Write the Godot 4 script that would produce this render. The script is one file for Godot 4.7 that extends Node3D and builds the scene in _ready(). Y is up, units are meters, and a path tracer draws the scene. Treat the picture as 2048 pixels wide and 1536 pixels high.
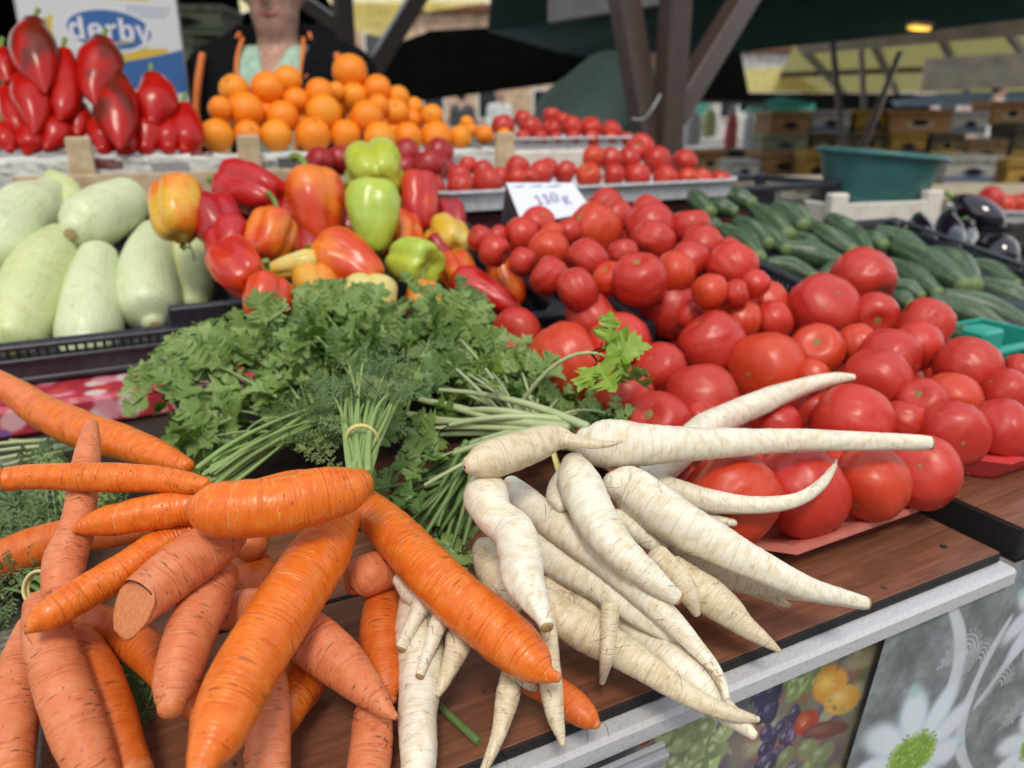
extends Node3D
# A market stall seen from the street side. Table frame: x runs along the stall's front edge, -z goes into the stall, y up, metres.

const TABLE_Y := 0.85
var used := {}
var rng := RandomNumberGenerator.new()
var mats := {}
var cache := {}

# ---------------------------------------------------------------- scene tree helpers
func numbered(called: String) -> String:
	var n: int = used.get(called, 0)
	used[called] = n + 1
	return called if n == 0 else "%s_%03d" % [called, n]

func tag(o: Node3D, label: String, category: String, group := "", kind := "") -> Node3D:
	if label: o.set_meta("label", label)
	if category: o.set_meta("category", category)
	if group: o.set_meta("group", group)
	if kind: o.set_meta("kind", kind)
	return o

func thing(called: String, label: String, category: String, at := Vector3.ZERO, turn := 0.0, group := "") -> Node3D:
	var o := Node3D.new()
	o.name = numbered(called)
	add_child(o)
	o.position = at
	o.rotation.y = turn
	tag(o, label, category, group)
	return o

func part(called: String, mesh: Mesh, m: Material, parent: Node3D, at := Vector3.ZERO, turn := Vector3.ZERO) -> MeshInstance3D:
	var o := MeshInstance3D.new()
	o.name = called
	o.mesh = mesh
	o.material_override = m
	parent.add_child(o, true)
	o.position = at
	o.rotation = turn
	return o

func solo(called: String, label: String, category: String, mesh: Mesh, m: Material, at := Vector3.ZERO, group := "") -> MeshInstance3D:
	var o := part(numbered(called), mesh, m, self, at)
	tag(o, label, category, group)
	return o

func struct(called: String, mesh: Mesh, m: Material, at := Vector3.ZERO) -> MeshInstance3D:
	var o := part(numbered(called), mesh, m, self, at)
	o.set_meta("kind", "structure")
	return o

# ---------------------------------------------------------------- mesh helpers
func lin(r: float, g: float, b: float) -> Color:
	return Color(r, g, b).linear_to_srgb()

func grid_mesh(P: PackedVector3Array, rows: int, cols: int, uv: PackedVector2Array, wrap: bool, colors := PackedColorArray()) -> ArrayMesh:
	# cols counts the doubled seam column when wrap is on; rows run from one end to the other
	var N := PackedVector3Array()
	N.resize(P.size())
	for i in rows:
		for j in cols:
			var a := P[maxi(i - 1, 0) * cols + j]
			var b := P[mini(i + 1, rows - 1) * cols + j]
			var jl := j - 1
			var jr := j + 1
			if wrap:
				if jl < 0: jl = cols - 2
				if jr > cols - 1: jr = 1
			else:
				jl = maxi(jl, 0)
				jr = mini(jr, cols - 1)
			var n := (b - a).cross(P[i * cols + jr] - P[i * cols + jl])
			if n.length() < 1e-14:
				n = P[mini(i + 1, rows - 1) * cols + j] - P[maxi(i - 1, 0) * cols + j]
				var k := 1 if i < rows / 2 else -1
				n = (P[i * cols] - P[clampi(i + k * 2, 0, rows - 1) * cols]) if n.length() < 1e-14 else n
			N[i * cols + j] = n.normalized()
	if wrap:   # the poles
		for e in [0, rows - 1]:
			var s := Vector3.ZERO
			var inner: int = 1 if e == 0 else rows - 2
			var mid := Vector3.ZERO
			for j in cols - 1: mid += P[inner * cols + j]
			mid /= cols - 1
			if (P[e * cols] - P[e * cols + cols / 2]).length() < 1e-6:
				s = (P[e * cols] - mid).normalized()
				for j in cols: N[e * cols + j] = s
	if wrap:
		var mr := rows / 2
		var mc := Vector3.ZERO
		for j in cols - 1: mc += P[mr * cols + j] / (cols - 1)
		if N[mr * cols].dot(P[mr * cols] - mc) < 0:
			for k in N.size():
				if (k >= cols and k < N.size() - cols) or (P[0] - P[cols / 2]).length() > 1e-6: N[k] = -N[k]
	var idx := PackedInt32Array()
	for i in rows - 1:
		for j in cols - 1:
			var a := i * cols + j
			idx.append_array([a, a + cols, a + 1, a + 1, a + cols, a + cols + 1])
	# turn the faces outwards: clockwise is the front
	var w := (rows / 2 * (cols - 1) + cols / 3) * 6
	if w + 2 >= idx.size(): w = 0
	var t := (P[idx[w + 1]] - P[idx[w]]).cross(P[idx[w + 2]] - P[idx[w]])
	var nn := N[idx[w]]
	if t.dot(nn) > 0:
		for k in range(0, idx.size(), 3):
			var s := idx[k + 1]
			idx[k + 1] = idx[k + 2]
			idx[k + 2] = s
	var arr := []
	arr.resize(Mesh.ARRAY_MAX)
	arr[Mesh.ARRAY_VERTEX] = P
	arr[Mesh.ARRAY_NORMAL] = N
	arr[Mesh.ARRAY_TEX_UV] = uv
	if colors.size(): arr[Mesh.ARRAY_COLOR] = colors
	arr[Mesh.ARRAY_INDEX] = idx
	var m := ArrayMesh.new()
	m.add_surface_from_arrays(Mesh.PRIMITIVE_TRIANGLES, arr)
	return m

func crom(a: float, b: float, c: float, d: float, t: float) -> float:
	return 0.5 * (2.0 * b + (c - a) * t + (2.0 * a - 5.0 * b + 4.0 * c - d) * t * t + (3.0 * b - a - 3.0 * c + d) * t * t * t)

func path_at(pts: Array, t: float) -> Array:
	# pts: [x, y, z, r] rows; t 0..1 -> [Vector3, r]
	var n := pts.size() - 1
	var f := clampf(t, 0, 1) * n
	var i := mini(int(f), n - 1)
	f -= i
	var a: Array = pts[maxi(i - 1, 0)]
	var b: Array = pts[i]
	var c: Array = pts[i + 1]
	var d: Array = pts[mini(i + 2, n)]
	var o := []
	for k in 4: o.append(crom(a[k], b[k], c[k], d[k], f))
	return [Vector3(o[0], o[1], o[2]), maxf(o[3], 0.0008)]

# A tapered tube through pts. style: ripple amplitude, ring frequency, cut (0 both ends round, 1 flat far end, 2 oblique flat far end)
func tube(pts: Array, rings: int, segs: int, ripple := 0.0, freq := 60.0, cut := 0, sd := 0, vlen := 0.2, lump := 0.0, squash := 0.0) -> ArrayMesh:
	var noise := FastNoiseLite.new()
	noise.seed = sd
	noise.frequency = 1.0
	noise.fractal_octaves = 2
	var C := []
	var Rr := []
	var L := [0.0]
	for i in rings + 1:
		var q := path_at(pts, float(i) / rings)
		C.append(q[0])
		Rr.append(q[1])
		if i > 0: L.append(L[i - 1] + C[i].distance_to(C[i - 1]))
	# rows: cap rings at both ends
	var rows_c := []
	var rows_r := []
	var rows_s := []
	var d0: Vector3 = (C[0] - C[1]).normalized()
	for k in 5:
		var a := k / 5.0 * PI / 2
		rows_c.append(C[0] + d0 * Rr[0] * 0.7 * cos(a))
		rows_r.append(Rr[0] * sin(a))
		rows_s.append(-Rr[0] * 0.7 * cos(a))
	for i in rings + 1:
		rows_c.append(C[i])
		rows_r.append(Rr[i])
		rows_s.append(L[i])
	var d1: Vector3 = (C[rings] - C[rings - 1]).normalized()
	if cut == 0:
		for k in range(4, -1, -1):
			var a := k / 5.0 * PI / 2
			rows_c.append(C[rings] + d1 * Rr[rings] * 0.7 * cos(a))
			rows_r.append(Rr[rings] * sin(a))
			rows_s.append(L[rings] + Rr[rings] * 0.7 * cos(a))
	else:
		for f in [[0.96, 0.06], [0.88, 0.12], [0.6, 0.10], [0.3, 0.13], [0.0, 0.11]]:
			rows_c.append(C[rings] + d1 * Rr[rings] * f[1])
			rows_r.append(Rr[rings] * f[0])
			rows_s.append(L[rings] + Rr[rings] * 0.12)
	var rows := rows_c.size()
	var cols := segs + 1
	var P := PackedVector3Array()
	var UV := PackedVector2Array()
	P.resize(rows * cols)
	UV.resize(rows * cols)
	var up := Vector3.UP
	var tan0: Vector3 = (C[1] - C[0]).normalized()
	if absf(tan0.dot(up)) > 0.9: up = Vector3.RIGHT
	var bx := tan0.cross(up).normalized()
	var v0 := rng.randf()
	for i in rows:
		var i0 := clampi(i - 5, 0, rings)
		var tg: Vector3 = (C[mini(i0 + 1, rings)] - C[maxi(i0 - 1, 0)]).normalized()
		bx = (bx - tg * bx.dot(tg)).normalized()
		var by := tg.cross(bx)
		for j in cols:
			var th := TAU * (j % segs) / segs
			var cs := cos(th)
			var sn := sin(th)
			var r: float = rows_r[i]
			if ripple > 0.0 or lump > 0.0:
				var s: float = rows_s[i]
				r *= 1.0 + ripple * noise.get_noise_3d(cs * 0.9, sn * 0.9, s * freq) + lump * noise.get_noise_3d(cs * 0.7 + 9.0, sn * 0.7, s * 14.0)
			var p: Vector3 = rows_c[i] + (bx * cs + by * sn * (1.0 - squash)) * r
			if cut == 2 and i > rows - 8:
				p += d1 * (bx * cs + by * sn).dot(Vector3.UP) * r * -0.9
			P[i * cols + j] = p
			UV[i * cols + j] = Vector2(float(j) / segs, rows_s[i] / vlen + v0)
	return grid_mesh(P, rows, cols, UV, true)

# body of revolution with lobes. prof: [[r, y], ...] from the stem end (top) to the blossom end
func lobed(prof: Array, segs: int, lobes: int, depth: float, sd: int, wob := 0.03, paint := []) -> ArrayMesh:
	var noise := FastNoiseLite.new()
	noise.seed = sd
	noise.frequency = 1.2
	var rows_n := (prof.size() - 1) * 3 + 1
	var cols := segs + 1
	var P := PackedVector3Array()
	var UV := PackedVector2Array()
	var K := PackedColorArray()
	P.resize(rows_n * cols)
	UV.resize(rows_n * cols)
	if paint.size(): K.resize(rows_n * cols)
	for i in rows_n:
		var f := float(i) / 3.0
		var a := mini(int(f), prof.size() - 2)
		f -= a
		var p0: Array = prof[maxi(a - 1, 0)]
		var p1: Array = prof[a]
		var p2: Array = prof[a + 1]
		var p3: Array = prof[mini(a + 2, prof.size() - 1)]
		var r := maxf(crom(p0[0], p1[0], p2[0], p3[0], f), 0.0)
		var y := crom(p0[1], p1[1], p2[1], p3[1], f)
		if i == 0 or i == rows_n - 1: r = 0.0
		for j in cols:
			var th := TAU * (j % segs) / segs
			var lob := pow(absf(cos(th * lobes / 2.0 + 0.35 * sin(th + sd))), 0.55)
			var dirv := Vector3(cos(th), 0, sin(th))
			var k := 1.0 - depth * (1.0 - lob) + wob * 2.0 * noise.get_noise_3d(dirv.x, y * 18.0, dirv.z)
			var p := dirv * r * k + Vector3(0, y + wob * 0.4 * r * noise.get_noise_2d(dirv.x * 2.0, dirv.z * 2.0), 0)
			P[i * cols + j] = p
			UV[i * cols + j] = Vector2(float(j) / segs, float(i) / (rows_n - 1))
			if paint.size(): K[i * cols + j] = bell_color(paint, p, float(i) / (rows_n - 1), noise)
	return grid_mesh(P, rows_n, cols, UV, true, K)

func bevel_box(s: Vector3, b := 0.004) -> ArrayMesh:
	var key := "%s|%s" % [s, b]
	if cache.has(key): return cache[key]
	var h := s / 2.0
	b = minf(b, minf(h.x, minf(h.y, h.z)) * 0.45)
	var st := SurfaceTool.new()
	st.begin(Mesh.PRIMITIVE_TRIANGLES)
	var quad := func(a: Vector3, bb: Vector3, c: Vector3, d: Vector3):
		var n := (c - a).cross(bb - a).normalized()
		var mid := (a + bb + c + d) / 4.0
		var pts := [a, bb, c, d]
		if n.dot(mid) < 0:
			pts = [d, c, bb, a]
			n = -n
		for k in [0, 1, 2, 0, 2, 3]:
			st.set_normal(n)
			var p: Vector3 = pts[k]
			var an := n.abs()
			st.set_uv(Vector2(p.x, p.z) if an.y > 0.6 else (Vector2(p.z, p.y) if an.x > 0.6 else Vector2(p.x, p.y)))
			st.add_vertex(p)
	for ax in 3:
		var u := (ax + 1) % 3
		var v := (ax + 2) % 3
		for sg in [-1.0, 1.0]:
			var q := []
			for c in [[-1, -1], [1, -1], [1, 1], [-1, 1]]:
				var p := Vector3.ZERO
				p[ax] = h[ax] * sg
				p[u] = (h[u] - b) * c[0]
				p[v] = (h[v] - b) * c[1]
				q.append(p)
			quad.call(q[0], q[1], q[2], q[3])
		for s1 in [-1.0, 1.0]:
			for s2 in [-1.0, 1.0]:
				var p1 := Vector3.ZERO
				var p2 := Vector3.ZERO
				p1[u] = h[u] * s1
				p1[v] = (h[v] - b) * s2
				p2[u] = (h[u] - b) * s1
				p2[v] = h[v] * s2
				var e := Vector3.ZERO
				e[ax] = h[ax] - b
				quad.call(p1 - e, p2 - e, p2 + e, p1 + e)
	for sx in [-1.0, 1.0]:
		for sy in [-1.0, 1.0]:
			for sz in [-1.0, 1.0]:
				var a := Vector3(h.x * sx, (h.y - b) * sy, (h.z - b) * sz)
				var c := Vector3((h.x - b) * sx, h.y * sy, (h.z - b) * sz)
				var d := Vector3((h.x - b) * sx, (h.y - b) * sy, h.z * sz)
				var n := (c - a).cross(d - a)
				var tri := [a, d, c] if n.dot(a) > 0 else [a, c, d]
				for p in tri:
					st.set_normal(a.normalized())
					st.set_uv(Vector2(p.x, p.y))
					st.add_vertex(p)
	var m := st.commit()
	cache[key] = m
	return m

# a flat polygon (any 3-D plane) given a thickness
func slab(pts: Array, thick: float) -> ArrayMesh:
	var st := SurfaceTool.new()
	st.begin(Mesh.PRIMITIVE_TRIANGLES)
	var n: Vector3 = (pts[1] - pts[0]).cross(pts[2] - pts[0]).normalized()
	var ux: Vector3 = (pts[1] - pts[0]).normalized()
	var uy := n.cross(ux)
	var o := n * thick / 2.0
	var tri := func(a: Vector3, b: Vector3, c: Vector3, nn: Vector3):
		var q := [a, b, c]
		if (b - a).cross(c - a).dot(nn) > 0: q = [a, c, b]
		for p in q:
			st.set_normal(nn)
			st.set_uv(Vector2((p - pts[0]).dot(ux), (p - pts[0]).dot(uy)))
			st.add_vertex(p)
	for k in range(1, pts.size() - 1):
		tri.call(pts[0] + o, pts[k] + o, pts[k + 1] + o, n)
		tri.call(pts[0] - o, pts[k] - o, pts[k + 1] - o, -n)
	var mid := Vector3.ZERO
	for p in pts: mid += p / pts.size()
	for k in pts.size():
		var a: Vector3 = pts[k]
		var b: Vector3 = pts[(k + 1) % pts.size()]
		var e := n.cross(b - a).normalized()
		if e.dot((a + b) / 2.0 - mid) < 0: e = -e
		tri.call(a + o, b + o, b - o, e)
		tri.call(a + o, b - o, a - o, e)
	return st.commit()

func bar(a: Vector3, b: Vector3, w: float, h: float, bevel := 0.004) -> Array:
	# [mesh, transform] of a square bar from a to b
	var L := a.distance_to(b)
	var z := (b - a).normalized()
	var up := Vector3.UP if absf(z.y) < 0.95 else Vector3.RIGHT
	var x := up.cross(z).normalized()
	return [bevel_box(Vector3(w, h, L), bevel), Transform3D(Basis(x, z.cross(x), z), (a + b) / 2.0)]

func bar_part(called: String, a: Vector3, b: Vector3, w: float, h: float, m: Material, parent: Node3D) -> MeshInstance3D:
	var q := bar(a, b, w, h)
	var o := part(called, q[0], m, parent)
	o.transform = q[1]
	return o

# smooth union of tapered capsules meshed with surface nets. bones: [a, b, ra, rb]; clip: planes [normal, d] that cut away normal.p > d
func sdf_mesh(bones: Array, cell: float, k: float, grow := 0.0, clips := []) -> ArrayMesh:
	var lo := Vector3(1e9, 1e9, 1e9)
	var hi := -lo
	for b in bones:
		var r: float = maxf(b[2], b[3]) + grow + k + cell * 2.0
		for p in [b[0], b[1]]:
			lo = lo.min(p - Vector3.ONE * r)
			hi = hi.max(p + Vector3.ONE * r)
	var n := Vector3i(((hi - lo) / cell).ceil()) + Vector3i.ONE
	var f := PackedFloat32Array()
	f.resize(n.x * n.y * n.z)
	f.fill(cell * 6.0)
	for b in bones:
		var r: float = maxf(b[2], b[3]) + grow + k + cell * 2.0
		var a0: Vector3i = Vector3i(((b[0].min(b[1]) - Vector3.ONE * r - lo) / cell).floor()).clamp(Vector3i.ZERO, n - Vector3i.ONE)
		var a1: Vector3i = Vector3i(((b[0].max(b[1]) + Vector3.ONE * r - lo) / cell).ceil()).clamp(Vector3i.ZERO, n - Vector3i.ONE)
		var pa: Vector3 = b[0]
		var ba: Vector3 = b[1] - b[0]
		var l2 := maxf(ba.length_squared(), 1e-9)
		var sc: Vector3 = b[4] if b.size() > 4 else Vector3.ONE
		for z in range(a0.z, a1.z + 1):
			for y in range(a0.y, a1.y + 1):
				var row := (z * n.y + y) * n.x
				for x in range(a0.x, a1.x + 1):
					var p := lo + Vector3(x, y, z) * cell
					var h := clampf((p - pa).dot(ba) / l2, 0.0, 1.0)
					var d := ((p - pa - ba * h) / sc).length() - lerpf(b[2], b[3], h) - grow
					var g := f[row + x]
					var e := maxf(k - absf(d - g), 0.0) / k
					f[row + x] = minf(d, g) - e * e * k * 0.25
	if clips.size():
		for z in n.z:
			for y in n.y:
				for x in n.x:
					var i := (z * n.y + y) * n.x + x
					if f[i] < cell * 3.0:
						var p := lo + Vector3(x, y, z) * cell
						for c in clips: f[i] = maxf(f[i], c[0].dot(p) - c[1])
	var vid := {}
	var V := PackedVector3Array()
	var N := PackedVector3Array()
	var idx := PackedInt32Array()
	var sy := n.x
	var sz := n.x * n.y
	var offs := [0, 1, sy, sy + 1, sz, sz + 1, sz + sy, sz + sy + 1]
	var edges := [[0, 1], [2, 3], [4, 5], [6, 7], [0, 2], [1, 3], [4, 6], [5, 7], [0, 4], [1, 5], [2, 6], [3, 7]]
	for z in n.z - 1:
		for y in n.y - 1:
			for x in n.x - 1:
				var i := z * sz + y * sy + x
				var neg := 0
				for o in offs:
					if f[i + o] < 0.0: neg += 1
				if neg == 0 or neg == 8: continue
				var c := Vector3.ZERO
				var m := 0
				for e in edges:
					var fa := f[i + offs[e[0]]]
					var fb := f[i + offs[e[1]]]
					if (fa < 0.0) != (fb < 0.0):
						var t := fa / (fa - fb)
						var va := Vector3(e[0] & 1, (e[0] >> 1) & 1, e[0] >> 2)
						var vb := Vector3(e[1] & 1, (e[1] >> 1) & 1, e[1] >> 2)
						c += va.lerp(vb, t)
						m += 1
				vid[i] = V.size()
				V.append(lo + (Vector3(x, y, z) + c / m) * cell)
				N.append(Vector3(f[i + 1] - f[i] + f[i + sz + sy + 1] - f[i + sz + sy], f[i + sy] - f[i] + f[i + sz + sy + 1] - f[i + sz + 1], f[i + sz] - f[i] + f[i + sz + sy + 1] - f[i + sy + 1]).normalized())
	for key in vid:
		var i: int = key
		for ax in 3:
			var st: int = [1, sy, sz][ax]
			var d1: int = [sy, sz, 1][ax]
			var d2: int = [sz, 1, sy][ax]
			var fa := f[i]
			var fb := f[i + st]
			if (fa < 0.0) != (fb < 0.0) and vid.has(i - d1) and vid.has(i - d2) and vid.has(i - d1 - d2):
				var q := [vid[i], vid[i - d1], vid[i - d1 - d2], vid[i - d2]]
				if fa < 0.0: q = [q[3], q[2], q[1], q[0]]
				idx.append_array([q[0], q[1], q[2], q[0], q[2], q[3]])
	var arr := []
	arr.resize(Mesh.ARRAY_MAX)
	arr[Mesh.ARRAY_VERTEX] = V
	arr[Mesh.ARRAY_NORMAL] = N
	arr[Mesh.ARRAY_INDEX] = idx
	var mm := ArrayMesh.new()
	mm.add_surface_from_arrays(Mesh.PRIMITIVE_TRIANGLES, arr)
	return mm

# ---------------------------------------------------------------- textures
func canvas(w: int, h: int, c: Color) -> Image:
	var im := Image.create_empty(w, h, false, Image.FORMAT_RGB8)
	im.fill(c)
	return im

func dab(im: Image, x: float, y: float, rx: float, ry: float, c: Color, a := 1.0, soft := 0.25, turn := 0.0, wrapx := true) -> void:
	var R := int(ceil(maxf(rx, ry))) + 1
	var cs := cos(turn)
	var sn := sin(turn)
	var w := im.get_width()
	var h := im.get_height()
	for j in range(int(y) - R, int(y) + R + 1):
		for i in range(int(x) - R, int(x) + R + 1):
			var dx := i - x
			var dy := j - y
			var u := (dx * cs + dy * sn) / rx
			var v := (-dx * sn + dy * cs) / ry
			var d := u * u + v * v
			if d < 1.0:
				if not wrapx and (i < 0 or j < 0 or i >= w or j >= h): continue
				var k := a * clampf((1.0 - sqrt(d)) / soft, 0, 1)
				var px := posmod(i, w)
				var py := posmod(j, h)
				im.set_pixel(px, py, im.get_pixel(px, py).lerp(c, k))

func dash(im: Image, x: float, y: float, length: float, th: float, c: Color, a: float, bend := 0.0, hm: Image = null, depth := 0.0) -> void:
	# a short ring mark running round the root
	var w := im.get_width()
	var h := im.get_height()
	for i in int(length):
		var f := i / length * 2.0 - 1.0
		var yy := y + bend * f * f
		for j in range(-int(th) - 1, int(th) + 2):
			var k := clampf(1.0 - absf(j) / (th + 0.5), 0, 1) * (1.0 - f * f)
			var px := posmod(int(x + i), w)
			var py := posmod(int(yy) + j, h)
			im.set_pixel(px, py, im.get_pixel(px, py).lerp(c, k * a))
			if hm:
				var g := clampf(hm.get_pixel(px, py).r + depth * k, 0, 1)
				hm.set_pixel(px, py, Color(g, g, g))

func root_textures(key: String, base: Color, dark: Color, light: Color, marks: int, pale: int, brown: int, flecks: int, brownc: Color, sd: int, stain := 0.9) -> Array:
	var w := 256
	var h := 512
	rng.seed = sd
	var n := FastNoiseLite.new()
	n.seed = sd
	n.frequency = 1.0
	n.fractal_octaves = 4
	var im := canvas(w, h, base)
	var hm := canvas(w, h, Color(0.5, 0.5, 0.5))
	for y in h:
		var vy := float(y) / h * TAU
		var cy := cos(vy) * 1.6
		var sy := sin(vy) * 1.6
		for x in w:
			var th := TAU * x / w
			var a := n.get_noise_3d(cos(th) * 1.1 + cy, sin(th) * 1.1 + sy, cy - sy)
			var b := n.get_noise_3d(cos(th) * 5.0 + cy * 14.0, sin(th) * 5.0 + sy * 14.0, 7.0 + cy * 5.0)
			var c := base.lerp(dark, clampf(a * stain, 0, 0.75)).lerp(light, clampf(-a * 0.6, 0, 0.35))
			c = c * (1.0 + 0.06 * b)
			im.set_pixel(x, y, c)
			var g := 0.5 + 0.07 * b
			hm.set_pixel(x, y, Color(g, g, g))
	for k in pale:
		dash(im, rng.randf() * w, rng.randf() * h, rng.randf_range(20, 150), rng.randf_range(0.2, 0.7), light, rng.randf_range(0.10, 0.5), rng.randf_range(-2, 2), hm, 0.16)
	for k in pale / 4:
		dash(im, rng.randf() * w, rng.randf() * h, rng.randf_range(8, 44), rng.randf_range(0.3, 0.8), light.lerp(Color(1, 0.95, 0.85), 0.35), rng.randf_range(0.5, 0.9), rng.randf_range(-2, 2), hm, 0.3)
	for k in marks:
		dash(im, rng.randf() * w, rng.randf() * h, rng.randf_range(20, 140), rng.randf_range(0.3, 1.1), dark, rng.randf_range(0.2, 0.6), rng.randf_range(-3, 3), hm, -0.3)
	for k in brown:
		dash(im, rng.randf() * w, rng.randf() * h, rng.randf_range(5, 30), rng.randf_range(0.4, 1.4), brownc, rng.randf_range(0.2, 0.9) * (0.7 if stain > 1.0 else 1.0), rng.randf_range(-2, 2), hm, -0.35)
	for k in flecks:
		dab(im, rng.randf() * w, rng.randf() * h, rng.randf_range(0.7, 2.2), rng.randf_range(0.7, 1.6), brownc * rng.randf_range(0.5, 1.0), rng.randf_range(0.4, 0.9), 0.5)
	return [ImageTexture.create_from_image(im), ImageTexture.create_from_image(hm)]

func noise_tex(sd: int, freq: float, oct: int, ramp: Array, size := 256, kind := FastNoiseLite.TYPE_SIMPLEX_SMOOTH) -> NoiseTexture2D:
	var n := FastNoiseLite.new()
	n.seed = sd
	n.noise_type = kind
	n.frequency = freq
	n.fractal_octaves = oct
	var t := NoiseTexture2D.new()
	t.width = size
	t.height = size
	t.seamless = true
	t.noise = n
	var g := Gradient.new()
	g.offsets = PackedFloat32Array(ramp.map(func(r): return r[0]))
	g.colors = PackedColorArray(ramp.map(func(r): return r[1]))
	t.color_ramp = g
	return t

func mat(key: String, albedo: Color, rough := 0.6, tex: Texture2D = null, bump: Texture2D = null, bump_cm := 0.0, tri := 0.0) -> StandardMaterial3D:
	if mats.has(key): return mats[key]
	var m := StandardMaterial3D.new()
	m.resource_name = key
	m.albedo_color = albedo
	m.roughness = rough
	m.metallic_specular = 0.5
	if tex: m.albedo_texture = tex
	if bump:
		m.heightmap_enabled = true
		m.heightmap_texture = bump
		m.heightmap_scale = bump_cm
	if tri > 0.0:
		m.uv1_triplanar = true
		m.uv1_scale = Vector3.ONE * tri
	mats[key] = m
	return m

func make_materials() -> void:
	var g := func(v: float): return Color(v, v, v)
	var wet := root_textures("wet", lin(0.74, 0.155, 0.012), lin(0.64, 0.105, 0.008), lin(0.86, 0.32, 0.08), 120, 330, 46, 60, lin(0.14, 0.045, 0.012), 11)
	var dry := root_textures("dry", lin(0.65, 0.185, 0.070), lin(0.57, 0.13, 0.038), lin(0.76, 0.33, 0.18), 110, 260, 110, 90, lin(0.07, 0.03, 0.015), 12)
	var white := root_textures("white", lin(0.78, 0.72, 0.58), lin(0.68, 0.57, 0.38), lin(0.85, 0.81, 0.71), 170, 160, 70, 60, lin(0.46, 0.28, 0.12), 13, 1.9)
	var tan := root_textures("tan", lin(0.69, 0.58, 0.40), lin(0.57, 0.43, 0.24), lin(0.80, 0.72, 0.56), 200, 140, 100, 90, lin(0.36, 0.20, 0.08), 14, 1.7)
	mat("carrot_orange", g.call(1.0), 0.30, wet[0], wet[1], 0.16)
	mats["carrot_orange"].metallic_specular = 0.45
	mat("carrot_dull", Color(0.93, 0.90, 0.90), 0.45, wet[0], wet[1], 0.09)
	mat("carrot_salmon", g.call(1.0), 0.55, dry[0], dry[1], 0.16)
	mat("parsnip_white", g.call(1.0), 0.5, white[0], white[1], 0.10)
	var burnt := root_textures("burnt", lin(0.58, 0.48, 0.32), lin(0.40, 0.30, 0.16), lin(0.74, 0.66, 0.50), 160, 60, 200, 520, lin(0.035, 0.028, 0.022), 15, 1.5)
	mat("parsnip_black", g.call(1.0), 0.7, burnt[0], burnt[1], 0.2)
	mat("carrot_tip", Color(1.0, 1.0, 0.9), 0.5, dry[0], dry[1], 0.1)
	mat("parsnip_tan", g.call(1.0), 0.55, tan[0], tan[1], 0.10)
	for k in ["carrot_orange", "carrot_dull", "carrot_salmon", "parsnip_white", "parsnip_tan"]:
		mats[k].subsurf_scatter_enabled = true
		mats[k].subsurf_scatter_strength = 0.08
	mat("cut_carrot", lin(0.70, 0.235, 0.085), 0.5, noise_tex(3, 0.05, 3, [[0.0, Color(0.84, 0.8, 0.75)], [1.0, Color(1, 1, 1)]]), null, 0.0, 30.0)
	mat("cut_parsnip", lin(0.62, 0.44, 0.20), 0.7, noise_tex(4, 0.05, 3, [[0.0, Color(0.55, 0.45, 0.35)], [1.0, Color(1, 1, 1)]]), null, 0.0, 40.0)
	# fruit skins
	var mottle := noise_tex(21, 0.012, 4, [[0.0, Color(0.90, 0.88, 0.87)], [0.45, Color(0.97, 0.965, 0.96)], [1.0, Color(1, 1, 1)]])
	var speck := noise_tex(22, 0.09, 2, [[0.0, g.call(0.35)], [0.5, g.call(0.5)], [1.0, g.call(0.65)]])
	var smudge := noise_tex(27, 0.025, 4, [[0.0, g.call(0.33)], [0.5, g.call(0.38)], [0.75, g.call(0.44)], [1.0, g.call(0.52)]])
	var tn := FastNoiseLite.new()
	tn.frequency = 1.0
	tn.fractal_octaves = 4
	for q in [["tomato_a", lin(0.54, 0.034, 0.019), lin(0.58, 0.075, 0.02), 0.08], ["tomato_b", lin(0.49, 0.032, 0.019), lin(0.55, 0.075, 0.03), 0.06], ["tomato_c", lin(0.57, 0.050, 0.016), lin(0.58, 0.085, 0.022), 0.10], ["tomato_d", lin(0.49, 0.028, 0.019), lin(0.58, 0.16, 0.06), 0.08], ["tomato_dark", lin(0.34, 0.012, 0.016), lin(0.40, 0.02, 0.02), 0.05]]:
		tn.seed = hash(q[0])
		rng.seed = hash(q[0])
		var ti := canvas(192, 128, q[1])
		for y in 128:
			var la := PI * y / 128.0
			for x in 192:
				var th := TAU * x / 192.0
				var p := Vector3(cos(th) * sin(la), cos(la), sin(th) * sin(la))
				var a := tn.get_noise_3dv(p * 1.3)
				var b := tn.get_noise_3dv(p * 7.0 + Vector3(5, 5, 5))
				var streak := tn.get_noise_3d(cos(th) * 6.0, sin(th) * 6.0, la * 0.8)
				var k := clampf((q[3] * 2.0 - y / 128.0 + a * 0.22 + streak * 0.12) * 4.0, 0, 0.85) + clampf(a * 0.5, 0, 0.25)
				ti.set_pixel(x, y, q[1].lerp(q[2], k) * (1.0 + 0.05 * b))
		for k in 90: dab(ti, rng.randf() * 192, rng.randf_range(8, 120), 0.9, 0.7, q[2].lerp(lin(0.7, 0.45, 0.2), 0.5), rng.randf_range(0.1, 0.4), 0.6)
		for k in 3: dab(ti, rng.randf() * 192, rng.randf_range(20, 110), rng.randf_range(1, 5), rng.randf_range(0.6, 1.5), lin(0.42, 0.26, 0.14), rng.randf_range(0.3, 0.7), 0.5, rng.randf() * 3.0)
		var m := mat(q[0], Color.WHITE, 1.0, ImageTexture.create_from_image(ti))
		m.roughness_texture = smudge
		m.subsurf_scatter_enabled = true
		m.subsurf_scatter_strength = 0.06
	mat("tomato_scar", lin(0.50, 0.36, 0.13), 0.8, noise_tex(23, 0.06, 3, [[0.0, Color(0.5, 0.45, 0.35)], [1.0, Color(1, 1, 1)]]), speck, 0.03, 60.0)
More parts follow.
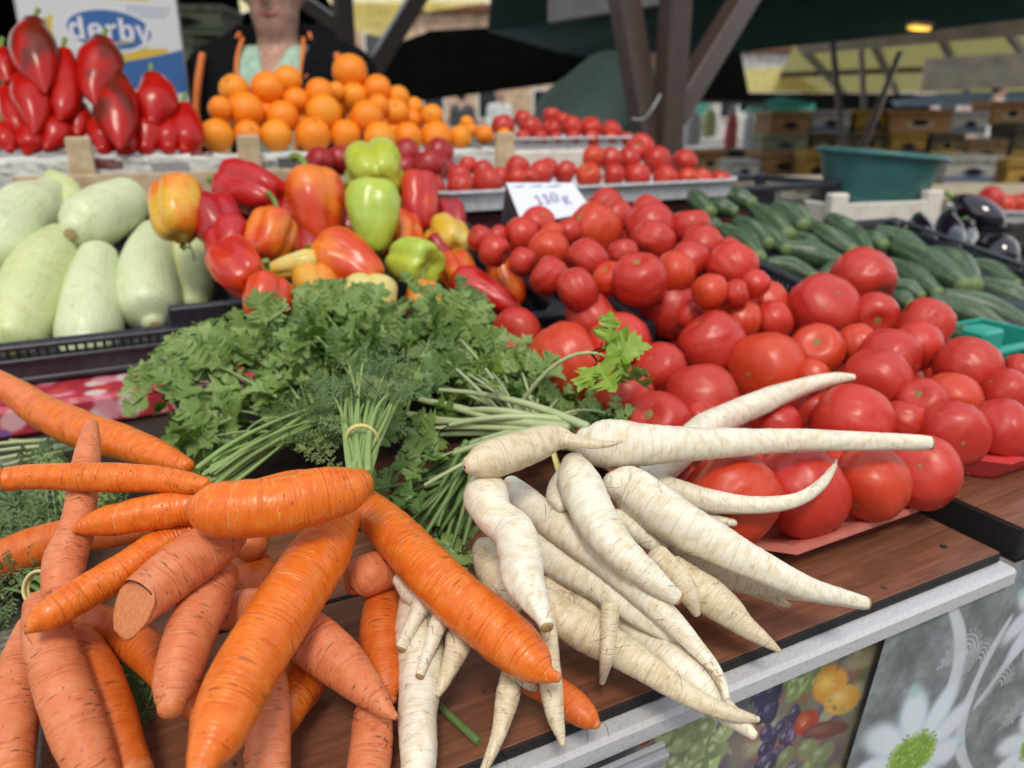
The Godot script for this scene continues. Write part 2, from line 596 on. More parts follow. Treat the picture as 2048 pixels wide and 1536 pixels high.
	var pits := noise_tex(24, 0.06, 1, [[0.0, g.call(0.3)], [0.35, g.call(0.5)], [1.0, g.call(0.55)]], 256, FastNoiseLite.TYPE_CELLULAR)
	mat("orange_a", lin(0.95, 0.265, 0.006), 0.48, mottle, pits, 0.05, 14.0)
	mat("orange_b", lin(0.93, 0.31, 0.010), 0.48, mottle, pits, 0.05, 14.0)
	mat("peach", lin(0.75, 0.30, 0.06), 0.5, mottle, null, 0, 9.0)
	mat("stem_button", lin(0.12, 0.14, 0.04), 0.8)
	var pm := mat("pepper", Color.WHITE, 0.33, noise_tex(25, 0.03, 3, [[0.0, g.call(0.9)], [1.0, g.call(1.0)]]), speck, 0.006, 12.0)
	pm.vertex_color_use_as_albedo = true
	pm.clearcoat_enabled = true
	pm.clearcoat = 0.12
	pm.clearcoat_roughness = 0.12
	var km := mat("capia", Color.WHITE, 0.30, mottle, null, 0, 8.0)
	km.metallic_specular = 0.36
	km.vertex_color_use_as_albedo = true
	km.clearcoat_enabled = true
	km.clearcoat = 0.15
	km.clearcoat_roughness = 0.1
	mat("pepper_stem", lin(0.17, 0.27, 0.05), 0.55, mottle, null, 0, 30.0)
	var zn := FastNoiseLite.new()
	zn.frequency = 1.0
	zn.fractal_octaves = 3
	for q in [["zucchini", lin(0.63, 0.69, 0.44), lin(0.50, 0.58, 0.29), 51], ["zucchini_yellow", lin(0.60, 0.65, 0.33), lin(0.50, 0.55, 0.20), 52]]:
		zn.seed = q[3]
		rng.seed = q[3]
		var zi := canvas(256, 256, q[1])
		for y in 256:
			var vy := TAU * y / 256.0
			for x in 256:
				var th := TAU * x / 256.0
				var st := zn.get_noise_3d(cos(th) * 7.0, sin(th) * 7.0, cos(vy) * 0.5)
				var pa := zn.get_noise_3d(cos(th) * 1.2 + cos(vy) * 1.5, sin(th) * 1.2 + sin(vy) * 1.5, 4.0)
				var fi := zn.get_noise_3d(cos(th) * 16.0 + cos(vy) * 16.0, sin(th) * 16.0 + sin(vy) * 16.0, 9.0)
				zi.set_pixel(x, y, q[1].lerp(q[2], clampf(st * 0.8 + pa * 0.9, 0, 0.8)) * (1.0 + 0.10 * fi))
		for k in 500: dab(zi, rng.randf() * 256, rng.randf() * 256, rng.randf_range(0.7, 1.8), rng.randf_range(0.7, 1.6), lin(0.78, 0.82, 0.62), rng.randf_range(0.3, 0.8), 0.6)
		for k in 10: dab(zi, rng.randf() * 256, rng.randf() * 256, rng.randf_range(2, 8), rng.randf_range(1, 4), lin(0.36, 0.42, 0.13), rng.randf_range(0.3, 0.8), 0.5, rng.randf() * 3.0)
		for k in 8: dab(zi, rng.randf() * 256, rng.randf() * 256, rng.randf_range(3, 12), 0.9, lin(0.42, 0.36, 0.20), rng.randf_range(0.3, 0.7), 0.5, rng.randf() * 3.0)
		var zm := mat(q[0], Color.WHITE, 0.40, ImageTexture.create_from_image(zi))
		zm.subsurf_scatter_enabled = true
		zm.subsurf_scatter_strength = 0.05
	mat("zucchini_scar", lin(0.40, 0.30, 0.15), 0.8, mottle, null, 0, 50.0)
	# cucumber skin: stripes along the length, warts
	var cu := canvas(256, 256, Color.BLACK)
	var ch := canvas(256, 256, g.call(0.5))
	var cn := FastNoiseLite.new()
	cn.seed = 31
	cn.frequency = 1.0
	rng.seed = 31
	for y in 256:
		for x in 256:
			var th := TAU * x / 256.0
			var vy := TAU * y / 256.0
			var s := cn.get_noise_3d(cos(th) * 3.2, sin(th) * 3.2, cos(vy) * 0.3)
			var f := cn.get_noise_3d(cos(th) * 9.0 + cos(vy) * 6.0, sin(th) * 9.0 + sin(vy) * 6.0, 3.0)
			var c := lin(0.040, 0.078, 0.036).lerp(lin(0.155, 0.215, 0.115), clampf(s * 1.6 + 0.15, 0, 1)) * (1.0 + 0.25 * f)
			cu.set_pixel(x, y, c)
	for k in 120:
		var x := rng.randf() * 256
		var y := rng.randf() * 256
		dab(ch, x, y, 5, 5, Color.WHITE, 0.9, 0.8)
		dab(cu, x, y, 2.5, 2.5, lin(0.30, 0.38, 0.20), 0.7, 0.5)
	mat("cucumber", Color.WHITE, 0.42, ImageTexture.create_from_image(cu), ImageTexture.create_from_image(ch), 0.12)
	mat("cucumber_tip", lin(0.150, 0.215, 0.075), 0.5, mottle, null, 0, 20.0)
	var em := mat("eggplant", lin(0.010, 0.006, 0.014), 0.12)
	em.clearcoat_enabled = true
	em.clearcoat = 0.7
	em.clearcoat_roughness = 0.08
	# greens
	for q in [["leaf_a", lin(0.215, 0.335, 0.085)], ["leaf_b", lin(0.290, 0.410, 0.120)], ["leaf_c", lin(0.130, 0.235, 0.055)], ["leaf_young", lin(0.32, 0.48, 0.060)], ["frond", lin(0.140, 0.220, 0.080)], ["frond_light", lin(0.22, 0.31, 0.095)]]:
		var m := mat(q[0], q[1], 0.45, mottle, null, 0, 25.0)
		m.backlight_enabled = true
		m.backlight = lin(0.30, 0.55, 0.10)
	mat("stalk", lin(0.26, 0.38, 0.12), 0.4, mottle, null, 0, 20.0)
	mat("stalk_pale", lin(0.42, 0.50, 0.25), 0.4, mottle, null, 0, 20.0)
	mat("stalk_dark", lin(0.14, 0.24, 0.07), 0.45, mottle, null, 0, 20.0)
	mat("band", lin(0.60, 0.50, 0.20), 0.6)
	mat("root_hair", lin(0.85, 0.76, 0.60), 0.9)
	# stall
	var wood := canvas(512, 128, Color.BLACK)
	var wn := FastNoiseLite.new()
	wn.seed = 41
	wn.frequency = 1.0
	wn.fractal_octaves = 4
	for y in 128:
		for x in 512:
			var vx := TAU * x / 512.0
			var vy := TAU * y / 128.0
			var a := wn.get_noise_3d(cos(vx) * 0.7, sin(vx) * 0.7 + cos(vy) * 3.0, sin(vy) * 3.0)
			var b := wn.get_noise_3d(cos(vx) * 2.0 + 5.0, sin(vx) * 2.0 + cos(vy) * 14.0, sin(vy) * 14.0)
			wood.set_pixel(x, y, lin(0.150, 0.058, 0.032).lerp(lin(0.225, 0.092, 0.052), clampf(0.5 + a * 0.9, 0, 1)) * (1.0 + 0.22 * b))
	rng.seed = 42
	for k in 26:
		dab(wood, rng.randf() * 512, rng.randf() * 128, rng.randf_range(2, 9), rng.randf_range(0.6, 1.5), lin(0.34, 0.24, 0.18), rng.randf_range(0.1, 0.35), 0.6)
	for k in 20:
		dab(wood, rng.randf() * 512, rng.randf() * 128, rng.randf_range(1, 2.5), rng.randf_range(1, 2.5), lin(0.03, 0.02, 0.015), 0.7, 0.4)
	var wt := ImageTexture.create_from_image(wood)
	var wm := mat("laminate", Color.WHITE, 0.34, wt)
	wm.uv1_scale = Vector3(1.6, 5.0, 1)
	mat("board_edge", lin(0.018, 0.014, 0.012), 0.7, noise_tex(43, 0.05, 3, [[0.0, g.call(0.4)], [1.0, g.call(1.0)]]), null, 0, 20.0)
	mat("white_steel", lin(0.56, 0.56, 0.58), 0.45, noise_tex(44, 0.02, 4, [[0.0, Color(0.86, 0.85, 0.83)], [0.3, Color(0.97, 0.97, 0.97)], [1.0, Color(1, 1, 1)]]), speck, 0.03, 40.0)
	mat("grey_plastic", lin(0.30, 0.31, 0.34), 0.4, mottle, null, 0, 6.0)
	mat("black_plastic", lin(0.040, 0.045, 0.062), 0.42, noise_tex(45, 0.03, 3, [[0.0, g.call(0.7)], [1.0, g.call(1.0)]]), speck, 0.02, 8.0)
	mat("coral_plastic", lin(0.70, 0.215, 0.165), 0.5, noise_tex(46, 0.03, 3, [[0.0, g.call(0.86)], [1.0, g.call(1.0)]]), null, 0, 6.0)
	mat("red_plastic", lin(0.70, 0.055, 0.060), 0.32)
	mat("teal_plastic", lin(0.02, 0.34, 0.26), 0.4)
	mat("white_plastic", lin(0.72, 0.74, 0.76), 0.4, noise_tex(47, 0.03, 3, [[0.0, g.call(0.82)], [1.0, g.call(1.0)]]), null, 0, 5.0)
	mat("foam", lin(0.80, 0.76, 0.68), 0.7, mottle, null, 0, 6.0)
	mat("tub", lin(0.050, 0.170, 0.165), 0.35, mottle, null, 0, 4.0)
	mat("raw_wood", lin(0.64, 0.51, 0.35), 0.75, noise_tex(48, 0.012, 4, [[0.0, Color(0.82, 0.78, 0.72)], [1.0, Color(1, 1, 1)]]), speck, 0.02, 6.0)
	mat("grey_wood", lin(0.28, 0.26, 0.20), 0.8, noise_tex(49, 0.03, 4, [[0.0, Color(0.5, 0.5, 0.48)], [1.0, Color(1, 1, 1)]]), null, 0, 12.0)
	mat("paper", lin(0.70, 0.72, 0.80), 0.8)
	mat("ink", lin(0.22, 0.24, 0.38), 0.8)
	mat("post_paint", lin(0.078, 0.052, 0.044), 0.38, noise_tex(50, 0.02, 4, [[0.0, g.call(0.86)], [0.6, g.call(0.96)], [1.0, Color(1, 1, 1)]]), null, 0, 4.0)
	mat("wire", lin(0.35, 0.36, 0.38), 0.4)

const ROOTS := [
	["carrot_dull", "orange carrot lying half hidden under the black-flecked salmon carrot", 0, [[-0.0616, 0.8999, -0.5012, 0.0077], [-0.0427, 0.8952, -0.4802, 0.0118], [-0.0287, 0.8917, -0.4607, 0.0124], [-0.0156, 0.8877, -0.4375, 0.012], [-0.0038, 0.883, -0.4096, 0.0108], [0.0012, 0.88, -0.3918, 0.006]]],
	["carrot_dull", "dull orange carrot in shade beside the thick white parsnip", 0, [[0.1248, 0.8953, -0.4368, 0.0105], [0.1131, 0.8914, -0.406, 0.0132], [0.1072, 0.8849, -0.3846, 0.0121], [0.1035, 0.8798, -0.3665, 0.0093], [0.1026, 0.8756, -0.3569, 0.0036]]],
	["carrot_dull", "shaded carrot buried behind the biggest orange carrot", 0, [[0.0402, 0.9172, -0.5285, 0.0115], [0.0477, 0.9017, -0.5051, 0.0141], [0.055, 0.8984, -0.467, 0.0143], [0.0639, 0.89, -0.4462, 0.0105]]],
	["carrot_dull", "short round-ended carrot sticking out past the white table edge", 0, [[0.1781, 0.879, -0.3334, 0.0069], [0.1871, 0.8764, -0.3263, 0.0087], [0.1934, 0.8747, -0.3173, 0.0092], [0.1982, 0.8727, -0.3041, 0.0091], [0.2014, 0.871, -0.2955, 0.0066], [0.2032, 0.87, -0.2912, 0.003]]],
	["carrot_orange", "orange carrot lying crosswise behind the pale upright carrot", 0, [[0.0742, 0.8831, -0.4119, 0.0142], [0.062, 0.8791, -0.3963, 0.0141], [0.0488, 0.8784, -0.3789, 0.0123], [0.0373, 0.8715, -0.3699, 0.0105], [0.026, 0.866, -0.3584, 0.008]]],
	["carrot_salmon", "leftmost carrot reaching down over the wooden slats", 0, [[-0.0854, 0.9, -0.4949, 0.0066], [-0.0879, 0.8946, -0.4757, 0.0104], [-0.0908, 0.8865, -0.4496, 0.0126], [-0.0918, 0.8785, -0.4255, 0.0121], [-0.0921, 0.87, -0.4023, 0.0106]]],
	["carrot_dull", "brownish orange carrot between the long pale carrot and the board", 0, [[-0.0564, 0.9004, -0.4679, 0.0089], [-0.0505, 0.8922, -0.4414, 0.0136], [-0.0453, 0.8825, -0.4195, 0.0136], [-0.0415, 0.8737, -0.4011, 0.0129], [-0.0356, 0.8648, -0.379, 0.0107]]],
	["carrot_salmon", "pinkish carrot hanging over the table edge beside a thick white parsnip", 0, [[0.0936, 0.8841, -0.3544, 0.0083], [0.089, 0.8771, -0.349, 0.0109], [0.0842, 0.8719, -0.3367, 0.0118], [0.0761, 0.8656, -0.319, 0.0116]]],
	["carrot_salmon", "pale salmon carrot peeking out behind the biggest orange carrot", 0, [[0.0404, 0.9003, -0.3865, 0.0091], [0.0367, 0.8932, -0.3665, 0.011], [0.0323, 0.8838, -0.3516, 0.0118], [0.0284, 0.8709, -0.3378, 0.0115]]],
	["parsnip_tan", "tan parsnip pressed deep under the middle of the parsnip pile", 0, [[0.2261, 0.8967, -0.391, 0.0078], [0.2369, 0.8894, -0.3784, 0.0105], [0.2447, 0.8875, -0.3644, 0.0097], [0.2532, 0.8829, -0.357, 0.0062]]],
	["parsnip_tan", "thin tan parsnip lying flat on the board under the long ones", 0, [[0.3545, 0.8796, -0.3568, 0.003], [0.3631, 0.8775, -0.3487, 0.0034], [0.3732, 0.8748, -0.3403, 0.0037], [0.382, 0.8719, -0.3305, 0.0033], [0.3875, 0.87, -0.3239, 0.0016]]],
	["parsnip_tan", "tan ringed parsnip running right beneath the straight diagonal parsnip", 0, [[0.3285, 0.9, -0.403, 0.0094], [0.3327, 0.8974, -0.3858, 0.0115], [0.3428, 0.8935, -0.3629, 0.0112], [0.357, 0.8897, -0.3459, 0.0103], [0.3727, 0.8859, -0.3313, 0.0073], [0.3891, 0.8822, -0.3178, 0.0044], [0.4, 0.88, -0.3108, 0.0026]]],
	["parsnip_tan", "tan pointed parsnip whose tip touches the white table edge", 0, [[0.3058, 0.9085, -0.3554, 0.0078], [0.3106, 0.9016, -0.3451, 0.0105], [0.3169, 0.8957, -0.3328, 0.0125], [0.3242, 0.8892, -0.32, 0.011], [0.3298, 0.8827, -0.3095, 0.0075], [0.3376, 0.8759, -0.2996, 0.0047], [0.3446, 0.87, -0.2916, 0.0015]]],
	["parsnip_tan", "stubby tan parsnip with a broken side root", 0, [[0.2902, 0.92, -0.3544, 0.009], [0.2954, 0.9125, -0.3426, 0.0089], [0.2992, 0.9022, -0.3312, 0.0068], [0.3026, 0.8902, -0.3256, 0.0027]]],
	["parsnip_white", "smooth white parsnip reaching farthest out over the printed fruit cloth", 0, [[0.2596, 0.8863, -0.3461, 0.0082], [0.2616, 0.882, -0.3347, 0.0101], [0.2664, 0.8785, -0.321, 0.0112], [0.2678, 0.8791, -0.2999, 0.0108], [0.2721, 0.8745, -0.2833, 0.01], [0.2784, 0.8662, -0.2711, 0.008], [0.2835, 0.8623, -0.2604, 0.0055], [0.2854, 0.8608, -0.2512, 0.003]]],
	["parsnip_tan", "long speckled parsnip with a dry brown tail beside the smooth white one", 0, [[0.2063, 0.9098, -0.3589, 0.0092], [0.2127, 0.9035, -0.3438, 0.0116], [0.2239, 0.8966, -0.3324, 0.0122], [0.2374, 0.8896, -0.3179, 0.0105], [0.2473, 0.8843, -0.2992, 0.0087], [0.2563, 0.8797, -0.2808, 0.007], [0.267, 0.8755, -0.2673, 0.0054], [0.279, 0.8711, -0.2593, 0.0042], [0.2913, 0.8666, -0.2548, 0.0018]]],
	["parsnip_white", "thick upright white parsnip with brown scars between carrots and board", 0, [[0.1371, 0.8995, -0.4132, 0.0082], [0.1309, 0.8966, -0.3891, 0.013], [0.1268, 0.8897, -0.3679, 0.0141], [0.1195, 0.8807, -0.3532, 0.0128], [0.1116, 0.8753, -0.3361, 0.0112], [0.1058, 0.8702, -0.3194, 0.0102], [0.1004, 0.865, -0.3072, 0.0089]]],
	["parsnip_tan", "tan parsnip hidden behind the knobbly waisted one", 0, [[0.1926, 0.92, -0.4189, 0.0078], [0.1885, 0.917, -0.4004, 0.011], [0.1864, 0.9134, -0.3807, 0.01], [0.1867, 0.91, -0.3637, 0.0071]]],
	["parsnip_tan", "slim parsnip bending down over the white table edge", 0, [[0.1686, 0.89, -0.3337, 0.0043], [0.1628, 0.8835, -0.3236, 0.0069], [0.1549, 0.8763, -0.3145, 0.0053], [0.1495, 0.8715, -0.309, 0.0042], [0.1425, 0.8658, -0.3039, 0.0032], [0.1353, 0.86, -0.2995, 0.0022]]],
	["parsnip_tan", "slim pointed parsnip hanging behind the tip of the right carrot", 0, [[0.198, 0.91, -0.3391, 0.005], [0.1917, 0.8987, -0.3263, 0.0058], [0.1859, 0.8877, -0.3141, 0.0067], [0.1824, 0.8769, -0.3034, 0.0053], [0.1817, 0.8705, -0.2972, 0.0036], [0.1811, 0.865, -0.2918, 0.0016]]],
	["parsnip_tan", "short parsnip stub under the tip of the right carrot", 0, [[0.1632, 0.8998, -0.3232, 0.003], [0.1699, 0.8921, -0.3232, 0.0037], [0.1767, 0.8846, -0.3229, 0.0036], [0.1799, 0.8815, -0.3217, 0.0022]]],
	["parsnip_tan", "curved tan parsnip under the right carrot", 0, [[0.1553, 0.9079, -0.3664, 0.0063], [0.1493, 0.9032, -0.3608, 0.0085], [0.1437, 0.8977, -0.3544, 0.0077], [0.1367, 0.8905, -0.3494, 0.0052], [0.1305, 0.8863, -0.3441, 0.0036], [0.1258, 0.8841, -0.3399, 0.0018]]],
	["parsnip_white", "thin white parsnip finger between two others under the right carrot", 1, [[0.1464, 0.9127, -0.3776, 0.0051], [0.1387, 0.9104, -0.3689, 0.0056], [0.1311, 0.9054, -0.3603, 0.0045], [0.1238, 0.8994, -0.3538, 0.0035], [0.1184, 0.8943, -0.3486, 0.0027]]],
	["parsnip_white", "forked white parsnip with a cut end beside the pink carrot stub", 1, [[0.1282, 0.9205, -0.409, 0.0053], [0.1338, 0.9151, -0.4022, 0.0092], [0.1351, 0.9149, -0.387, 0.0071], [0.1279, 0.9118, -0.3791, 0.005], [0.12, 0.9061, -0.3726, 0.004], [0.1144, 0.9007, -0.3693, 0.0034]]],
	["parsnip_tan", "single tapering parsnip finger pointing straight down at the board", 0, [[0.2314, 0.92, -0.3226, 0.0056], [0.2273, 0.9072, -0.3173, 0.0051], [0.2228, 0.8945, -0.3122, 0.0042], [0.2254, 0.8702, -0.3189, 0.0019]]],
	["parsnip_white", "pale parsnip just below the long one with blackened tip", 0, [[0.2287, 0.9194, -0.4139, 0.0094], [0.232, 0.9151, -0.4019, 0.0122], [0.2389, 0.9108, -0.3827, 0.012], [0.25, 0.9056, -0.3613, 0.0109], [0.2586, 0.9001, -0.3377, 0.009], [0.2691, 0.8942, -0.3186, 0.0065], [0.2827, 0.8864, -0.3082, 0.0039]]],
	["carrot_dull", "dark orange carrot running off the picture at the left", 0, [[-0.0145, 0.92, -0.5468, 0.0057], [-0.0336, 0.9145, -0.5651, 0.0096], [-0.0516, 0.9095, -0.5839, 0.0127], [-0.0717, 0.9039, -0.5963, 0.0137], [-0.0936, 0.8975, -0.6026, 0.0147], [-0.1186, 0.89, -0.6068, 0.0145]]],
	["carrot_orange", "long orange carrot lying across the top left over the greens", 0, [[0.0224, 0.94, -0.6033, 0.0062], [0.0043, 0.9413, -0.6316, 0.012], [-0.0195, 0.943, -0.6681, 0.0145], [-0.0468, 0.9447, -0.7042, 0.0161], [-0.0786, 0.9467, -0.7599, 0.0157], [-0.1081, 0.9484, -0.8322, 0.0137], [-0.1407, 0.95, -0.9013, 0.0121]]],
	["carrot_salmon", "long pale carrot hanging straight down at the lower left", 0, [[-0.0704, 0.9287, -0.4664, 0.0109], [-0.0691, 0.919, -0.4471, 0.0133], [-0.065, 0.9077, -0.4254, 0.0144], [-0.0598, 0.8967, -0.4025, 0.0143], [-0.054, 0.8848, -0.3823, 0.0129], [-0.0499, 0.8754, -0.3711, 0.0103]]],
	["carrot_salmon", "salmon carrot with a frayed white tip pointing right", 0, [[0.0267, 0.9101, -0.4372, 0.0107], [0.0416, 0.9086, -0.4319, 0.0148], [0.0565, 0.9084, -0.4098, 0.0161], [0.0688, 0.9063, -0.3885, 0.0157], [0.079, 0.9014, -0.3691, 0.0138], [0.0861, 0.8982, -0.3464, 0.0096], [0.0913, 0.8961, -0.33, 0.0049], [0.0946, 0.8951, -0.323, 0.0019]]],
	["carrot_salmon", "blunt salmon carrot with rows of black flecks", 0, [[0.027, 0.9379, -0.4382, 0.0097], [0.0155, 0.9317, -0.4237, 0.014], [0.006, 0.9273, -0.4072, 0.0143], [-0.002, 0.9207, -0.3901, 0.013], [-0.0078, 0.915, -0.3772, 0.0116], [-0.0114, 0.91, -0.3657, 0.0069]]],
	["carrot_salmon", "stubby pink carrot seen end on with fine root hairs", 0, [[0.1429, 0.9101, -0.4358, 0.0085], [0.1285, 0.9151, -0.4316, 0.0124], [0.1147, 0.9165, -0.428, 0.0135], [0.1087, 0.9119, -0.4322, 0.0126], [0.1024, 0.9103, -0.4276, 0.0054]]],
	["carrot_orange", "orange carrot tip peeping out below the big ringed carrot", 0, [[0.0515, 0.9304, -0.5094, 0.013], [0.0505, 0.9264, -0.4972, 0.0137], [0.0497, 0.923, -0.4865, 0.0108]]],
	["parsnip_white", "parsnip pointing up to the right across the tomatoes", 0, [[0.3534, 0.9214, -0.4506, 0.0109], [0.3743, 0.9276, -0.4561, 0.0136], [0.4029, 0.9328, -0.467, 0.0135], [0.4405, 0.9363, -0.4868, 0.0133], [0.4743, 0.9391, -0.4934, 0.0125], [0.5135, 0.9429, -0.4976, 0.0119], [0.5567, 0.946, -0.5037, 0.0102], [0.596, 0.9476, -0.5069, 0.0083], [0.6243, 0.9489, -0.505, 0.0064], [0.64, 0.9501, -0.4971, 0.0034]]],
	["parsnip_white", "thin parsnip curving upward like a horn before the tomatoes", 0, [[0.3472, 0.9296, -0.4399, 0.0068], [0.3509, 0.9266, -0.4257, 0.009], [0.3599, 0.9241, -0.4128, 0.0099], [0.3703, 0.9234, -0.3968, 0.0091], [0.3882, 0.9248, -0.377, 0.0069], [0.4084, 0.9263, -0.3656, 0.006], [0.4299, 0.9277, -0.3625, 0.0051], [0.4582, 0.9292, -0.3698, 0.0042], [0.4869, 0.9304, -0.3841, 0.0028], [0.5008, 0.9309, -0.393, 0.0012]]],
	["parsnip_white", "tiny parsnip stub poking out above the straight diagonal one", 0, [[0.3663, 0.91, -0.3972, 0.004], [0.3718, 0.91, -0.3918, 0.0041], [0.376, 0.91, -0.3851, 0.0039], [0.382, 0.91, -0.3796, 0.0028]]],
	["parsnip_white", "long straight parsnip running diagonally to a cut tip over the board", 1, [[0.2897, 0.95, -0.4094, 0.0096], [0.3006, 0.9465, -0.4051, 0.0158], [0.3093, 0.9396, -0.3843, 0.0163], [0.3191, 0.9321, -0.3634, 0.0156], [0.3326, 0.9245, -0.3456, 0.0137], [0.3461, 0.9168, -0.3284, 0.0115], [0.3615, 0.9087, -0.3116, 0.0094], [0.3765, 0.9019, -0.2994, 0.0077], [0.3951, 0.8955, -0.2905, 0.0061], [0.4114, 0.89, -0.2832, 0.0046]]],
	["parsnip_white", "small rounded parsnip tip beside the fat central parsnip", 0, [[0.2869, 0.93, -0.3991, 0.0059], [0.2939, 0.924, -0.3909, 0.0073], [0.301, 0.918, -0.3828, 0.007], [0.3068, 0.9127, -0.3756, 0.0061], [0.3088, 0.91, -0.3713, 0.0038]]],
	["parsnip_white", "long parsnip with a blackened wrinkled tip hanging over the edge", 0, [[0.2319, 0.9419, -0.4553, 0.0076], [0.2314, 0.9401, -0.4411, 0.0105], [0.2357, 0.9366, -0.412, 0.0108], [0.2432, 0.9319, -0.3829, 0.0111], [0.2529, 0.9246, -0.3596, 0.0101], [0.2596, 0.9181, -0.3407, 0.0093], [0.2658, 0.9106, -0.3223, 0.0084], [0.2716, 0.9025, -0.3083, 0.007], [0.2763, 0.8944, -0.2955, 0.0054], [0.2795, 0.8884, -0.2844, 0.0041], [0.2788, 0.8837, -0.2738, 0.0031], [0.2756, 0.8802, -0.2654, 0.0019]]],
	["carrot_salmon", "salmon carrot standing upright at the left", 0, [[-0.0583, 0.9415, -0.4542, 0.0107], [-0.0559, 0.9507, -0.471, 0.0118], [-0.0488, 0.9613, -0.4848, 0.0104], [-0.0451, 0.9698, -0.4988, 0.0092], [-0.0419, 0.9802, -0.5191, 0.0089], [-0.0378, 0.9906, -0.5419, 0.0079], [-0.0344, 1, -0.5663, 0.0042]]],
	["carrot_orange", "slender orange carrot with a pale pointed tip lying across the left bunch", 0, [[0.0177, 0.9594, -0.4598, 0.0082], [-0.0019, 0.9562, -0.4566, 0.01], [-0.0231, 0.952, -0.4457, 0.01], [-0.0443, 0.9473, -0.4375, 0.0097], [-0.0617, 0.9433, -0.4307, 0.0091], [-0.0694, 0.9414, -0.4275, 0.0065], [-0.0743, 0.94, -0.4235, 0.0017]]],
	["carrot_salmon", "fat salmon carrot with its end sliced off flat", 2, [[0.0348, 0.9602, -0.4423, 0.0105], [0.0231, 0.9595, -0.4342, 0.0141], [0.0074, 0.9572, -0.4256, 0.0149], [-0.0078, 0.9525, -0.4174, 0.0141], [-0.02, 0.95, -0.4082, 0.013]]],
	["carrot_orange", "orange carrot with a waist and pointed yellow tip", 0, [[0.0217, 0.9768, -0.4559, 0.0105], [0.0011, 0.976, -0.46, 0.0108], [-0.0134, 0.975, -0.4637, 0.0103], [-0.0221, 0.9738, -0.4649, 0.0094], [-0.0307, 0.9726, -0.4685, 0.009], [-0.0436, 0.9708, -0.4717, 0.0049], [-0.0485, 0.97, -0.4712, 0.0016]]],
	["carrot_orange", "biggest bright orange carrot slanting down to the lower edge", 0, [[0.101, 0.95, -0.449, 0.0148], [0.0806, 0.9457, -0.4168, 0.0186], [0.0626, 0.9418, -0.3949, 0.0184], [0.0426, 0.9367, -0.3705, 0.0174], [0.0264, 0.932, -0.3506, 0.0164], [0.0143, 0.9277, -0.3325, 0.0152], [0.0062, 0.9242, -0.3179, 0.0128], [0.0002, 0.9217, -0.3095, 0.0085], [-0.003, 0.92, -0.3029, 0.006]]],
	["carrot_orange", "smooth bright orange carrot slanting right across the parsnip tips", 0, [[0.1277, 0.941, -0.4923, 0.0097], [0.1308, 0.9394, -0.4566, 0.0138], [0.1353, 0.939, -0.4188, 0.0155], [0.141, 0.9351, -0.3827, 0.0159], [0.1498, 0.9269, -0.3592, 0.0163], [0.1592, 0.9203, -0.339, 0.0162], [0.1665, 0.9157, -0.3192, 0.0149], [0.1709, 0.9128, -0.3053, 0.0109], [0.174, 0.9112, -0.2981, 0.0054], [0.1785, 0.91, -0.2944, 0.0028]]],
	["carrot_orange", "level orange carrot with its tip cut off crossing the upright one", 1, [[0.0245, 0.9923, -0.4498, 0.0047], [0.0149, 0.9923, -0.4578, 0.0067], [0.0011, 0.9914, -0.4718, 0.008], [-0.0205, 0.9901, -0.4885, 0.0091], [-0.0423, 0.99, -0.5011, 0.0086], [-0.0684, 0.99, -0.5145, 0.0078], [-0.0823, 0.99, -0.5175, 0.0073]]],
	["carrot_orange", "carrot almost hidden behind the big ringed carrot", 0, [[0.097, 0.97, -0.4757, 0.0054], [0.0798, 0.97, -0.4778, 0.0071], [0.0622, 0.97, -0.4759, 0.0069], [0.0456, 0.97, -0.476, 0.006]]],
	["carrot_orange", "thick ringed carrot lying on top with blunt pale end", 0, [[0.1085, 0.99, -0.414, 0.0096], [0.0982, 0.99, -0.4095, 0.0142], [0.0824, 0.99, -0.4092, 0.0163], [0.0594, 0.99, -0.408, 0.0163], [0.0385, 0.99, -0.4137, 0.016], [0.0238, 0.99, -0.4212, 0.0142], [0.0172, 0.99, -0.4281, 0.0068]]],
	["parsnip_white", "small blunt parsnip lobe beside the head of the fat central parsnip", 0, [[0.2707, 0.95, -0.4403, 0.0069], [0.2556, 0.95, -0.4252, 0.0078], [0.2438, 0.951, -0.4079, 0.0078], [0.2405, 0.9501, -0.3975, 0.0042]]],
	["parsnip_white", "fat central white parsnip with an orange-brown cut tip", 1, [[0.2607, 0.9706, -0.4161, 0.008], [0.2549, 0.9658, -0.4009, 0.0137], [0.2499, 0.9565, -0.3769, 0.0143], [0.249, 0.948, -0.3579, 0.0132], [0.2532, 0.9401, -0.3426, 0.0112], [0.2594, 0.933, -0.3308, 0.0091], [0.2661, 0.9261, -0.3202, 0.007], [0.2736, 0.92, -0.3117, 0.0044]]],
	["parsnip_white", "knobbly parsnip with a waist and a coiled cut tip", 1, [[0.191, 0.9692, -0.419, 0.0082], [0.1879, 0.9669, -0.4058, 0.0151], [0.1846, 0.9634, -0.3868, 0.0123], [0.1894, 0.9588, -0.369, 0.0127], [0.1851, 0.9545, -0.3512, 0.0129], [0.1779, 0.9499, -0.3337, 0.0121], [0.1763, 0.9454, -0.3183, 0.0083], [0.176, 0.9421, -0.3078, 0.0052], [0.1748, 0.94, -0.3014, 0.0039]]],
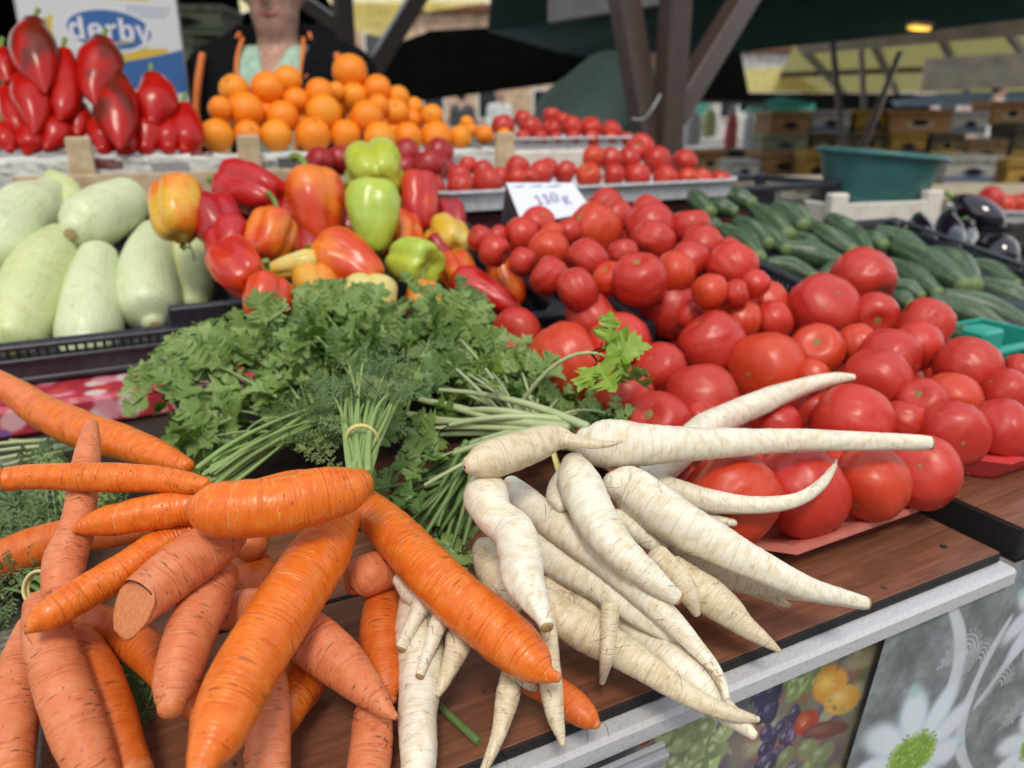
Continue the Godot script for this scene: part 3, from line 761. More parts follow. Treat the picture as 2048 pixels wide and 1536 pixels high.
	["parsnip_white", "longest parsnip lying level to the right before the tomatoes", 1, [[0.2876, 0.97, -0.4448, 0.0109], [0.2948, 0.9693, -0.4394, 0.0173], [0.3083, 0.9682, -0.4334, 0.0187], [0.3317, 0.9663, -0.4256, 0.0156], [0.3594, 0.9642, -0.4169, 0.0135], [0.3993, 0.9614, -0.4073, 0.0113], [0.4408, 0.9585, -0.3977, 0.0096], [0.4809, 0.9557, -0.385, 0.0083], [0.5193, 0.9529, -0.37, 0.0073], [0.5504, 0.9506, -0.3577, 0.0065], [0.5587, 0.95, -0.3545, 0.0057]]],
	["parsnip_tan", "short tan parsnip with a thin rat-tail tip lying on top", 0, [[0.1779, 0.9905, -0.406, 0.0062], [0.1899, 0.9906, -0.4079, 0.0118], [0.2112, 0.9902, -0.4116, 0.0122], [0.232, 0.99, -0.4162, 0.0115], [0.2475, 0.99, -0.4199, 0.0091], [0.256, 0.99, -0.4114, 0.005], [0.2645, 0.99, -0.4001, 0.0031], [0.2767, 0.99, -0.3947, 0.002], [0.2861, 0.99, -0.395, 0.0005]]],
]
const FRONT_TOMATOES := [[0.4083, 0.9534, -0.7886, 0.0564], [0.4263, 0.9388, -0.7019, 0.0806], [0.5077, 0.9589, -0.7726, 0.0683], [0.5017, 0.9479, -0.7092, 0.0678], [0.6198, 0.9676, -0.7644, 0.0755], [0.5132, 0.9361, -0.6447, 0.0521], [0.4434, 0.9233, -0.6149, 0.0619], [0.598, 0.9479, -0.66, 0.0742], [0.5172, 0.92, -0.578, 0.0693], [0.664, 0.9618, -0.6878, 0.0493], [0.4453, 0.9135, -0.5556, 0.0584], [0.4857, 0.9182, -0.5425, 0.0328], [0.3682, 0.9409, -0.7416, 0.0407], [0.7874, 0.9653, -0.6726, 0.0814], [0.8881, 0.9904, -0.6995, 0.0787], [0.833, 0.9624, -0.6299, 0.0522], [0.694, 0.9444, -0.5926, 0.0572], [0.7577, 0.9435, -0.5887, 0.0473], [0.707, 0.9593, -0.6768, 0.0464], [0.7339, 0.9671, -0.7172, 0.0592], [0.6226, 0.9324, -0.596, 0.0757], [0.644, 0.936, -0.5512, 0.0313], [0.7491, 0.9433, -0.5386, 0.062], [0.8598, 0.9569, -0.5792, 0.0625], [0.8084, 0.9472, -0.5487, 0.0515], [0.6973, 0.9315, -0.5128, 0.065], [0.8134, 0.9352, -0.4888, 0.0657], [0.7022, 0.9244, -0.4611, 0.045], [0.7483, 0.9184, -0.4601, 0.0549], [0.6028, 0.9201, -0.4612, 0.0693], [0.663, 0.9144, -0.45, 0.041], [0.6084, 0.912, -0.5143, 0.0469], [0.8047, 0.9253, -0.4383, 0.0464], [0.5475, 0.9135, -0.5035, 0.0448], [0.8574, 0.9341, -0.4591, 0.0364], [0.4132, 0.9044, -0.4181, 0.0746], [0.4823, 0.8997, -0.4086, 0.0757], [0.5417, 0.9028, -0.3875, 0.0599], [0.603, 0.9017, -0.3844, 0.0604], [0.4666, 0.8985, -0.4614, 0.0418], [0.5498, 0.8937, -0.4301, 0.0354], [0.405, 0.8982, -0.4718, 0.034], [0.4112, 0.9055, -0.7928, 0.0519], [0.5134, 0.9009, -0.7724, 0.0628], [0.4904, 0.8902, -0.72, 0.0624], [0.6304, 0.9034, -0.7708, 0.0695], [0.5229, 0.8918, -0.664, 0.0479], [0.6587, 0.92, -0.6878, 0.0453], [0.4928, 0.8903, -0.5612, 0.0302], [0.371, 0.9064, -0.7606, 0.0374], [0.7755, 0.8961, -0.6737, 0.0749], [0.8811, 0.9236, -0.7163, 0.0724], [0.8445, 0.918, -0.631, 0.0481], [0.6889, 0.8958, -0.5915, 0.0526], [0.7587, 0.9032, -0.5944, 0.0435], [0.7, 0.9199, -0.6762, 0.0426], [0.7384, 0.9168, -0.716, 0.0545], [0.7406, 0.8906, -0.559, 0.057], [0.855, 0.9038, -0.5867, 0.0575], [0.7965, 0.9034, -0.5545, 0.0473], [0.6978, 0.8862, -0.4715, 0.0414], [0.669, 0.8796, -0.4518, 0.0377], [0.8015, 0.8858, -0.4465, 0.0427], [0.8498, 0.9031, -0.4581, 0.0335]]
const RED_TRAY_TOMATOES := [[0.6841, 0.9116, -0.4116, 0.0583], [0.7368, 0.9098, -0.3972, 0.0592]]
const CRATE_TOMATOES := [[0.5206, 1.0358, -0.986, 0.0495], [0.5778, 1.0434, -1.0431, 0.05], [0.4587, 1.0342, -0.9965, 0.0341], [0.4876, 1.0339, -1.0002, 0.0321], [0.4558, 1.0244, -0.945, 0.0398], [0.554, 1.0372, -0.9584, 0.0368], [0.5861, 1.0387, -0.9643, 0.0374], [0.5212, 1.0244, -0.9115, 0.0527], [0.6344, 1.038, -0.9727, 0.0741], [0.7562, 1.052, -1.1278, 0.0591], [0.7131, 1.0466, -1.0312, 0.052], [0.7828, 1.0489, -1.0432, 0.0536], [0.7102, 1.0411, -0.9366, 0.0691], [0.6714, 1.0311, -0.8782, 0.058], [0.762, 1.0411, -0.9102, 0.0563], [0.5453, 1.0197, -0.8484, 0.054], [0.6023, 1.0228, -0.8525, 0.0393], [0.7217, 1.0273, -0.8328, 0.0525], [0.6574, 1.0189, -0.7833, 0.0514], [0.6943, 1.0166, -0.7418, 0.0593], [0.7392, 1.0246, -0.7985, 0.0351], [0.4655, 1.0189, -0.8813, 0.0358], [0.4707, 1.0108, -0.8203, 0.0448], [0.4819, 1.0015, -0.7717, 0.0494], [0.5411, 1.0059, -0.7901, 0.0408], [0.5558, 1.0111, -0.7485, 0.0603], [0.6146, 1.0129, -0.7573, 0.0495], [0.6211, 1.0004, -0.6963, 0.039], [0.6467, 0.9994, -0.6789, 0.0307], [0.6833, 1.0056, -0.6871, 0.0334], [0.6461, 0.9676, -1.0018, 0.0682], [0.7539, 0.9959, -1.1641, 0.0543], [0.7153, 0.9972, -1.0534, 0.0478], [0.7817, 0.998, -1.0751, 0.0493], [0.6995, 0.9755, -0.9566, 0.0635], [0.6601, 0.9759, -0.9083, 0.0534], [0.7701, 0.9876, -0.949, 0.0518], [0.6054, 0.9855, -0.8755, 0.0361], [0.7123, 0.9775, -0.8643, 0.0483], [0.649, 0.97, -0.805, 0.0473], [0.6894, 0.9603, -0.7729, 0.0545], [0.7511, 0.9913, -0.8201, 0.0323], [0.6211, 0.9634, -0.7302, 0.0359], [0.69, 0.9739, -0.7083, 0.0308]]
const TRAY_TOMATOES := [[0.5151, 1.0775, -1.32, 0.0418], [0.5696, 1.0753, -1.32, 0.0482], [0.6289, 1.0805, -1.3325, 0.0523], [0.622, 1.1078, -1.4013, 0.033], [0.6441, 1.0984, -1.3782, 0.0388], [0.5836, 1.0916, -1.3586, 0.0406], [0.6641, 1.0879, -1.3514, 0.0355], [0.722, 1.1013, -1.3889, 0.043], [0.6942, 1.0863, -1.3386, 0.0356], [0.7612, 1.088, -1.3676, 0.0523], [0.8294, 1.0892, -1.3862, 0.0443], [0.7929, 1.0975, -1.3927, 0.0377], [0.8682, 1.082, -1.3586, 0.0505], [0.9159, 1.1147, -1.4175, 0.0459], [0.9306, 1.0813, -1.3614, 0.045], [0.96, 1.1088, -1.4185, 0.0498], [1.0066, 1.1075, -1.4216, 0.0505], [0.9877, 1.078, -1.3586, 0.0522], [1.0662, 1.1309, -1.4606, 0.0555], [1.0799, 1.1045, -1.4138, 0.0581], [1.0568, 1.0729, -1.3531, 0.0498], [1.1491, 1.0997, -1.4082, 0.0521], [1.1124, 1.0712, -1.3492, 0.0403], [1.1512, 1.065, -1.3487, 0.0442], [1.1983, 1.0621, -1.3421, 0.0446], [0.7259, 1.0846, -1.3474, 0.0361]]
const DARK_TOMATOES := [[0.5442, 1.1096, -1.4067, 0.0529], [0.6032, 1.1255, -1.505, 0.0566], [0.6034, 1.0986, -1.4706, 0.0373], [0.3497, 1.1195, -1.4536, 0.0466], [0.3903, 1.1192, -1.4701, 0.0477], [0.5281, 1.1281, -1.4794, 0.0531], [0.575, 1.1064, -1.4429, 0.0497], [0.5084, 1.102, -1.4425, 0.0488]]
const FAR_TOMATOES := [[0.9182, 1.1715, -1.8489, 0.0557], [0.9949, 1.1861, -1.8835, 0.0491], [0.9938, 1.1673, -1.8382, 0.0564], [1.0909, 1.1977, -1.9033, 0.042], [1.0554, 1.1649, -1.8403, 0.045], [1.1142, 1.1704, -1.8354, 0.0495], [1.1068, 1.1859, -1.8721, 0.0375], [1.1779, 1.166, -1.8432, 0.0546], [1.2373, 1.1576, -1.8339, 0.0509], [1.2633, 1.1378, -1.8034, 0.0338], [0.9558, 1.1455, -1.8091, 0.0356], [1.0019, 1.1451, -1.8024, 0.0359], [1.0503, 1.1425, -1.8063, 0.0323], [1.103, 1.1437, -1.8077, 0.0368], [1.1584, 1.1392, -1.8034, 0.0372], [1.2182, 1.1404, -1.8042, 0.0335]]
const ORANGES := [[0.2121, 1.16, -1.7287, 0.0617], [0.2735, 1.162, -1.7316, 0.0525], [0.3297, 1.1587, -1.7283, 0.0607], [0.4055, 1.158, -1.724, 0.0693], [0.4772, 1.1571, -1.7287, 0.0631], [0.5441, 1.1511, -1.6996, 0.0649], [0.6188, 1.1525, -1.7259, 0.0606], [0.6872, 1.1517, -1.7259, 0.0665], [0.7471, 1.151, -1.7259, 0.0494], [0.23, 1.2116, -1.7669, 0.0465], [0.2825, 1.2063, -1.7842, 0.073], [0.3539, 1.1949, -1.7661, 0.0633], [0.4399, 1.2035, -1.7561, 0.072], [0.5305, 1.1948, -1.7396, 0.067], [0.6107, 1.2037, -1.7821, 0.0583], [0.6537, 1.1883, -1.7892, 0.0428], [0.6952, 1.1976, -1.7684, 0.0493], [0.2709, 1.249, -1.8276, 0.0603], [0.3384, 1.2524, -1.8177, 0.0671], [0.3922, 1.2282, -1.7981, 0.0523], [0.445, 1.2447, -1.8004, 0.0591], [0.4867, 1.2486, -1.8201, 0.0412], [0.5308, 1.2372, -1.8297, 0.0597], [0.567, 1.2186, -1.7685, 0.0476], [0.6299, 1.2378, -1.8129, 0.0492], [0.6674, 1.2164, -1.8135, 0.0432], [0.3875, 1.2712, -1.8437, 0.0592], [0.534, 1.2911, -1.8623, 0.0764], [0.583, 1.2557, -1.8169, 0.0583], [0.224, 1.1744, -1.7727, 0.0428], [0.6071, 1.1571, -1.7839, 0.0536], [0.6626, 1.154, -1.7947, 0.0394], [0.7066, 1.1581, -1.7674, 0.0454], [0.2713, 1.2008, -1.8369, 0.0554], [0.3303, 1.1988, -1.8196, 0.0617], [0.4027, 1.1864, -1.8087, 0.0481], [0.4922, 1.2156, -1.8379, 0.0379], [0.5375, 1.1895, -1.8378, 0.055], [0.571, 1.1806, -1.7804, 0.0438], [0.6706, 1.1818, -1.8182, 0.0398], [0.3762, 1.2239, -1.8618, 0.0545], [0.5763, 1.2091, -1.8224, 0.0536]]
const RIGHT_TOMATOES := [[2.2736, 0.9685, -1.4, 0.0682], [2.3438, 0.9483, -1.4, 0.0544], [2.4092, 0.9475, -1.4, 0.0576], [2.4658, 0.9522, -1.4, 0.0607], [2.5284, 0.9442, -1.4, 0.0615]]
const FAR_ORANGES := [[0.8528, 1.1521, -1.8176, 0.0427], [0.9041, 1.1479, -1.8119, 0.0392], [0.824, 1.1794, -1.8614, 0.0352], [0.8198, 1.1631, -1.8335, 0.0348]]
const ZUCCHINI := [
	[[0.0246, 1.0708, -1.4079, 0.0379], [0.0067, 1.0613, -1.3906, 0.0431], [-0.0141, 1.0529, -1.3684, 0.0447], [-0.039, 1.0417, -1.3329, 0.0421], [-0.0514, 1.0373, -1.3175, 0.025]],
	[[0.0533, 1.0182, -1.3578, 0.0258], [0.0393, 0.9968, -1.2922, 0.0358], [0.0315, 0.973, -1.2531, 0.0422], [0.0287, 0.949, -1.22, 0.0455], [0.0289, 0.9295, -1.1925, 0.0396], [0.0292, 0.9203, -1.179, 0.0167]],
	[[-0.0287, 0.9989, -1.2967, 0.029], [-0.0393, 0.9677, -1.2493, 0.0387], [-0.0469, 0.9397, -1.208, 0.0422], [-0.054, 0.9136, -1.1667, 0.0428], [-0.0567, 0.9008, -1.1455, 0.0315]],
	[[-0.0777, 1.017, -1.3559, 0.0296], [-0.0966, 0.9951, -1.2924, 0.0434], [-0.1161, 0.9675, -1.2511, 0.0455], [-0.1324, 0.94, -1.207, 0.0474], [-0.1404, 0.9195, -1.1723, 0.0361]],
	[[-0.0869, 1.0788, -1.4983, 0.0266], [-0.1127, 1.0565, -1.4598, 0.0479], [-0.1353, 1.0357, -1.3997, 0.0495], [-0.1535, 1.0189, -1.345, 0.0498], [-0.1653, 1.0094, -1.3105, 0.0351]],
	[[-0.0812, 1.0987, -1.5629, 0.0152], [-0.0731, 1.0807, -1.536, 0.0288], [-0.0614, 1.0532, -1.4937, 0.0317], [-0.0566, 1.0345, -1.4493, 0.0232]],
	[[0.1026, 1.0123, -1.3778, 0.024], [0.099, 0.9853, -1.3012, 0.0312], [0.0931, 0.9509, -1.2566, 0.0326], [0.0867, 0.9296, -1.2277, 0.0225]],
	[[0.0309, 1.0234, -1.4606, 0.0165], [0.0405, 1.0099, -1.4278, 0.023], [0.0388, 0.9971, -1.3933, 0.018]],
]
const CUCUMBERS := [
	[[1.0341, 1.0512, -1.2323, 0.012], [1.0193, 1.0399, -1.1974, 0.0201], [1.0063, 1.0246, -1.1482, 0.0142]],
	[[1.0496, 1.0342, -1.1848, 0.0132], [1.0566, 1.0294, -1.1713, 0.0192], [1.0703, 1.0228, -1.1531, 0.0124]],
	[[1.1255, 1.0441, -1.2235, 0.0122], [1.1358, 1.0396, -1.2123, 0.021], [1.1468, 1.0307, -1.1885, 0.0151]],
	[[0.9637, 1.0133, -1.1025, 0.011], [0.9666, 1.0093, -1.0892, 0.0162], [0.9732, 1.0063, -1.0798, 0.0095]],
	[[1.2041, 1.0232, -1.175, 0.0138], [1.2025, 1.0105, -1.1377, 0.0235], [1.1908, 0.9952, -1.0882, 0.0161]],
	[[1.2181, 1.0206, -1.1696, 0.0138], [1.2284, 1.0116, -1.1452, 0.0209], [1.2281, 1.0015, -1.1149, 0.0135]],
	[[1.1365, 1.0234, -1.1656, 0.0149], [1.1243, 1.0054, -1.1078, 0.0253], [1.1068, 0.9877, -1.0447, 0.0167]],
	[[1.0416, 1.0103, -1.1081, 0.0127], [1.04, 0.9973, -1.063, 0.0215], [1.0237, 0.9838, -1.0083, 0.012]],
	[[0.9754, 1.0032, -1.069, 0.0135], [0.9645, 0.9887, -1.0108, 0.0245], [0.9357, 0.9749, -0.9413, 0.0149]],
	[[1.3026, 0.9998, -1.1225, 0.0138], [1.2952, 0.9855, -1.078, 0.0216], [1.293, 0.9738, -1.0401, 0.0132]],
	[[1.2153, 0.9927, -1.0848, 0.0132], [1.2005, 0.9759, -1.0257, 0.0249], [1.2047, 0.963, -0.9798, 0.0132]],
	[[1.3147, 0.9913, -1.0994, 0.0122], [1.2867, 0.9744, -1.0406, 0.0184], [1.2355, 0.9575, -0.9682, 0.0111]],
	[[1.3153, 0.9729, -1.0421, 0.0133], [1.3178, 0.9666, -1.022, 0.0211], [1.3179, 0.9608, -1.0022, 0.0131]],
	[[1.042, 0.9785, -0.9926, 0.0133], [1.0806, 0.969, -0.966, 0.024], [1.1111, 0.9587, -0.9331, 0.0144]],
	[[0.9443, 0.9709, -0.926, 0.0099], [0.9716, 0.9638, -0.9026, 0.0184], [0.9804, 0.9546, -0.8585, 0.0096]],
	[[1.3778, 0.9762, -1.0655, 0.0137], [1.3968, 0.9622, -1.0257, 0.0236], [1.3963, 0.9465, -0.973, 0.0147]],
	[[1.2408, 0.9452, -0.9218, 0.0123], [1.2246, 0.9328, -0.8615, 0.0213], [1.2105, 0.9162, -0.8039, 0.012]],
	[[1.1452, 0.934, -0.8387, 0.0101], [1.1578, 0.9267, -0.8199, 0.0164], [1.1582, 0.9193, -0.7965, 0.0092]],
	[[1.0961, 0.9266, -0.7994, 0.0097], [1.0989, 0.9226, -0.7868, 0.0157], [1.0945, 0.9175, -0.767, 0.0095]],
	[[1.3438, 0.9569, -0.9955, 0.0161], [1.3362, 0.9352, -0.9137, 0.0332], [1.3159, 0.9134, -0.8268, 0.0159]],
	[[1.436, 0.9426, -0.9703, 0.0163], [1.3946, 0.9264, -0.8988, 0.0345], [1.3387, 0.9105, -0.8249, 0.0173]],
	[[1.4751, 0.9263, -0.9242, 0.0117], [1.4866, 0.9145, -0.8839, 0.0226], [1.48, 0.8988, -0.8303, 0.0126]],
	[[1.227, 0.9133, -0.7998, 0.0127], [1.2693, 0.8961, -0.7592, 0.0243], [1.3016, 0.8776, -0.7087, 0.0148]],
	[[1.3844, 0.9104, -0.8368, 0.015], [1.401, 0.8947, -0.7978, 0.0269], [1.4192, 0.8796, -0.7595, 0.0172]],
	[[1.1727, 0.9136, -0.7827, 0.0123], [1.2005, 0.8974, -0.7371, 0.0234], [1.2064, 0.8822, -0.6817, 0.0129]],
	[[1.1647, 0.8831, -0.6631, 0.0102], [1.186, 0.8778, -0.6516, 0.0199], [1.2261, 0.8709, -0.6447, 0.0138]],
	[[1.0722, 0.8982, -0.678, 0.0111], [1.0781, 0.8947, -0.6654, 0.0179], [1.0839, 0.8902, -0.647, 0.0098]],
	[[1.0739, 0.9988, -1.0759, 0.0126], [1.0541, 0.9862, -1.0257, 0.0203], [1.0418, 0.9758, -0.9817, 0.0119]],
	[[1.1262, 0.9856, -1.0418, 0.0112], [1.1231, 0.9773, -1.0108, 0.0189], [1.1155, 0.9679, -0.9726, 0.0107]],
	[[1.1416, 0.9573, -0.9376, 0.0093], [1.053, 0.9545, -0.8914, 0.0141], [0.984, 0.9533, -0.8528, 0.0084]],
	[[1.1615, 0.9471, -0.9009, 0.0105], [1.16, 0.9418, -0.8764, 0.0161], [1.1529, 0.934, -0.841, 0.0101]],
]
const EGGPLANTS := [
	[[1.8428, 1.0065, -1.2218, 0.0123], [1.8534, 0.9955, -1.205, 0.0266], [1.8673, 0.9741, -1.1714, 0.0376], [1.88, 0.9532, -1.1378, 0.0302], [1.8827, 0.9432, -1.121, 0.012]],
	[[1.623, 0.978, -1.1546, 0.0152], [1.5776, 0.9594, -1.1154, 0.0296], [1.5301, 0.9397, -1.0706, 0.0305], [1.5003, 0.9282, -1.0426, 0.0141]],
	[[1.7389, 0.9778, -1.1658, 0.0157], [1.6839, 0.9557, -1.121, 0.0305], [1.634, 0.9351, -1.0762, 0.0314], [1.6026, 0.9231, -1.0482, 0.0145]],
	[[1.7705, 0.9598, -1.1378, 0.0177], [1.7041, 0.9391, -1.093, 0.0284], [1.6451, 0.9228, -1.0538, 0.0221]],
	[[1.7407, 0.9245, -1.0706, 0.019], [1.7523, 0.9118, -1.0482, 0.0415], [1.7489, 0.8976, -1.0202, 0.0373], [1.7466, 0.8865, -0.9978, 0.0166]],
	[[1.7089, 0.8815, -0.981, 0.0127], [1.714, 0.873, -0.9642, 0.0235], [1.7233, 0.8638, -0.95, 0.0216]],
]
const CAPIAS := [
	[[0.1078, 1.2587, -1.7103, 0.0244], [0.1088, 1.2339, -1.6861, 0.0363], [0.1009, 1.2094, -1.6619, 0.0343], [0.0903, 1.1855, -1.6377, 0.0126]],
	[[0.1542, 1.2097, -1.6919, 0.0181], [0.1505, 1.1788, -1.6617, 0.031], [0.1459, 1.1516, -1.6345, 0.0274], [0.1382, 1.1369, -1.62, 0.0112]],
	[[-0.0288, 1.2122, -1.6949, 0.0188], [-0.0282, 1.1886, -1.6707, 0.0233], [-0.0343, 1.1656, -1.6465, 0.0092]],
	[[-0.0678, 1.1859, -1.6677, 0.023], [-0.0677, 1.166, -1.6465, 0.0281], [-0.0862, 1.1439, -1.6224, 0.0075]],
	[[0.0022, 1.1797, -1.6617, 0.0218], [0.0067, 1.1565, -1.6375, 0.0248], [0.0025, 1.1395, -1.62, 0.0108]],
	[[0.0837, 1.1883, -1.6707, 0.0257], [0.0805, 1.1644, -1.6465, 0.031], [0.0716, 1.1411, -1.6224, 0.0157]],
	[[-0.1469, 1.1751, -1.6556, 0.0193], [-0.1424, 1.1558, -1.6345, 0.0192], [-0.14, 1.1422, -1.62, 0.0073]],
	[[-0.1357, 1.2379, -1.7221, 0.0168], [-0.1285, 1.2061, -1.6889, 0.0227], [-0.1222, 1.1805, -1.6617, 0.0195], [-0.1178, 1.161, -1.6405, 0.006]],
	[[-0.1329, 1.3028, -1.7686, 0.0171], [-0.131, 1.2817, -1.7475, 0.0223], [-0.1298, 1.255, -1.7203, 0.0091]],
	[[-0.1029, 1.2551, -1.7103, 0.0229], [-0.0967, 1.2289, -1.6831, 0.0326], [-0.0938, 1.1975, -1.6498, 0.0239], [-0.0997, 1.1683, -1.6181, 0.0035]],
	[[-0.0355, 1.3049, -1.7536, 0.0174], [-0.0375, 1.2711, -1.7204, 0.0273], [-0.0415, 1.2323, -1.6811, 0.0285], [-0.0492, 1.2061, -1.6539, 0.0197], [-0.0579, 1.1904, -1.6372, 0.0045]],
	[[0.0455, 1.257, -1.6903, 0.0221], [0.0369, 1.2239, -1.657, 0.0373], [0.0336, 1.1888, -1.6207, 0.0345], [0.0318, 1.1631, -1.5935, 0.0197], [0.0286, 1.145, -1.5739, 0.0045]],
	[[-0.0757, 1.3535, -1.77, 0.0218], [-0.0804, 1.3256, -1.7428, 0.037], [-0.0787, 1.2955, -1.7126, 0.0389], [-0.0757, 1.2659, -1.6824, 0.0257], [-0.0727, 1.237, -1.6521, 0.0036]],
	[[0.0304, 1.3204, -1.7338, 0.0238], [0.024, 1.2954, -1.7096, 0.0393], [0.0116, 1.2647, -1.6793, 0.0333], [0.0032, 1.2379, -1.6521, 0.0199], [0.0052, 1.2132, -1.6264, 0.003]],
	[[0.1229, 1.1912, -1.6738, 0.0195], [0.1136, 1.161, -1.6435, 0.0273], [0.1107, 1.1404, -1.6224, 0.0143]],
	[[-0.1066, 1.1692, -1.6496, 0.0225], [-0.1113, 1.1499, -1.6284, 0.0223], [-0.1153, 1.1389, -1.62, 0.0089]],
	[[0.0447, 1.1648, -1.6465, 0.022], [0.0382, 1.1445, -1.6254, 0.0233], [0.0335, 1.1329, -1.62, 0.0109]],
]
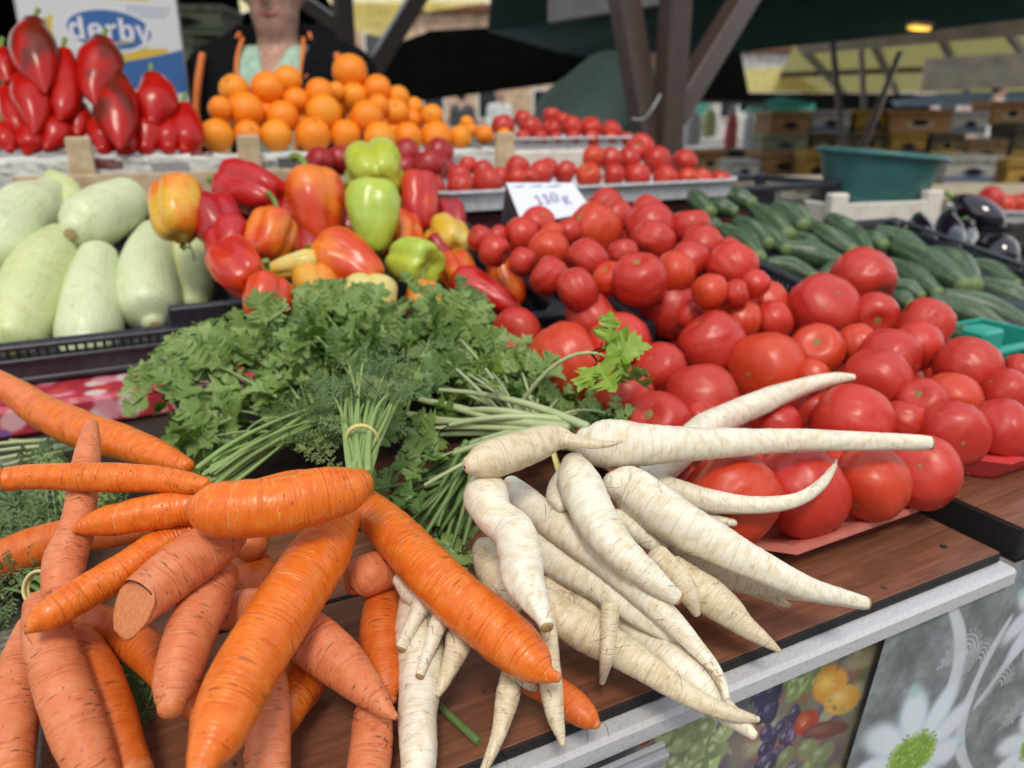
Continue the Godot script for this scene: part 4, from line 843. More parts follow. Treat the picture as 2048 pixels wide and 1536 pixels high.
var BELLS := [
	[Vector3(0.0808, 1.0756, -1.1752), Vector3(-0.1359, -0.7811, 0.6094), 0.0774, 0.0885, Color(0.84, 0.21, 0.015), Color(0.8, 0.46, 0.04), 0.4, 0, 0, "yellow-orange bell pepper next to the zucchini"],
	[Vector3(0.1909, 1.0942, -1.2226), Vector3(0.5633, -0.2182, 0.7969), 0.0833, 0.1079, Color(0.53, 0.012, 0.012), Color(0.53, 0.012, 0.012), 0, 0, 2, "big glossy red bell pepper lying on its side at the upper left"],
	[Vector3(0.1278, 1.0569, -1.1656), Vector3(0.1774, -0.557, 0.8113), 0.076, 0.0809, Color(0.53, 0.012, 0.012), Color(0.38, 0.012, 0.02), 0.5, 0, 0, "dark red bell pepper just right of the zucchini"],
	[Vector3(0.1849, 1.0439, -1.0812), Vector3(-0.4423, -0.7199, 0.5349), 0.0676, 0.073, Color(0.7, 0.06, 0.01), Color(0.84, 0.21, 0.015), -0.5, 0, 1, "small orange-red bell pepper with a hooked green stem"],
	[Vector3(0.2702, 1.0633, -1.1704), Vector3(-0.0329, -0.8343, 0.5503), 0.0953, 0.128, Color(0.84, 0.21, 0.015), Color(0.7, 0.06, 0.01), 1.4, 1, 1, "tall pepper blending from orange to red with a curled stem"],
	[Vector3(0.1291, 1.0198, -0.9953), Vector3(0.2232, -0.3423, 0.9127), 0.0668, 0.0792, Color(0.53, 0.012, 0.012), Color(0.7, 0.06, 0.01), 0.3, 0, 0, "shiny red pepper at the lower left of the crate"],
	[Vector3(0.1495, 0.9924, -0.9342), Vector3(-0.2592, -0.6217, 0.7391), 0.0621, 0.0501, Color(0.7, 0.06, 0.01), Color(0.7, 0.06, 0.01), 0, 0, 1, "orange-red pepper behind the parsley leaves"],
	[Vector3(0.1961, 1.0145, -1.0113), Vector3(-0.9529, -0.1789, -0.2451), 0.0362, 0.0725, Color(0.74, 0.62, 0.2), Color(0.8, 0.46, 0.04), 0.5, 1, 0, "small pale yellow pepper lying on its side"],
	[Vector3(0.2696, 1.0144, -0.9984), Vector3(0.5267, -0.3019, 0.7947), 0.078, 0.1024, Color(0.84, 0.21, 0.015), Color(0.7, 0.06, 0.01), 0.7, 1, 1, "orange pepper streaked with red in the middle of the crate"],
	[Vector3(0.3927, 1.1091, -1.2617), Vector3(-0.1891, -0.2816, 0.9407), 0.1064, 0.1048, Color(0.5, 0.58, 0.055), Color(0.5, 0.58, 0.055), 0, 0, 0, "yellow-green bell pepper on top of the heap"],
	[Vector3(0.3389, 1.0577, -1.1062), Vector3(-0.1615, -0.8548, 0.4931), 0.0817, 0.1095, Color(0.44, 0.6, 0.08), Color(0.5, 0.58, 0.055), 0.5, 1, 0, "yellow-green pepper pointing down in the centre"],
	[Vector3(0.3589, 1.008, -1.0007), Vector3(-0.4093, 0.0562, -0.9107), 0.0716, 0.073, Color(0.5, 0.58, 0.055), Color(0.44, 0.6, 0.08), 0.4, 0, 0, "yellow-green pepper showing its hollow stem end"],
	[Vector3(0.4452, 1.0657, -1.203), Vector3(-0.1895, -0.8543, 0.484), 0.0648, 0.1013, Color(0.7, 0.06, 0.01), Color(0.53, 0.012, 0.012), 0.6, 0, 0, "red pepper beside the yellow-green ones"],
	[Vector3(0.4551, 1.018, -1.1041), Vector3(-0.1369, -0.2358, 0.9621), 0.0708, 0.0754, Color(0.74, 0.62, 0.2), Color(0.8, 0.46, 0.04), 0.3, 0, 0, "pale yellow bell pepper at the right corner of the crate"],
	[Vector3(0.4334, 1.0005, -1.0785), Vector3(0.2479, -0.7144, 0.6543), 0.0392, 0.0678, Color(0.38, 0.012, 0.02), Color(0.38, 0.012, 0.02), 0, 1, 0, "dark red pepper wedged under the pale yellow one"],
	[Vector3(0.4362, 0.9811, -1.0235), Vector3(-0.0451, -0.4793, 0.8765), 0.0612, 0.0612, Color(0.7, 0.06, 0.01), Color(0.84, 0.21, 0.015), 0.3, 0, 0, "orange-red pepper behind the long red one"],
	[Vector3(0.4452, 0.9659, -0.9461), Vector3(0.5646, -0.3826, 0.7313), 0.0498, 0.1141, Color(0.58, 0.012, 0.01), Color(0.58, 0.012, 0.01), 0, 2, 0, "long glossy red pepper lying at the right front corner"],
	[Vector3(0.5023, 0.9686, -1.0093), Vector3(-0.1327, 0.9403, -0.3134), 0.0578, 0.0905, Color(0.7, 0.06, 0.01), Color(0.84, 0.21, 0.015), 1.3, 1, 0, "pointed orange-red pepper standing at the right corner"],
	[Vector3(0.2689, 0.9751, -0.92), Vector3(-0.3948, -0.4968, 0.7729), 0.0776, 0.0626, Color(0.74, 0.62, 0.2), Color(0.74, 0.62, 0.2), 0, 0, 0, "pale yellow pepper behind the parsley"],
	[Vector3(0.3418, 0.9658, -0.92), Vector3(-0.2025, -0.7558, 0.6227), 0.0506, 0.0636, Color(0.8, 0.4, 0.04), Color(0.84, 0.21, 0.015), 0.4, 0, 2, "yellow-orange pepper with its stem bent over behind the parsley"],
	[Vector3(0.2199, 0.9871, -0.9879), Vector3(-0.0264, -0.6602, 0.7506), 0.0647, 0.0543, Color(0.8, 0.4, 0.04), Color(0.84, 0.21, 0.015), 0.4, 0, 0, "orange pepper half hidden under the streaked one"],
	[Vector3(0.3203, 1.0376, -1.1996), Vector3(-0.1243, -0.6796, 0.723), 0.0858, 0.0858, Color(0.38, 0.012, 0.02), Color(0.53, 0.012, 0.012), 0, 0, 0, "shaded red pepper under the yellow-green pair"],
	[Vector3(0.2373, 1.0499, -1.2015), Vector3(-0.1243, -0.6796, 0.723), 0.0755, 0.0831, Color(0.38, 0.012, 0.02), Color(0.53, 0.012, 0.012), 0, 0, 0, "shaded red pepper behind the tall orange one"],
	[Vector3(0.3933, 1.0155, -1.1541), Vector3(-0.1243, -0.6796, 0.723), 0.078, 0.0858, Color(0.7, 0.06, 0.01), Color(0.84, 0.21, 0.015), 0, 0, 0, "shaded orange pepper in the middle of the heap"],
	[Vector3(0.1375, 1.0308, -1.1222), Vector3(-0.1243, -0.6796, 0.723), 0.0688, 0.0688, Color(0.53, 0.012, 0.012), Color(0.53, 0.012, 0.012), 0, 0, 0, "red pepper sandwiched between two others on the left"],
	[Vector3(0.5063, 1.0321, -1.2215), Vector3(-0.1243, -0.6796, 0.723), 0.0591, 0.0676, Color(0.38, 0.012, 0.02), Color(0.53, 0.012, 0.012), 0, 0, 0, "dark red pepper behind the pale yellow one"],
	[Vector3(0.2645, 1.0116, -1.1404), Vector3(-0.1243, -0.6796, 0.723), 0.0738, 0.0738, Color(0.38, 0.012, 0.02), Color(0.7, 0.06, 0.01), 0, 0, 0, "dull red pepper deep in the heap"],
]
var BUNCHES := [
	["parsley_bunch", "leafy parsley bunch spreading left behind the carrots", Vector3(0.1498, 0.895, -0.7125), 0.02, 0.03, 0.0021, "parsley", 0.052, "stalk", 3, [Vector3(0.0659, 0.9117, -0.8483), Vector3(0.1673, 0.9268, -0.8264), Vector3(0.1238, 0.9519, -0.7885), Vector3(0.1171, 0.9127, -0.8269), Vector3(0.0538, 0.9116, -0.7289), Vector3(0.0203, 0.9216, -0.8481), Vector3(0.0912, 0.9599, -0.8506), Vector3(0.134, 0.9327, -0.9104), Vector3(0.097, 0.9422, -0.8127), Vector3(0.0542, 0.9425, -0.805), Vector3(0.0496, 0.9028, -0.7965), Vector3(0.0414, 0.8948, -0.7639), Vector3(0.0525, 0.961, -0.8442), Vector3(0.1703, 0.9511, -0.9086), Vector3(0.0725, 0.9455, -0.8745), Vector3(0.133, 0.9348, -0.7391), Vector3(0.1034, 0.9118, -0.7735), Vector3(0.0775, 0.9033, -0.732), Vector3(0.1956, 0.9519, -0.9269), Vector3(0.1955, 0.9601, -0.8446), Vector3(0.0776, 0.9551, -0.9179), Vector3(0.181, 0.9477, -0.8546), Vector3(0.0341, 0.9326, -0.9428), Vector3(0.1326, 0.9838, -0.8409), Vector3(0.0279, 0.9409, -0.8446), Vector3(0.1771, 0.9542, -0.7511), Vector3(0.1741, 0.9222, -0.7727), Vector3(0.1108, 0.9704, -0.8528), Vector3(0.0624, 0.9199, -0.7598), Vector3(0.1562, 0.9115, -0.7727), Vector3(0.0969, 0.9209, -0.7991), Vector3(0.1403, 0.9509, -0.771)]],
	["parsley_bunch", "leafy parsley bunch in the middle before the peppers", Vector3(0.2154, 0.895, -0.7078), 0.02, 0.04, 0.0021, "parsley", 0.052, "stalk", 3, [Vector3(0.2116, 0.9689, -0.7474), Vector3(0.2762, 0.9689, -0.8297), Vector3(0.1616, 0.975, -0.8835), Vector3(0.3466, 0.9912, -0.8085), Vector3(0.197, 0.9894, -0.8895), Vector3(0.1653, 0.9838, -0.8046), Vector3(0.3872, 0.9518, -0.8703), Vector3(0.2802, 0.9564, -0.7877), Vector3(0.3087, 0.9666, -0.8797), Vector3(0.3044, 0.9932, -0.8157), Vector3(0.1562, 0.949, -0.9865), Vector3(0.2185, 0.9746, -0.8815), Vector3(0.1876, 0.9446, -0.8593), Vector3(0.27, 0.9374, -0.7741), Vector3(0.2927, 0.9874, -0.7502), Vector3(0.2375, 0.9888, -0.7949), Vector3(0.2105, 0.957, -0.738), Vector3(0.2037, 0.9789, -0.7878), Vector3(0.2419, 0.956, -0.749), Vector3(0.2329, 0.9652, -0.8135), Vector3(0.1873, 0.9898, -0.9125), Vector3(0.2322, 0.9854, -0.919), Vector3(0.3355, 0.9392, -0.832), Vector3(0.2838, 0.9804, -0.8563), Vector3(0.1546, 0.9556, -0.8428), Vector3(0.2887, 0.9413, -0.7524), Vector3(0.1913, 0.9608, -0.7907), Vector3(0.301, 0.9831, -0.7353), Vector3(0.1902, 0.9716, -1.0071), Vector3(0.2024, 0.9708, -0.8777), Vector3(0.3458, 0.9482, -0.779), Vector3(0.2349, 0.954, -0.7782), Vector3(0.2594, 0.9543, -0.8046), Vector3(0.3182, 0.9385, -0.838)]],
	["parsley_bunch", "parsley bunch at the heads of the parsnips reaching right", Vector3(0.3246, 0.905, -0.5973), 0.016, 0.03, 0.0022, "parsley", 0.046, "stalk_pale", 4, [Vector3(0.3465, 0.9614, -0.6671), Vector3(0.364, 0.9533, -0.7847), Vector3(0.4058, 0.9104, -0.6119), Vector3(0.3357, 0.9488, -0.7732), Vector3(0.3523, 0.9278, -0.6363), Vector3(0.3985, 0.9095, -0.6287), Vector3(0.3429, 0.9417, -0.725), Vector3(0.3166, 0.9173, -0.7463), Vector3(0.3006, 0.9852, -0.7605), Vector3(0.3472, 0.9397, -0.6594), Vector3(0.2885, 0.9271, -0.7334), Vector3(0.2745, 0.9282, -0.7814), Vector3(0.3675, 0.9173, -0.6345), Vector3(0.2753, 0.9713, -0.7522), Vector3(0.3999, 0.9145, -0.6628), Vector3(0.2655, 0.9348, -0.7196), Vector3(0.3349, 0.9656, -0.7917), Vector3(0.2898, 0.9366, -0.8005), Vector3(0.3004, 0.9442, -0.7245), Vector3(0.3482, 0.9198, -0.7268), Vector3(0.2649, 0.953, -0.7798), Vector3(0.3327, 0.9292, -0.7295), Vector3(0.3315, 0.9372, -0.821), Vector3(0.3604, 0.9511, -0.7499), Vector3(0.3328, 0.9187, -0.6763), Vector3(0.3899, 0.9251, -0.6931), Vector3(0.2879, 0.9445, -0.7428), Vector3(0.3142, 0.9216, -0.6998), Vector3(0.3358, 0.9496, -0.6773), Vector3(0.3892, 0.9323, -0.7126), Vector3(0.3117, 0.9576, -0.6998), Vector3(0.3405, 0.9231, -0.6446), Vector3(0.4054, 0.9225, -0.5774), Vector3(0.3869, 0.9428, -0.7641)]],
	["carrot_greens", "feathery carrot greens above the rubber band", Vector3(0.1187, 0.975, -0.4563), 0.0055, 0.012, 0.0024, "frond", 0.045, "stalk", 2, [Vector3(0.1701, 1.0001, -0.6118), Vector3(0.2132, 0.9755, -0.6194), Vector3(0.1661, 0.987, -0.6033), Vector3(0.1543, 0.9863, -0.5947), Vector3(0.1894, 0.9841, -0.654), Vector3(0.1366, 0.9872, -0.5891), Vector3(0.17, 0.9881, -0.5375), Vector3(0.189, 0.992, -0.6313), Vector3(0.1973, 0.9802, -0.5911), Vector3(0.1659, 0.9797, -0.5991), Vector3(0.1692, 0.9788, -0.5732), Vector3(0.1678, 0.9905, -0.6201), Vector3(0.1878, 0.9755, -0.5828), Vector3(0.1549, 0.9817, -0.6258), Vector3(0.1807, 0.9774, -0.5992), Vector3(0.1967, 0.9803, -0.6149), Vector3(0.1649, 0.9918, -0.636), Vector3(0.1719, 0.9906, -0.5537), Vector3(0.1842, 0.9857, -0.5803), Vector3(0.1874, 0.9863, -0.6154), Vector3(0.1692, 0.9913, -0.5937), Vector3(0.1847, 0.9788, -0.6171), Vector3(0.1573, 0.9781, -0.587), Vector3(0.1492, 0.9841, -0.5879), Vector3(0.1618, 0.9809, -0.6465), Vector3(0.2087, 0.9852, -0.6527), Vector3(0.2058, 0.9795, -0.652), Vector3(0.1502, 0.9894, -0.5454)]],
	["carrot_greens", "carrot greens fanning to the right from the left bunch", Vector3(0.0407, 0.93, -0.5945), 0.012, 0.012, 0.0024, "frond", 0.045, "stalk", 2, [Vector3(0.1495, 0.9395, -0.6537), Vector3(0.1466, 0.9516, -0.6594), Vector3(0.1314, 0.9464, -0.6575), Vector3(0.1074, 0.9395, -0.6258), Vector3(0.1404, 0.9322, -0.6481), Vector3(0.1176, 0.9425, -0.6305), Vector3(0.1622, 0.9529, -0.6412), Vector3(0.1495, 0.936, -0.6443), Vector3(0.1192, 0.936, -0.621), Vector3(0.1635, 0.9606, -0.6582), Vector3(0.1312, 0.9312, -0.6496), Vector3(0.1541, 0.9508, -0.6448), Vector3(0.139, 0.9459, -0.6733), Vector3(0.1342, 0.9367, -0.6609), Vector3(0.1363, 0.9477, -0.6318), Vector3(0.1576, 0.9349, -0.6596), Vector3(0.1431, 0.9392, -0.6745), Vector3(0.1202, 0.9442, -0.6485), Vector3(0.1414, 0.9519, -0.6362), Vector3(0.1372, 0.9248, -0.6546), Vector3(0.1027, 0.9358, -0.6321), Vector3(0.1617, 0.9464, -0.6378), Vector3(0.1152, 0.9364, -0.6309), Vector3(0.157, 0.956, -0.6514), Vector3(0.178, 0.9378, -0.6769), Vector3(0.172, 0.9448, -0.6814), Vector3(0.1234, 0.9449, -0.6318), Vector3(0.1601, 0.942, -0.6945)]],
	["carrot_greens", "dark feathery carrot greens under the left carrots", Vector3(-0.0769, 0.88, -0.5661), 0.02, 0.01, 0.002, "frond", 0.085, "stalk_dark", 4, [Vector3(-0.1252, 0.8712, -0.6429), Vector3(-0.1216, 0.8772, -0.6654), Vector3(-0.0898, 0.8923, -0.6636), Vector3(-0.0783, 0.8817, -0.6388), Vector3(-0.136, 0.8707, -0.6412), Vector3(-0.1008, 0.8805, -0.6424), Vector3(-0.1029, 0.8816, -0.7019), Vector3(-0.0996, 0.8973, -0.7099), Vector3(-0.1325, 0.8788, -0.6595), Vector3(-0.0982, 0.8804, -0.6055), Vector3(-0.134, 0.8853, -0.6837), Vector3(-0.0775, 0.8786, -0.6064), Vector3(-0.0703, 0.8876, -0.6497), Vector3(-0.1139, 0.8704, -0.6233), Vector3(-0.0808, 0.8846, -0.6645), Vector3(-0.112, 0.8807, -0.6721), Vector3(-0.0898, 0.8851, -0.7081), Vector3(-0.1097, 0.8934, -0.6756), Vector3(-0.0761, 0.8938, -0.6775), Vector3(-0.1208, 0.8739, -0.6044), Vector3(-0.1282, 0.8838, -0.7231), Vector3(-0.1128, 0.8696, -0.595)]],
	["carrot_greens", "trampled carrot greens lying on the board between the carrots", Vector3(-0.0224, 0.862, -0.474), 0.02, 0.005, 0.0016, "frond", 0.05, "stalk_dark", 4, [Vector3(-0.027, 0.8584, -0.4769), Vector3(-0.0505, 0.8603, -0.4845), Vector3(-0.0338, 0.8567, -0.4628), Vector3(-0.0243, 0.8572, -0.4599), Vector3(-0.0375, 0.8571, -0.4786), Vector3(-0.0244, 0.8579, -0.4453), Vector3(-0.0191, 0.8592, -0.4707)]],
	["parsnip_stalks", "shaded stalks hanging down behind the carrots and parsnips", Vector3(0.2579, 0.92, -0.5617), 0.014, 0, 0.0036, "parsley", 0.04, "stalk_dark", 1, [Vector3(0.1835, 0.8685, -0.5971), Vector3(0.1671, 0.8901, -0.5942), Vector3(0.2199, 0.8608, -0.5541), Vector3(0.1818, 0.8709, -0.5361), Vector3(0.175, 0.8691, -0.6033), Vector3(0.1812, 0.8601, -0.5675), Vector3(0.1831, 0.8768, -0.6127), Vector3(0.2168, 0.8696, -0.5681), Vector3(0.1958, 0.8591, -0.5341), Vector3(0.2143, 0.8661, -0.6147), Vector3(0.1945, 0.8722, -0.5464), Vector3(0.203, 0.8653, -0.5369), Vector3(0.212, 0.8808, -0.5661), Vector3(0.1901, 0.8873, -0.582), Vector3(0.1923, 0.8779, -0.5569), Vector3(0.1952, 0.8733, -0.589), Vector3(0.2379, 0.8628, -0.5514), Vector3(0.2029, 0.8764, -0.5324), Vector3(0.2227, 0.8609, -0.5371), Vector3(0.2232, 0.8789, -0.5552), Vector3(0.184, 0.8624, -0.5912), Vector3(0.1824, 0.8767, -0.5482), Vector3(0.2054, 0.8633, -0.5127), Vector3(0.206, 0.8657, -0.5951), Vector3(0.2079, 0.8606, -0.531), Vector3(0.2295, 0.8702, -0.5548), Vector3(0.1856, 0.8665, -0.5295), Vector3(0.2169, 0.8652, -0.5128)]],
	["parsnip_stalks", "pale stalks running left from the parsnip heads", Vector3(0.3229, 0.935, -0.5304), 0.014, 0.012, 0.0044, "parsley", 0.04, "stalk_pale", 1, [Vector3(0.2161, 0.94, -0.6866), Vector3(0.2111, 0.935, -0.6434), Vector3(0.2109, 0.93, -0.6162), Vector3(0.2064, 0.925, -0.6456), Vector3(0.2328, 0.945, -0.6473), Vector3(0.2551, 0.95, -0.6517), Vector3(0.227, 0.925, -0.6082), Vector3(0.2386, 0.94, -0.5881), Vector3(0.2384, 0.92, -0.5776), Vector3(0.2188, 0.915, -0.5763), Vector3(0.2022, 0.93, -0.6769), Vector3(0.2602, 0.945, -0.6039), Vector3(0.2112, 0.9, -0.5703), Vector3(0.1971, 0.91, -0.5445)]],
	["garlic_greens", "pale leek-like leaves lying at the far left", Vector3(-0.0243, 0.88, -0.8258), 0.01, 0.004, 0.0035, "parsley", 0, "stalk_pale", 0, [Vector3(-0.1476, 0.885, -0.8556), Vector3(-0.1515, 0.88, -0.8435), Vector3(-0.1475, 0.89, -0.8633), Vector3(-0.1306, 0.88, -0.8945), Vector3(-0.1496, 0.87, -0.8471)]],
	["parsley_sprig", "single parsley sprig arching over the big tomato", Vector3(0.3211, 0.935, -0.6137), 0, 0.055, 0.003, "young", 0.052, "stalk_pale", 4, [Vector3(0.3932, 0.985, -0.554)]],
	["parsley_sprig", "young yellow-green parsley sprig standing among the stalks", Vector3(0.3011, 0.94, -0.5833), 0, 0, 0.0018, "young", 0.032, "stalk_pale", 4, [Vector3(0.2844, 0.98, -0.5955)]],
	["parsley_sprig", "dark parsley sprig lying on the zucchini", Vector3(0.0936, 1.0044, -1.18), 0, 0, 0.0012, "parsley", 0.034, "stalk_dark", 3, [Vector3(0.0869, 1.0347, -1.18)]],
]
var BANDS := [
	["rubber band tying the carrot greens above the ringed carrot", Vector3(0.1328, 0.9834, -0.4932), Vector3(0.0565, 0.0095, -0.1478), 0.0108],
	["rubber band round the carrot bunch at the far left", Vector3(-0.0812, 0.9, -0.5386), Vector3(-0.6, 0.4, 0.5), 0.011],
	["yellow string round the parsnip heads", Vector3(0.2947, 0.925, -0.497), Vector3(0.7, 0.2, 0.3), 0.013],
]
var CARTONS := [
	[Vector3(4.7292, 1.0432, -4.6612), Vector3(0.3121, 0.1834, 0.3), -0.3508, 0, "brown fruit carton topmost at the left end of the far stack"],
	[Vector3(5.1071, 1.0555, -4.592), Vector3(0.3014, 0.1824, 0.3), -0.4595, 2, "white and blue fruit carton topmost next to the left end of the far stack"],
	[Vector3(5.3967, 1.0555, -4.444), Vector3(0.2856, 0.1824, 0.3), -0.43, 1, "orange and black fruit carton topmost behind the straight pole"],
	[Vector3(5.6452, 1.0579, -4.199), Vector3(0.4447, 0.1795, 0.3113), -0.62, 4, "orange-brown fruit carton topmost long one right of the slanting pole"],
	[Vector3(4.6194, 0.9371, -4.5566), Vector3(0.3376, 0.1151, 0.3), -0.472, 5, "grey-green fruit carton second row at the left end"],
	[Vector3(5.0034, 0.9327, -4.4776), Vector3(0.3121, 0.1326, 0.3), -0.4282, 3, "black and yellow fruit carton second row behind the straight pole"],
	[Vector3(5.2894, 0.918, -4.3258), Vector3(0.2887, 0.1482, 0.3), -0.6064, 3, "black and yellow fruit carton second row between the poles"],
	[Vector3(5.4484, 0.9082, -4.1217), Vector3(0.2455, 0.1611, 0.3), -0.5974, 1, "orange and black fruit carton second row right of the slanting pole"],
	[Vector3(5.6829, 0.9009, -3.9991), Vector3(0.2532, 0.1688, 0.3), -0.4632, 3, "black and yellow fruit carton second row at the right"],
	[Vector3(6.2338, 0.8173, -4.0417), Vector3(0.3225, 0.2016, 0.3), -0.441, 0, "brown fruit carton standing apart at the right of the stack"],
	[Vector3(4.9257, 0.7809, -3.2679), Vector3(0.3641, 0.1756, 0.3), -0.489, 2, "white and blue fruit carton alone in front of the far stack"],
	[Vector3(5.1132, 0.7321, -3.034), Vector3(0.2676, 0.2135, 0.3), -0.4956, 1, "orange and black fruit carton at the right edge of the picture"],
	[Vector3(4.4792, 0.7636, -4.441), Vector3(0.3469, 0.1848, 0.3), -0.3281, 0, "brown fruit carton low in the stack left of the tub"],
	[Vector3(4.4597, 0.7187, -4.0764), Vector3(0.1717, 0.2467, 0.3), -0.553, 1, "orange and black fruit carton low beside the tub"],
	[Vector3(6.7574, 0.852, -4.0258), Vector3(0.3329, 0.283, 0.3), -0.3749, 3, "black and yellow fruit carton high at the right edge of the picture"],
	[Vector3(4.6974, 0.719, -5.1448), Vector3(0.3381, 0.2113, 0.3), -0.6157, 3, "black and yellow fruit carton low beside the brown post"],
	[Vector3(0.4826, 1.5345, -4.1682), Vector3(0.3394, 0.1311, 0.3), -0.4478, 5, "grey-green fruit carton high behind the person in the jacket"],
	[Vector3(0.399, 1.3705, -4.0275), Vector3(0.2048, 0.1479, 0.3), -0.5257, 5, "grey-green fruit carton in the middle behind the person in the jacket"],
	[Vector3(0.3512, 1.23, -3.8777), Vector3(0.1437, 0.1393, 0.3), -0.6024, 0, "brown fruit carton low behind the banana box"],
	[Vector3(3.8778, 0.7924, -4.5216), Vector3(0.2367, 0.1675, 0.3), -0.4675, 4, "orange-brown fruit carton low at the foot of the brown post"],
	[Vector3(3.651, 0.8116, -3.9311), Vector3(0.1821, 0.117, 0.3), -0.4599, 2, "white and blue fruit carton small one in front of the pale counter"],
	[Vector3(6.2704, 1.0508, -4.2338), Vector3(0.2704, 0.1761, 0.3), -0.483, 2, "white and blue fruit carton topmost beyond the long orange one"],
	[Vector3(6.7839, 1.1178, -4.2358), Vector3(0.3592, 0.1902, 0.3), -0.4252, 4, "orange-brown fruit carton topmost at the right edge"],
	[Vector3(4.4803, 0.824, -3.8693), Vector3(0.1999, 0.1413, 0.3), -0.3568, 3, "black and yellow fruit carton directly behind the tub"],
]
const FRONT_LABELS := {0: "tomato half behind parsley at the left of the front heap", 1: "biggest tomato behind the arching parsley sprig", 2: "tomato just below the corner of the black crate", 3: "tomato behind the leaf of the arching parsley sprig", 4: "tomato perched high with a pale blossom scar below the black crate", 5: "tomato right of the arching parsley leaf", 6: "tomato under the arching parsley leaf", 7: "plump tomato in the middle of the front heap", 8: "large tomato just above the longest parsnip head", 9: "tomato on the coral tray heap, fifth row, fifth from the left", 10: "tomato right behind the head of the longest parsnip", 11: "tomato on the coral tray heap, second row, second from the left", 12: "tomato on the coral tray heap, fourth row, first from the left", 13: "large tomato at the top of the front heap", 14: "topmost tomato of the front heap against the cucumbers", 15: "tomato directly under the topmost one", 16: "tomato directly under the large one at the top", 17: "tomato on the coral tray heap, fourth row, seventh from the left", 18: "tomato on the coral tray heap, fifth row, sixth from the left", 19: "large tomato above the tip of the upward parsnip", 20: "tomato on the coral tray heap, fourth row, fourth from the left", 21: "tomato on the coral tray heap, fourth row, fifth from the left", 22: "tomato with a pale crown scar near the cucumbers", 23: "tomato on the coral tray heap, fifth row, eighth from the left", 24: "tomato on the coral tray heap, fourth row, ninth from the left", 25: "tomato touching the tip of the upward parsnip", 26: "tomato in front of the teal basket", 27: "tomato on the coral tray heap, third row, fifth from the left", 28: "tomato on the coral tray heap, third row, sixth from the left", 29: "large tomato right above the middle of the longest parsnip", 30: "tomato on the coral tray heap, second row, fifth from the left", 31: "tomato on the coral tray heap, third row, third from the left", 32: "tomato on the coral tray heap, third row, seventh from the left", 33: "tomato on the coral tray heap, second row, third from the left", 34: "tomato on the coral tray heap, fourth row, eleventh from the left", 35: "big tomato in the front row behind the curved parsnip", 36: "big tomato touched by the tip of the curved parsnip", 37: "rounded tomato third along the front of the coral tray", 38: "tomato at the right end of the coral tray front", 39: "tomato on the coral tray heap, bottom row, third from the left", 40: "tomato on the coral tray heap, bottom row, fifth from the left", 41: "tomato on the coral tray heap, bottom row, first from the left"}
const CRATE_LABELS := {0: "round tomato under the price card at the left", 1: "orange-tinged tomato right against the price card", 2: "tomato in the black crate, fourth row, first from the left", 3: "tomato in the black crate, fourth row, second from the left", 4: "tomato in the black crate, third row, first from the left", 5: "tomato in the black crate, fourth row, fourth from the left", 6: "tomato in the black crate, fourth row, fifth from the left", 7: "bright tomato near the left wall of the black crate", 8: "big bright tomato standing high in the black crate", 9: "tomato at the back of the black crate below the white tray", 10: "tomato in the black crate, farthest row, third from the left", 11: "tomato in the black crate, farthest row, fourth from the left", 12: "tomato in the black crate, fourth row, seventh from the left", 13: "squarish tomato in the middle of the crate heap", 14: "tomato against the cucumbers at the back of the crate", 15: "tomato in the black crate, third row, fourth from the left", 16: "tomato in the black crate, third row, fifth from the left", 17: "tomato in the black crate, third row, seventh from the left", 18: "tomato in the black crate, third row, sixth from the left", 19: "tomato at the right front of the black crate", 20: "tomato in the black crate, third row, eighth from the left", 21: "tomato in the black crate, third row, second from the left", 22: "tomato in the black crate, second row, first from the left", 23: "tomato in the black crate, nearest row, first from the left", 24: "tomato in the black crate, second row, second from the left", 25: "large pinkish tomato at the front of the black crate", 26: "tomato in the black crate, second row, third from the left", 27: "tomato in the black crate, nearest row, third from the left", 28: "tomato in the black crate, nearest row, fourth from the left", 29: "tomato in the black crate, nearest row, fifth from the left"}
const ZUC_LABELS := ["pale zucchini lying on top with its blossom end forward", "thick pale zucchini standing in front of the parsley sprig", "pale zucchini standing between two others in the front row", "large yellowish zucchini leaning in the front row", "large pale zucchini lying at the left edge on top", "zucchini at the back of the crate behind the top one", "slim yellowish zucchini under the parsley sprig", "zucchini hidden behind the front ones"]
const EGG_LABELS := ["glossy eggplant lying on top of the others", "eggplant standing nearest to the cream crate", "eggplant standing second from the cream crate", "eggplant under the topmost one", "large eggplant in front with a curled green stalk", "eggplant cut off by the right edge"]
const CAPIA_LABELS := ["brownish red pepper beside the banana box, right of the heap", "dark red pepper next to the oranges", "red pointed pepper under the slim upright one", "bright red pepper low at the newspaper edge", "red pepper low under the brown-shouldered one", "red pepper low beside the oranges' wooden post", "red pepper in the lower left corner of the heap", "slim red pepper at the left side", "red pepper at the upper left edge", "red pointed pepper under the biggest one", "slim upright red pepper in the middle of the heap", "pepper with brown shoulders in the middle of the heap", "biggest red pepper with a brown patch, top left of the heap", "red pepper with tip curled right before the banana box", "red pepper low in the pile touching the newspaper"]
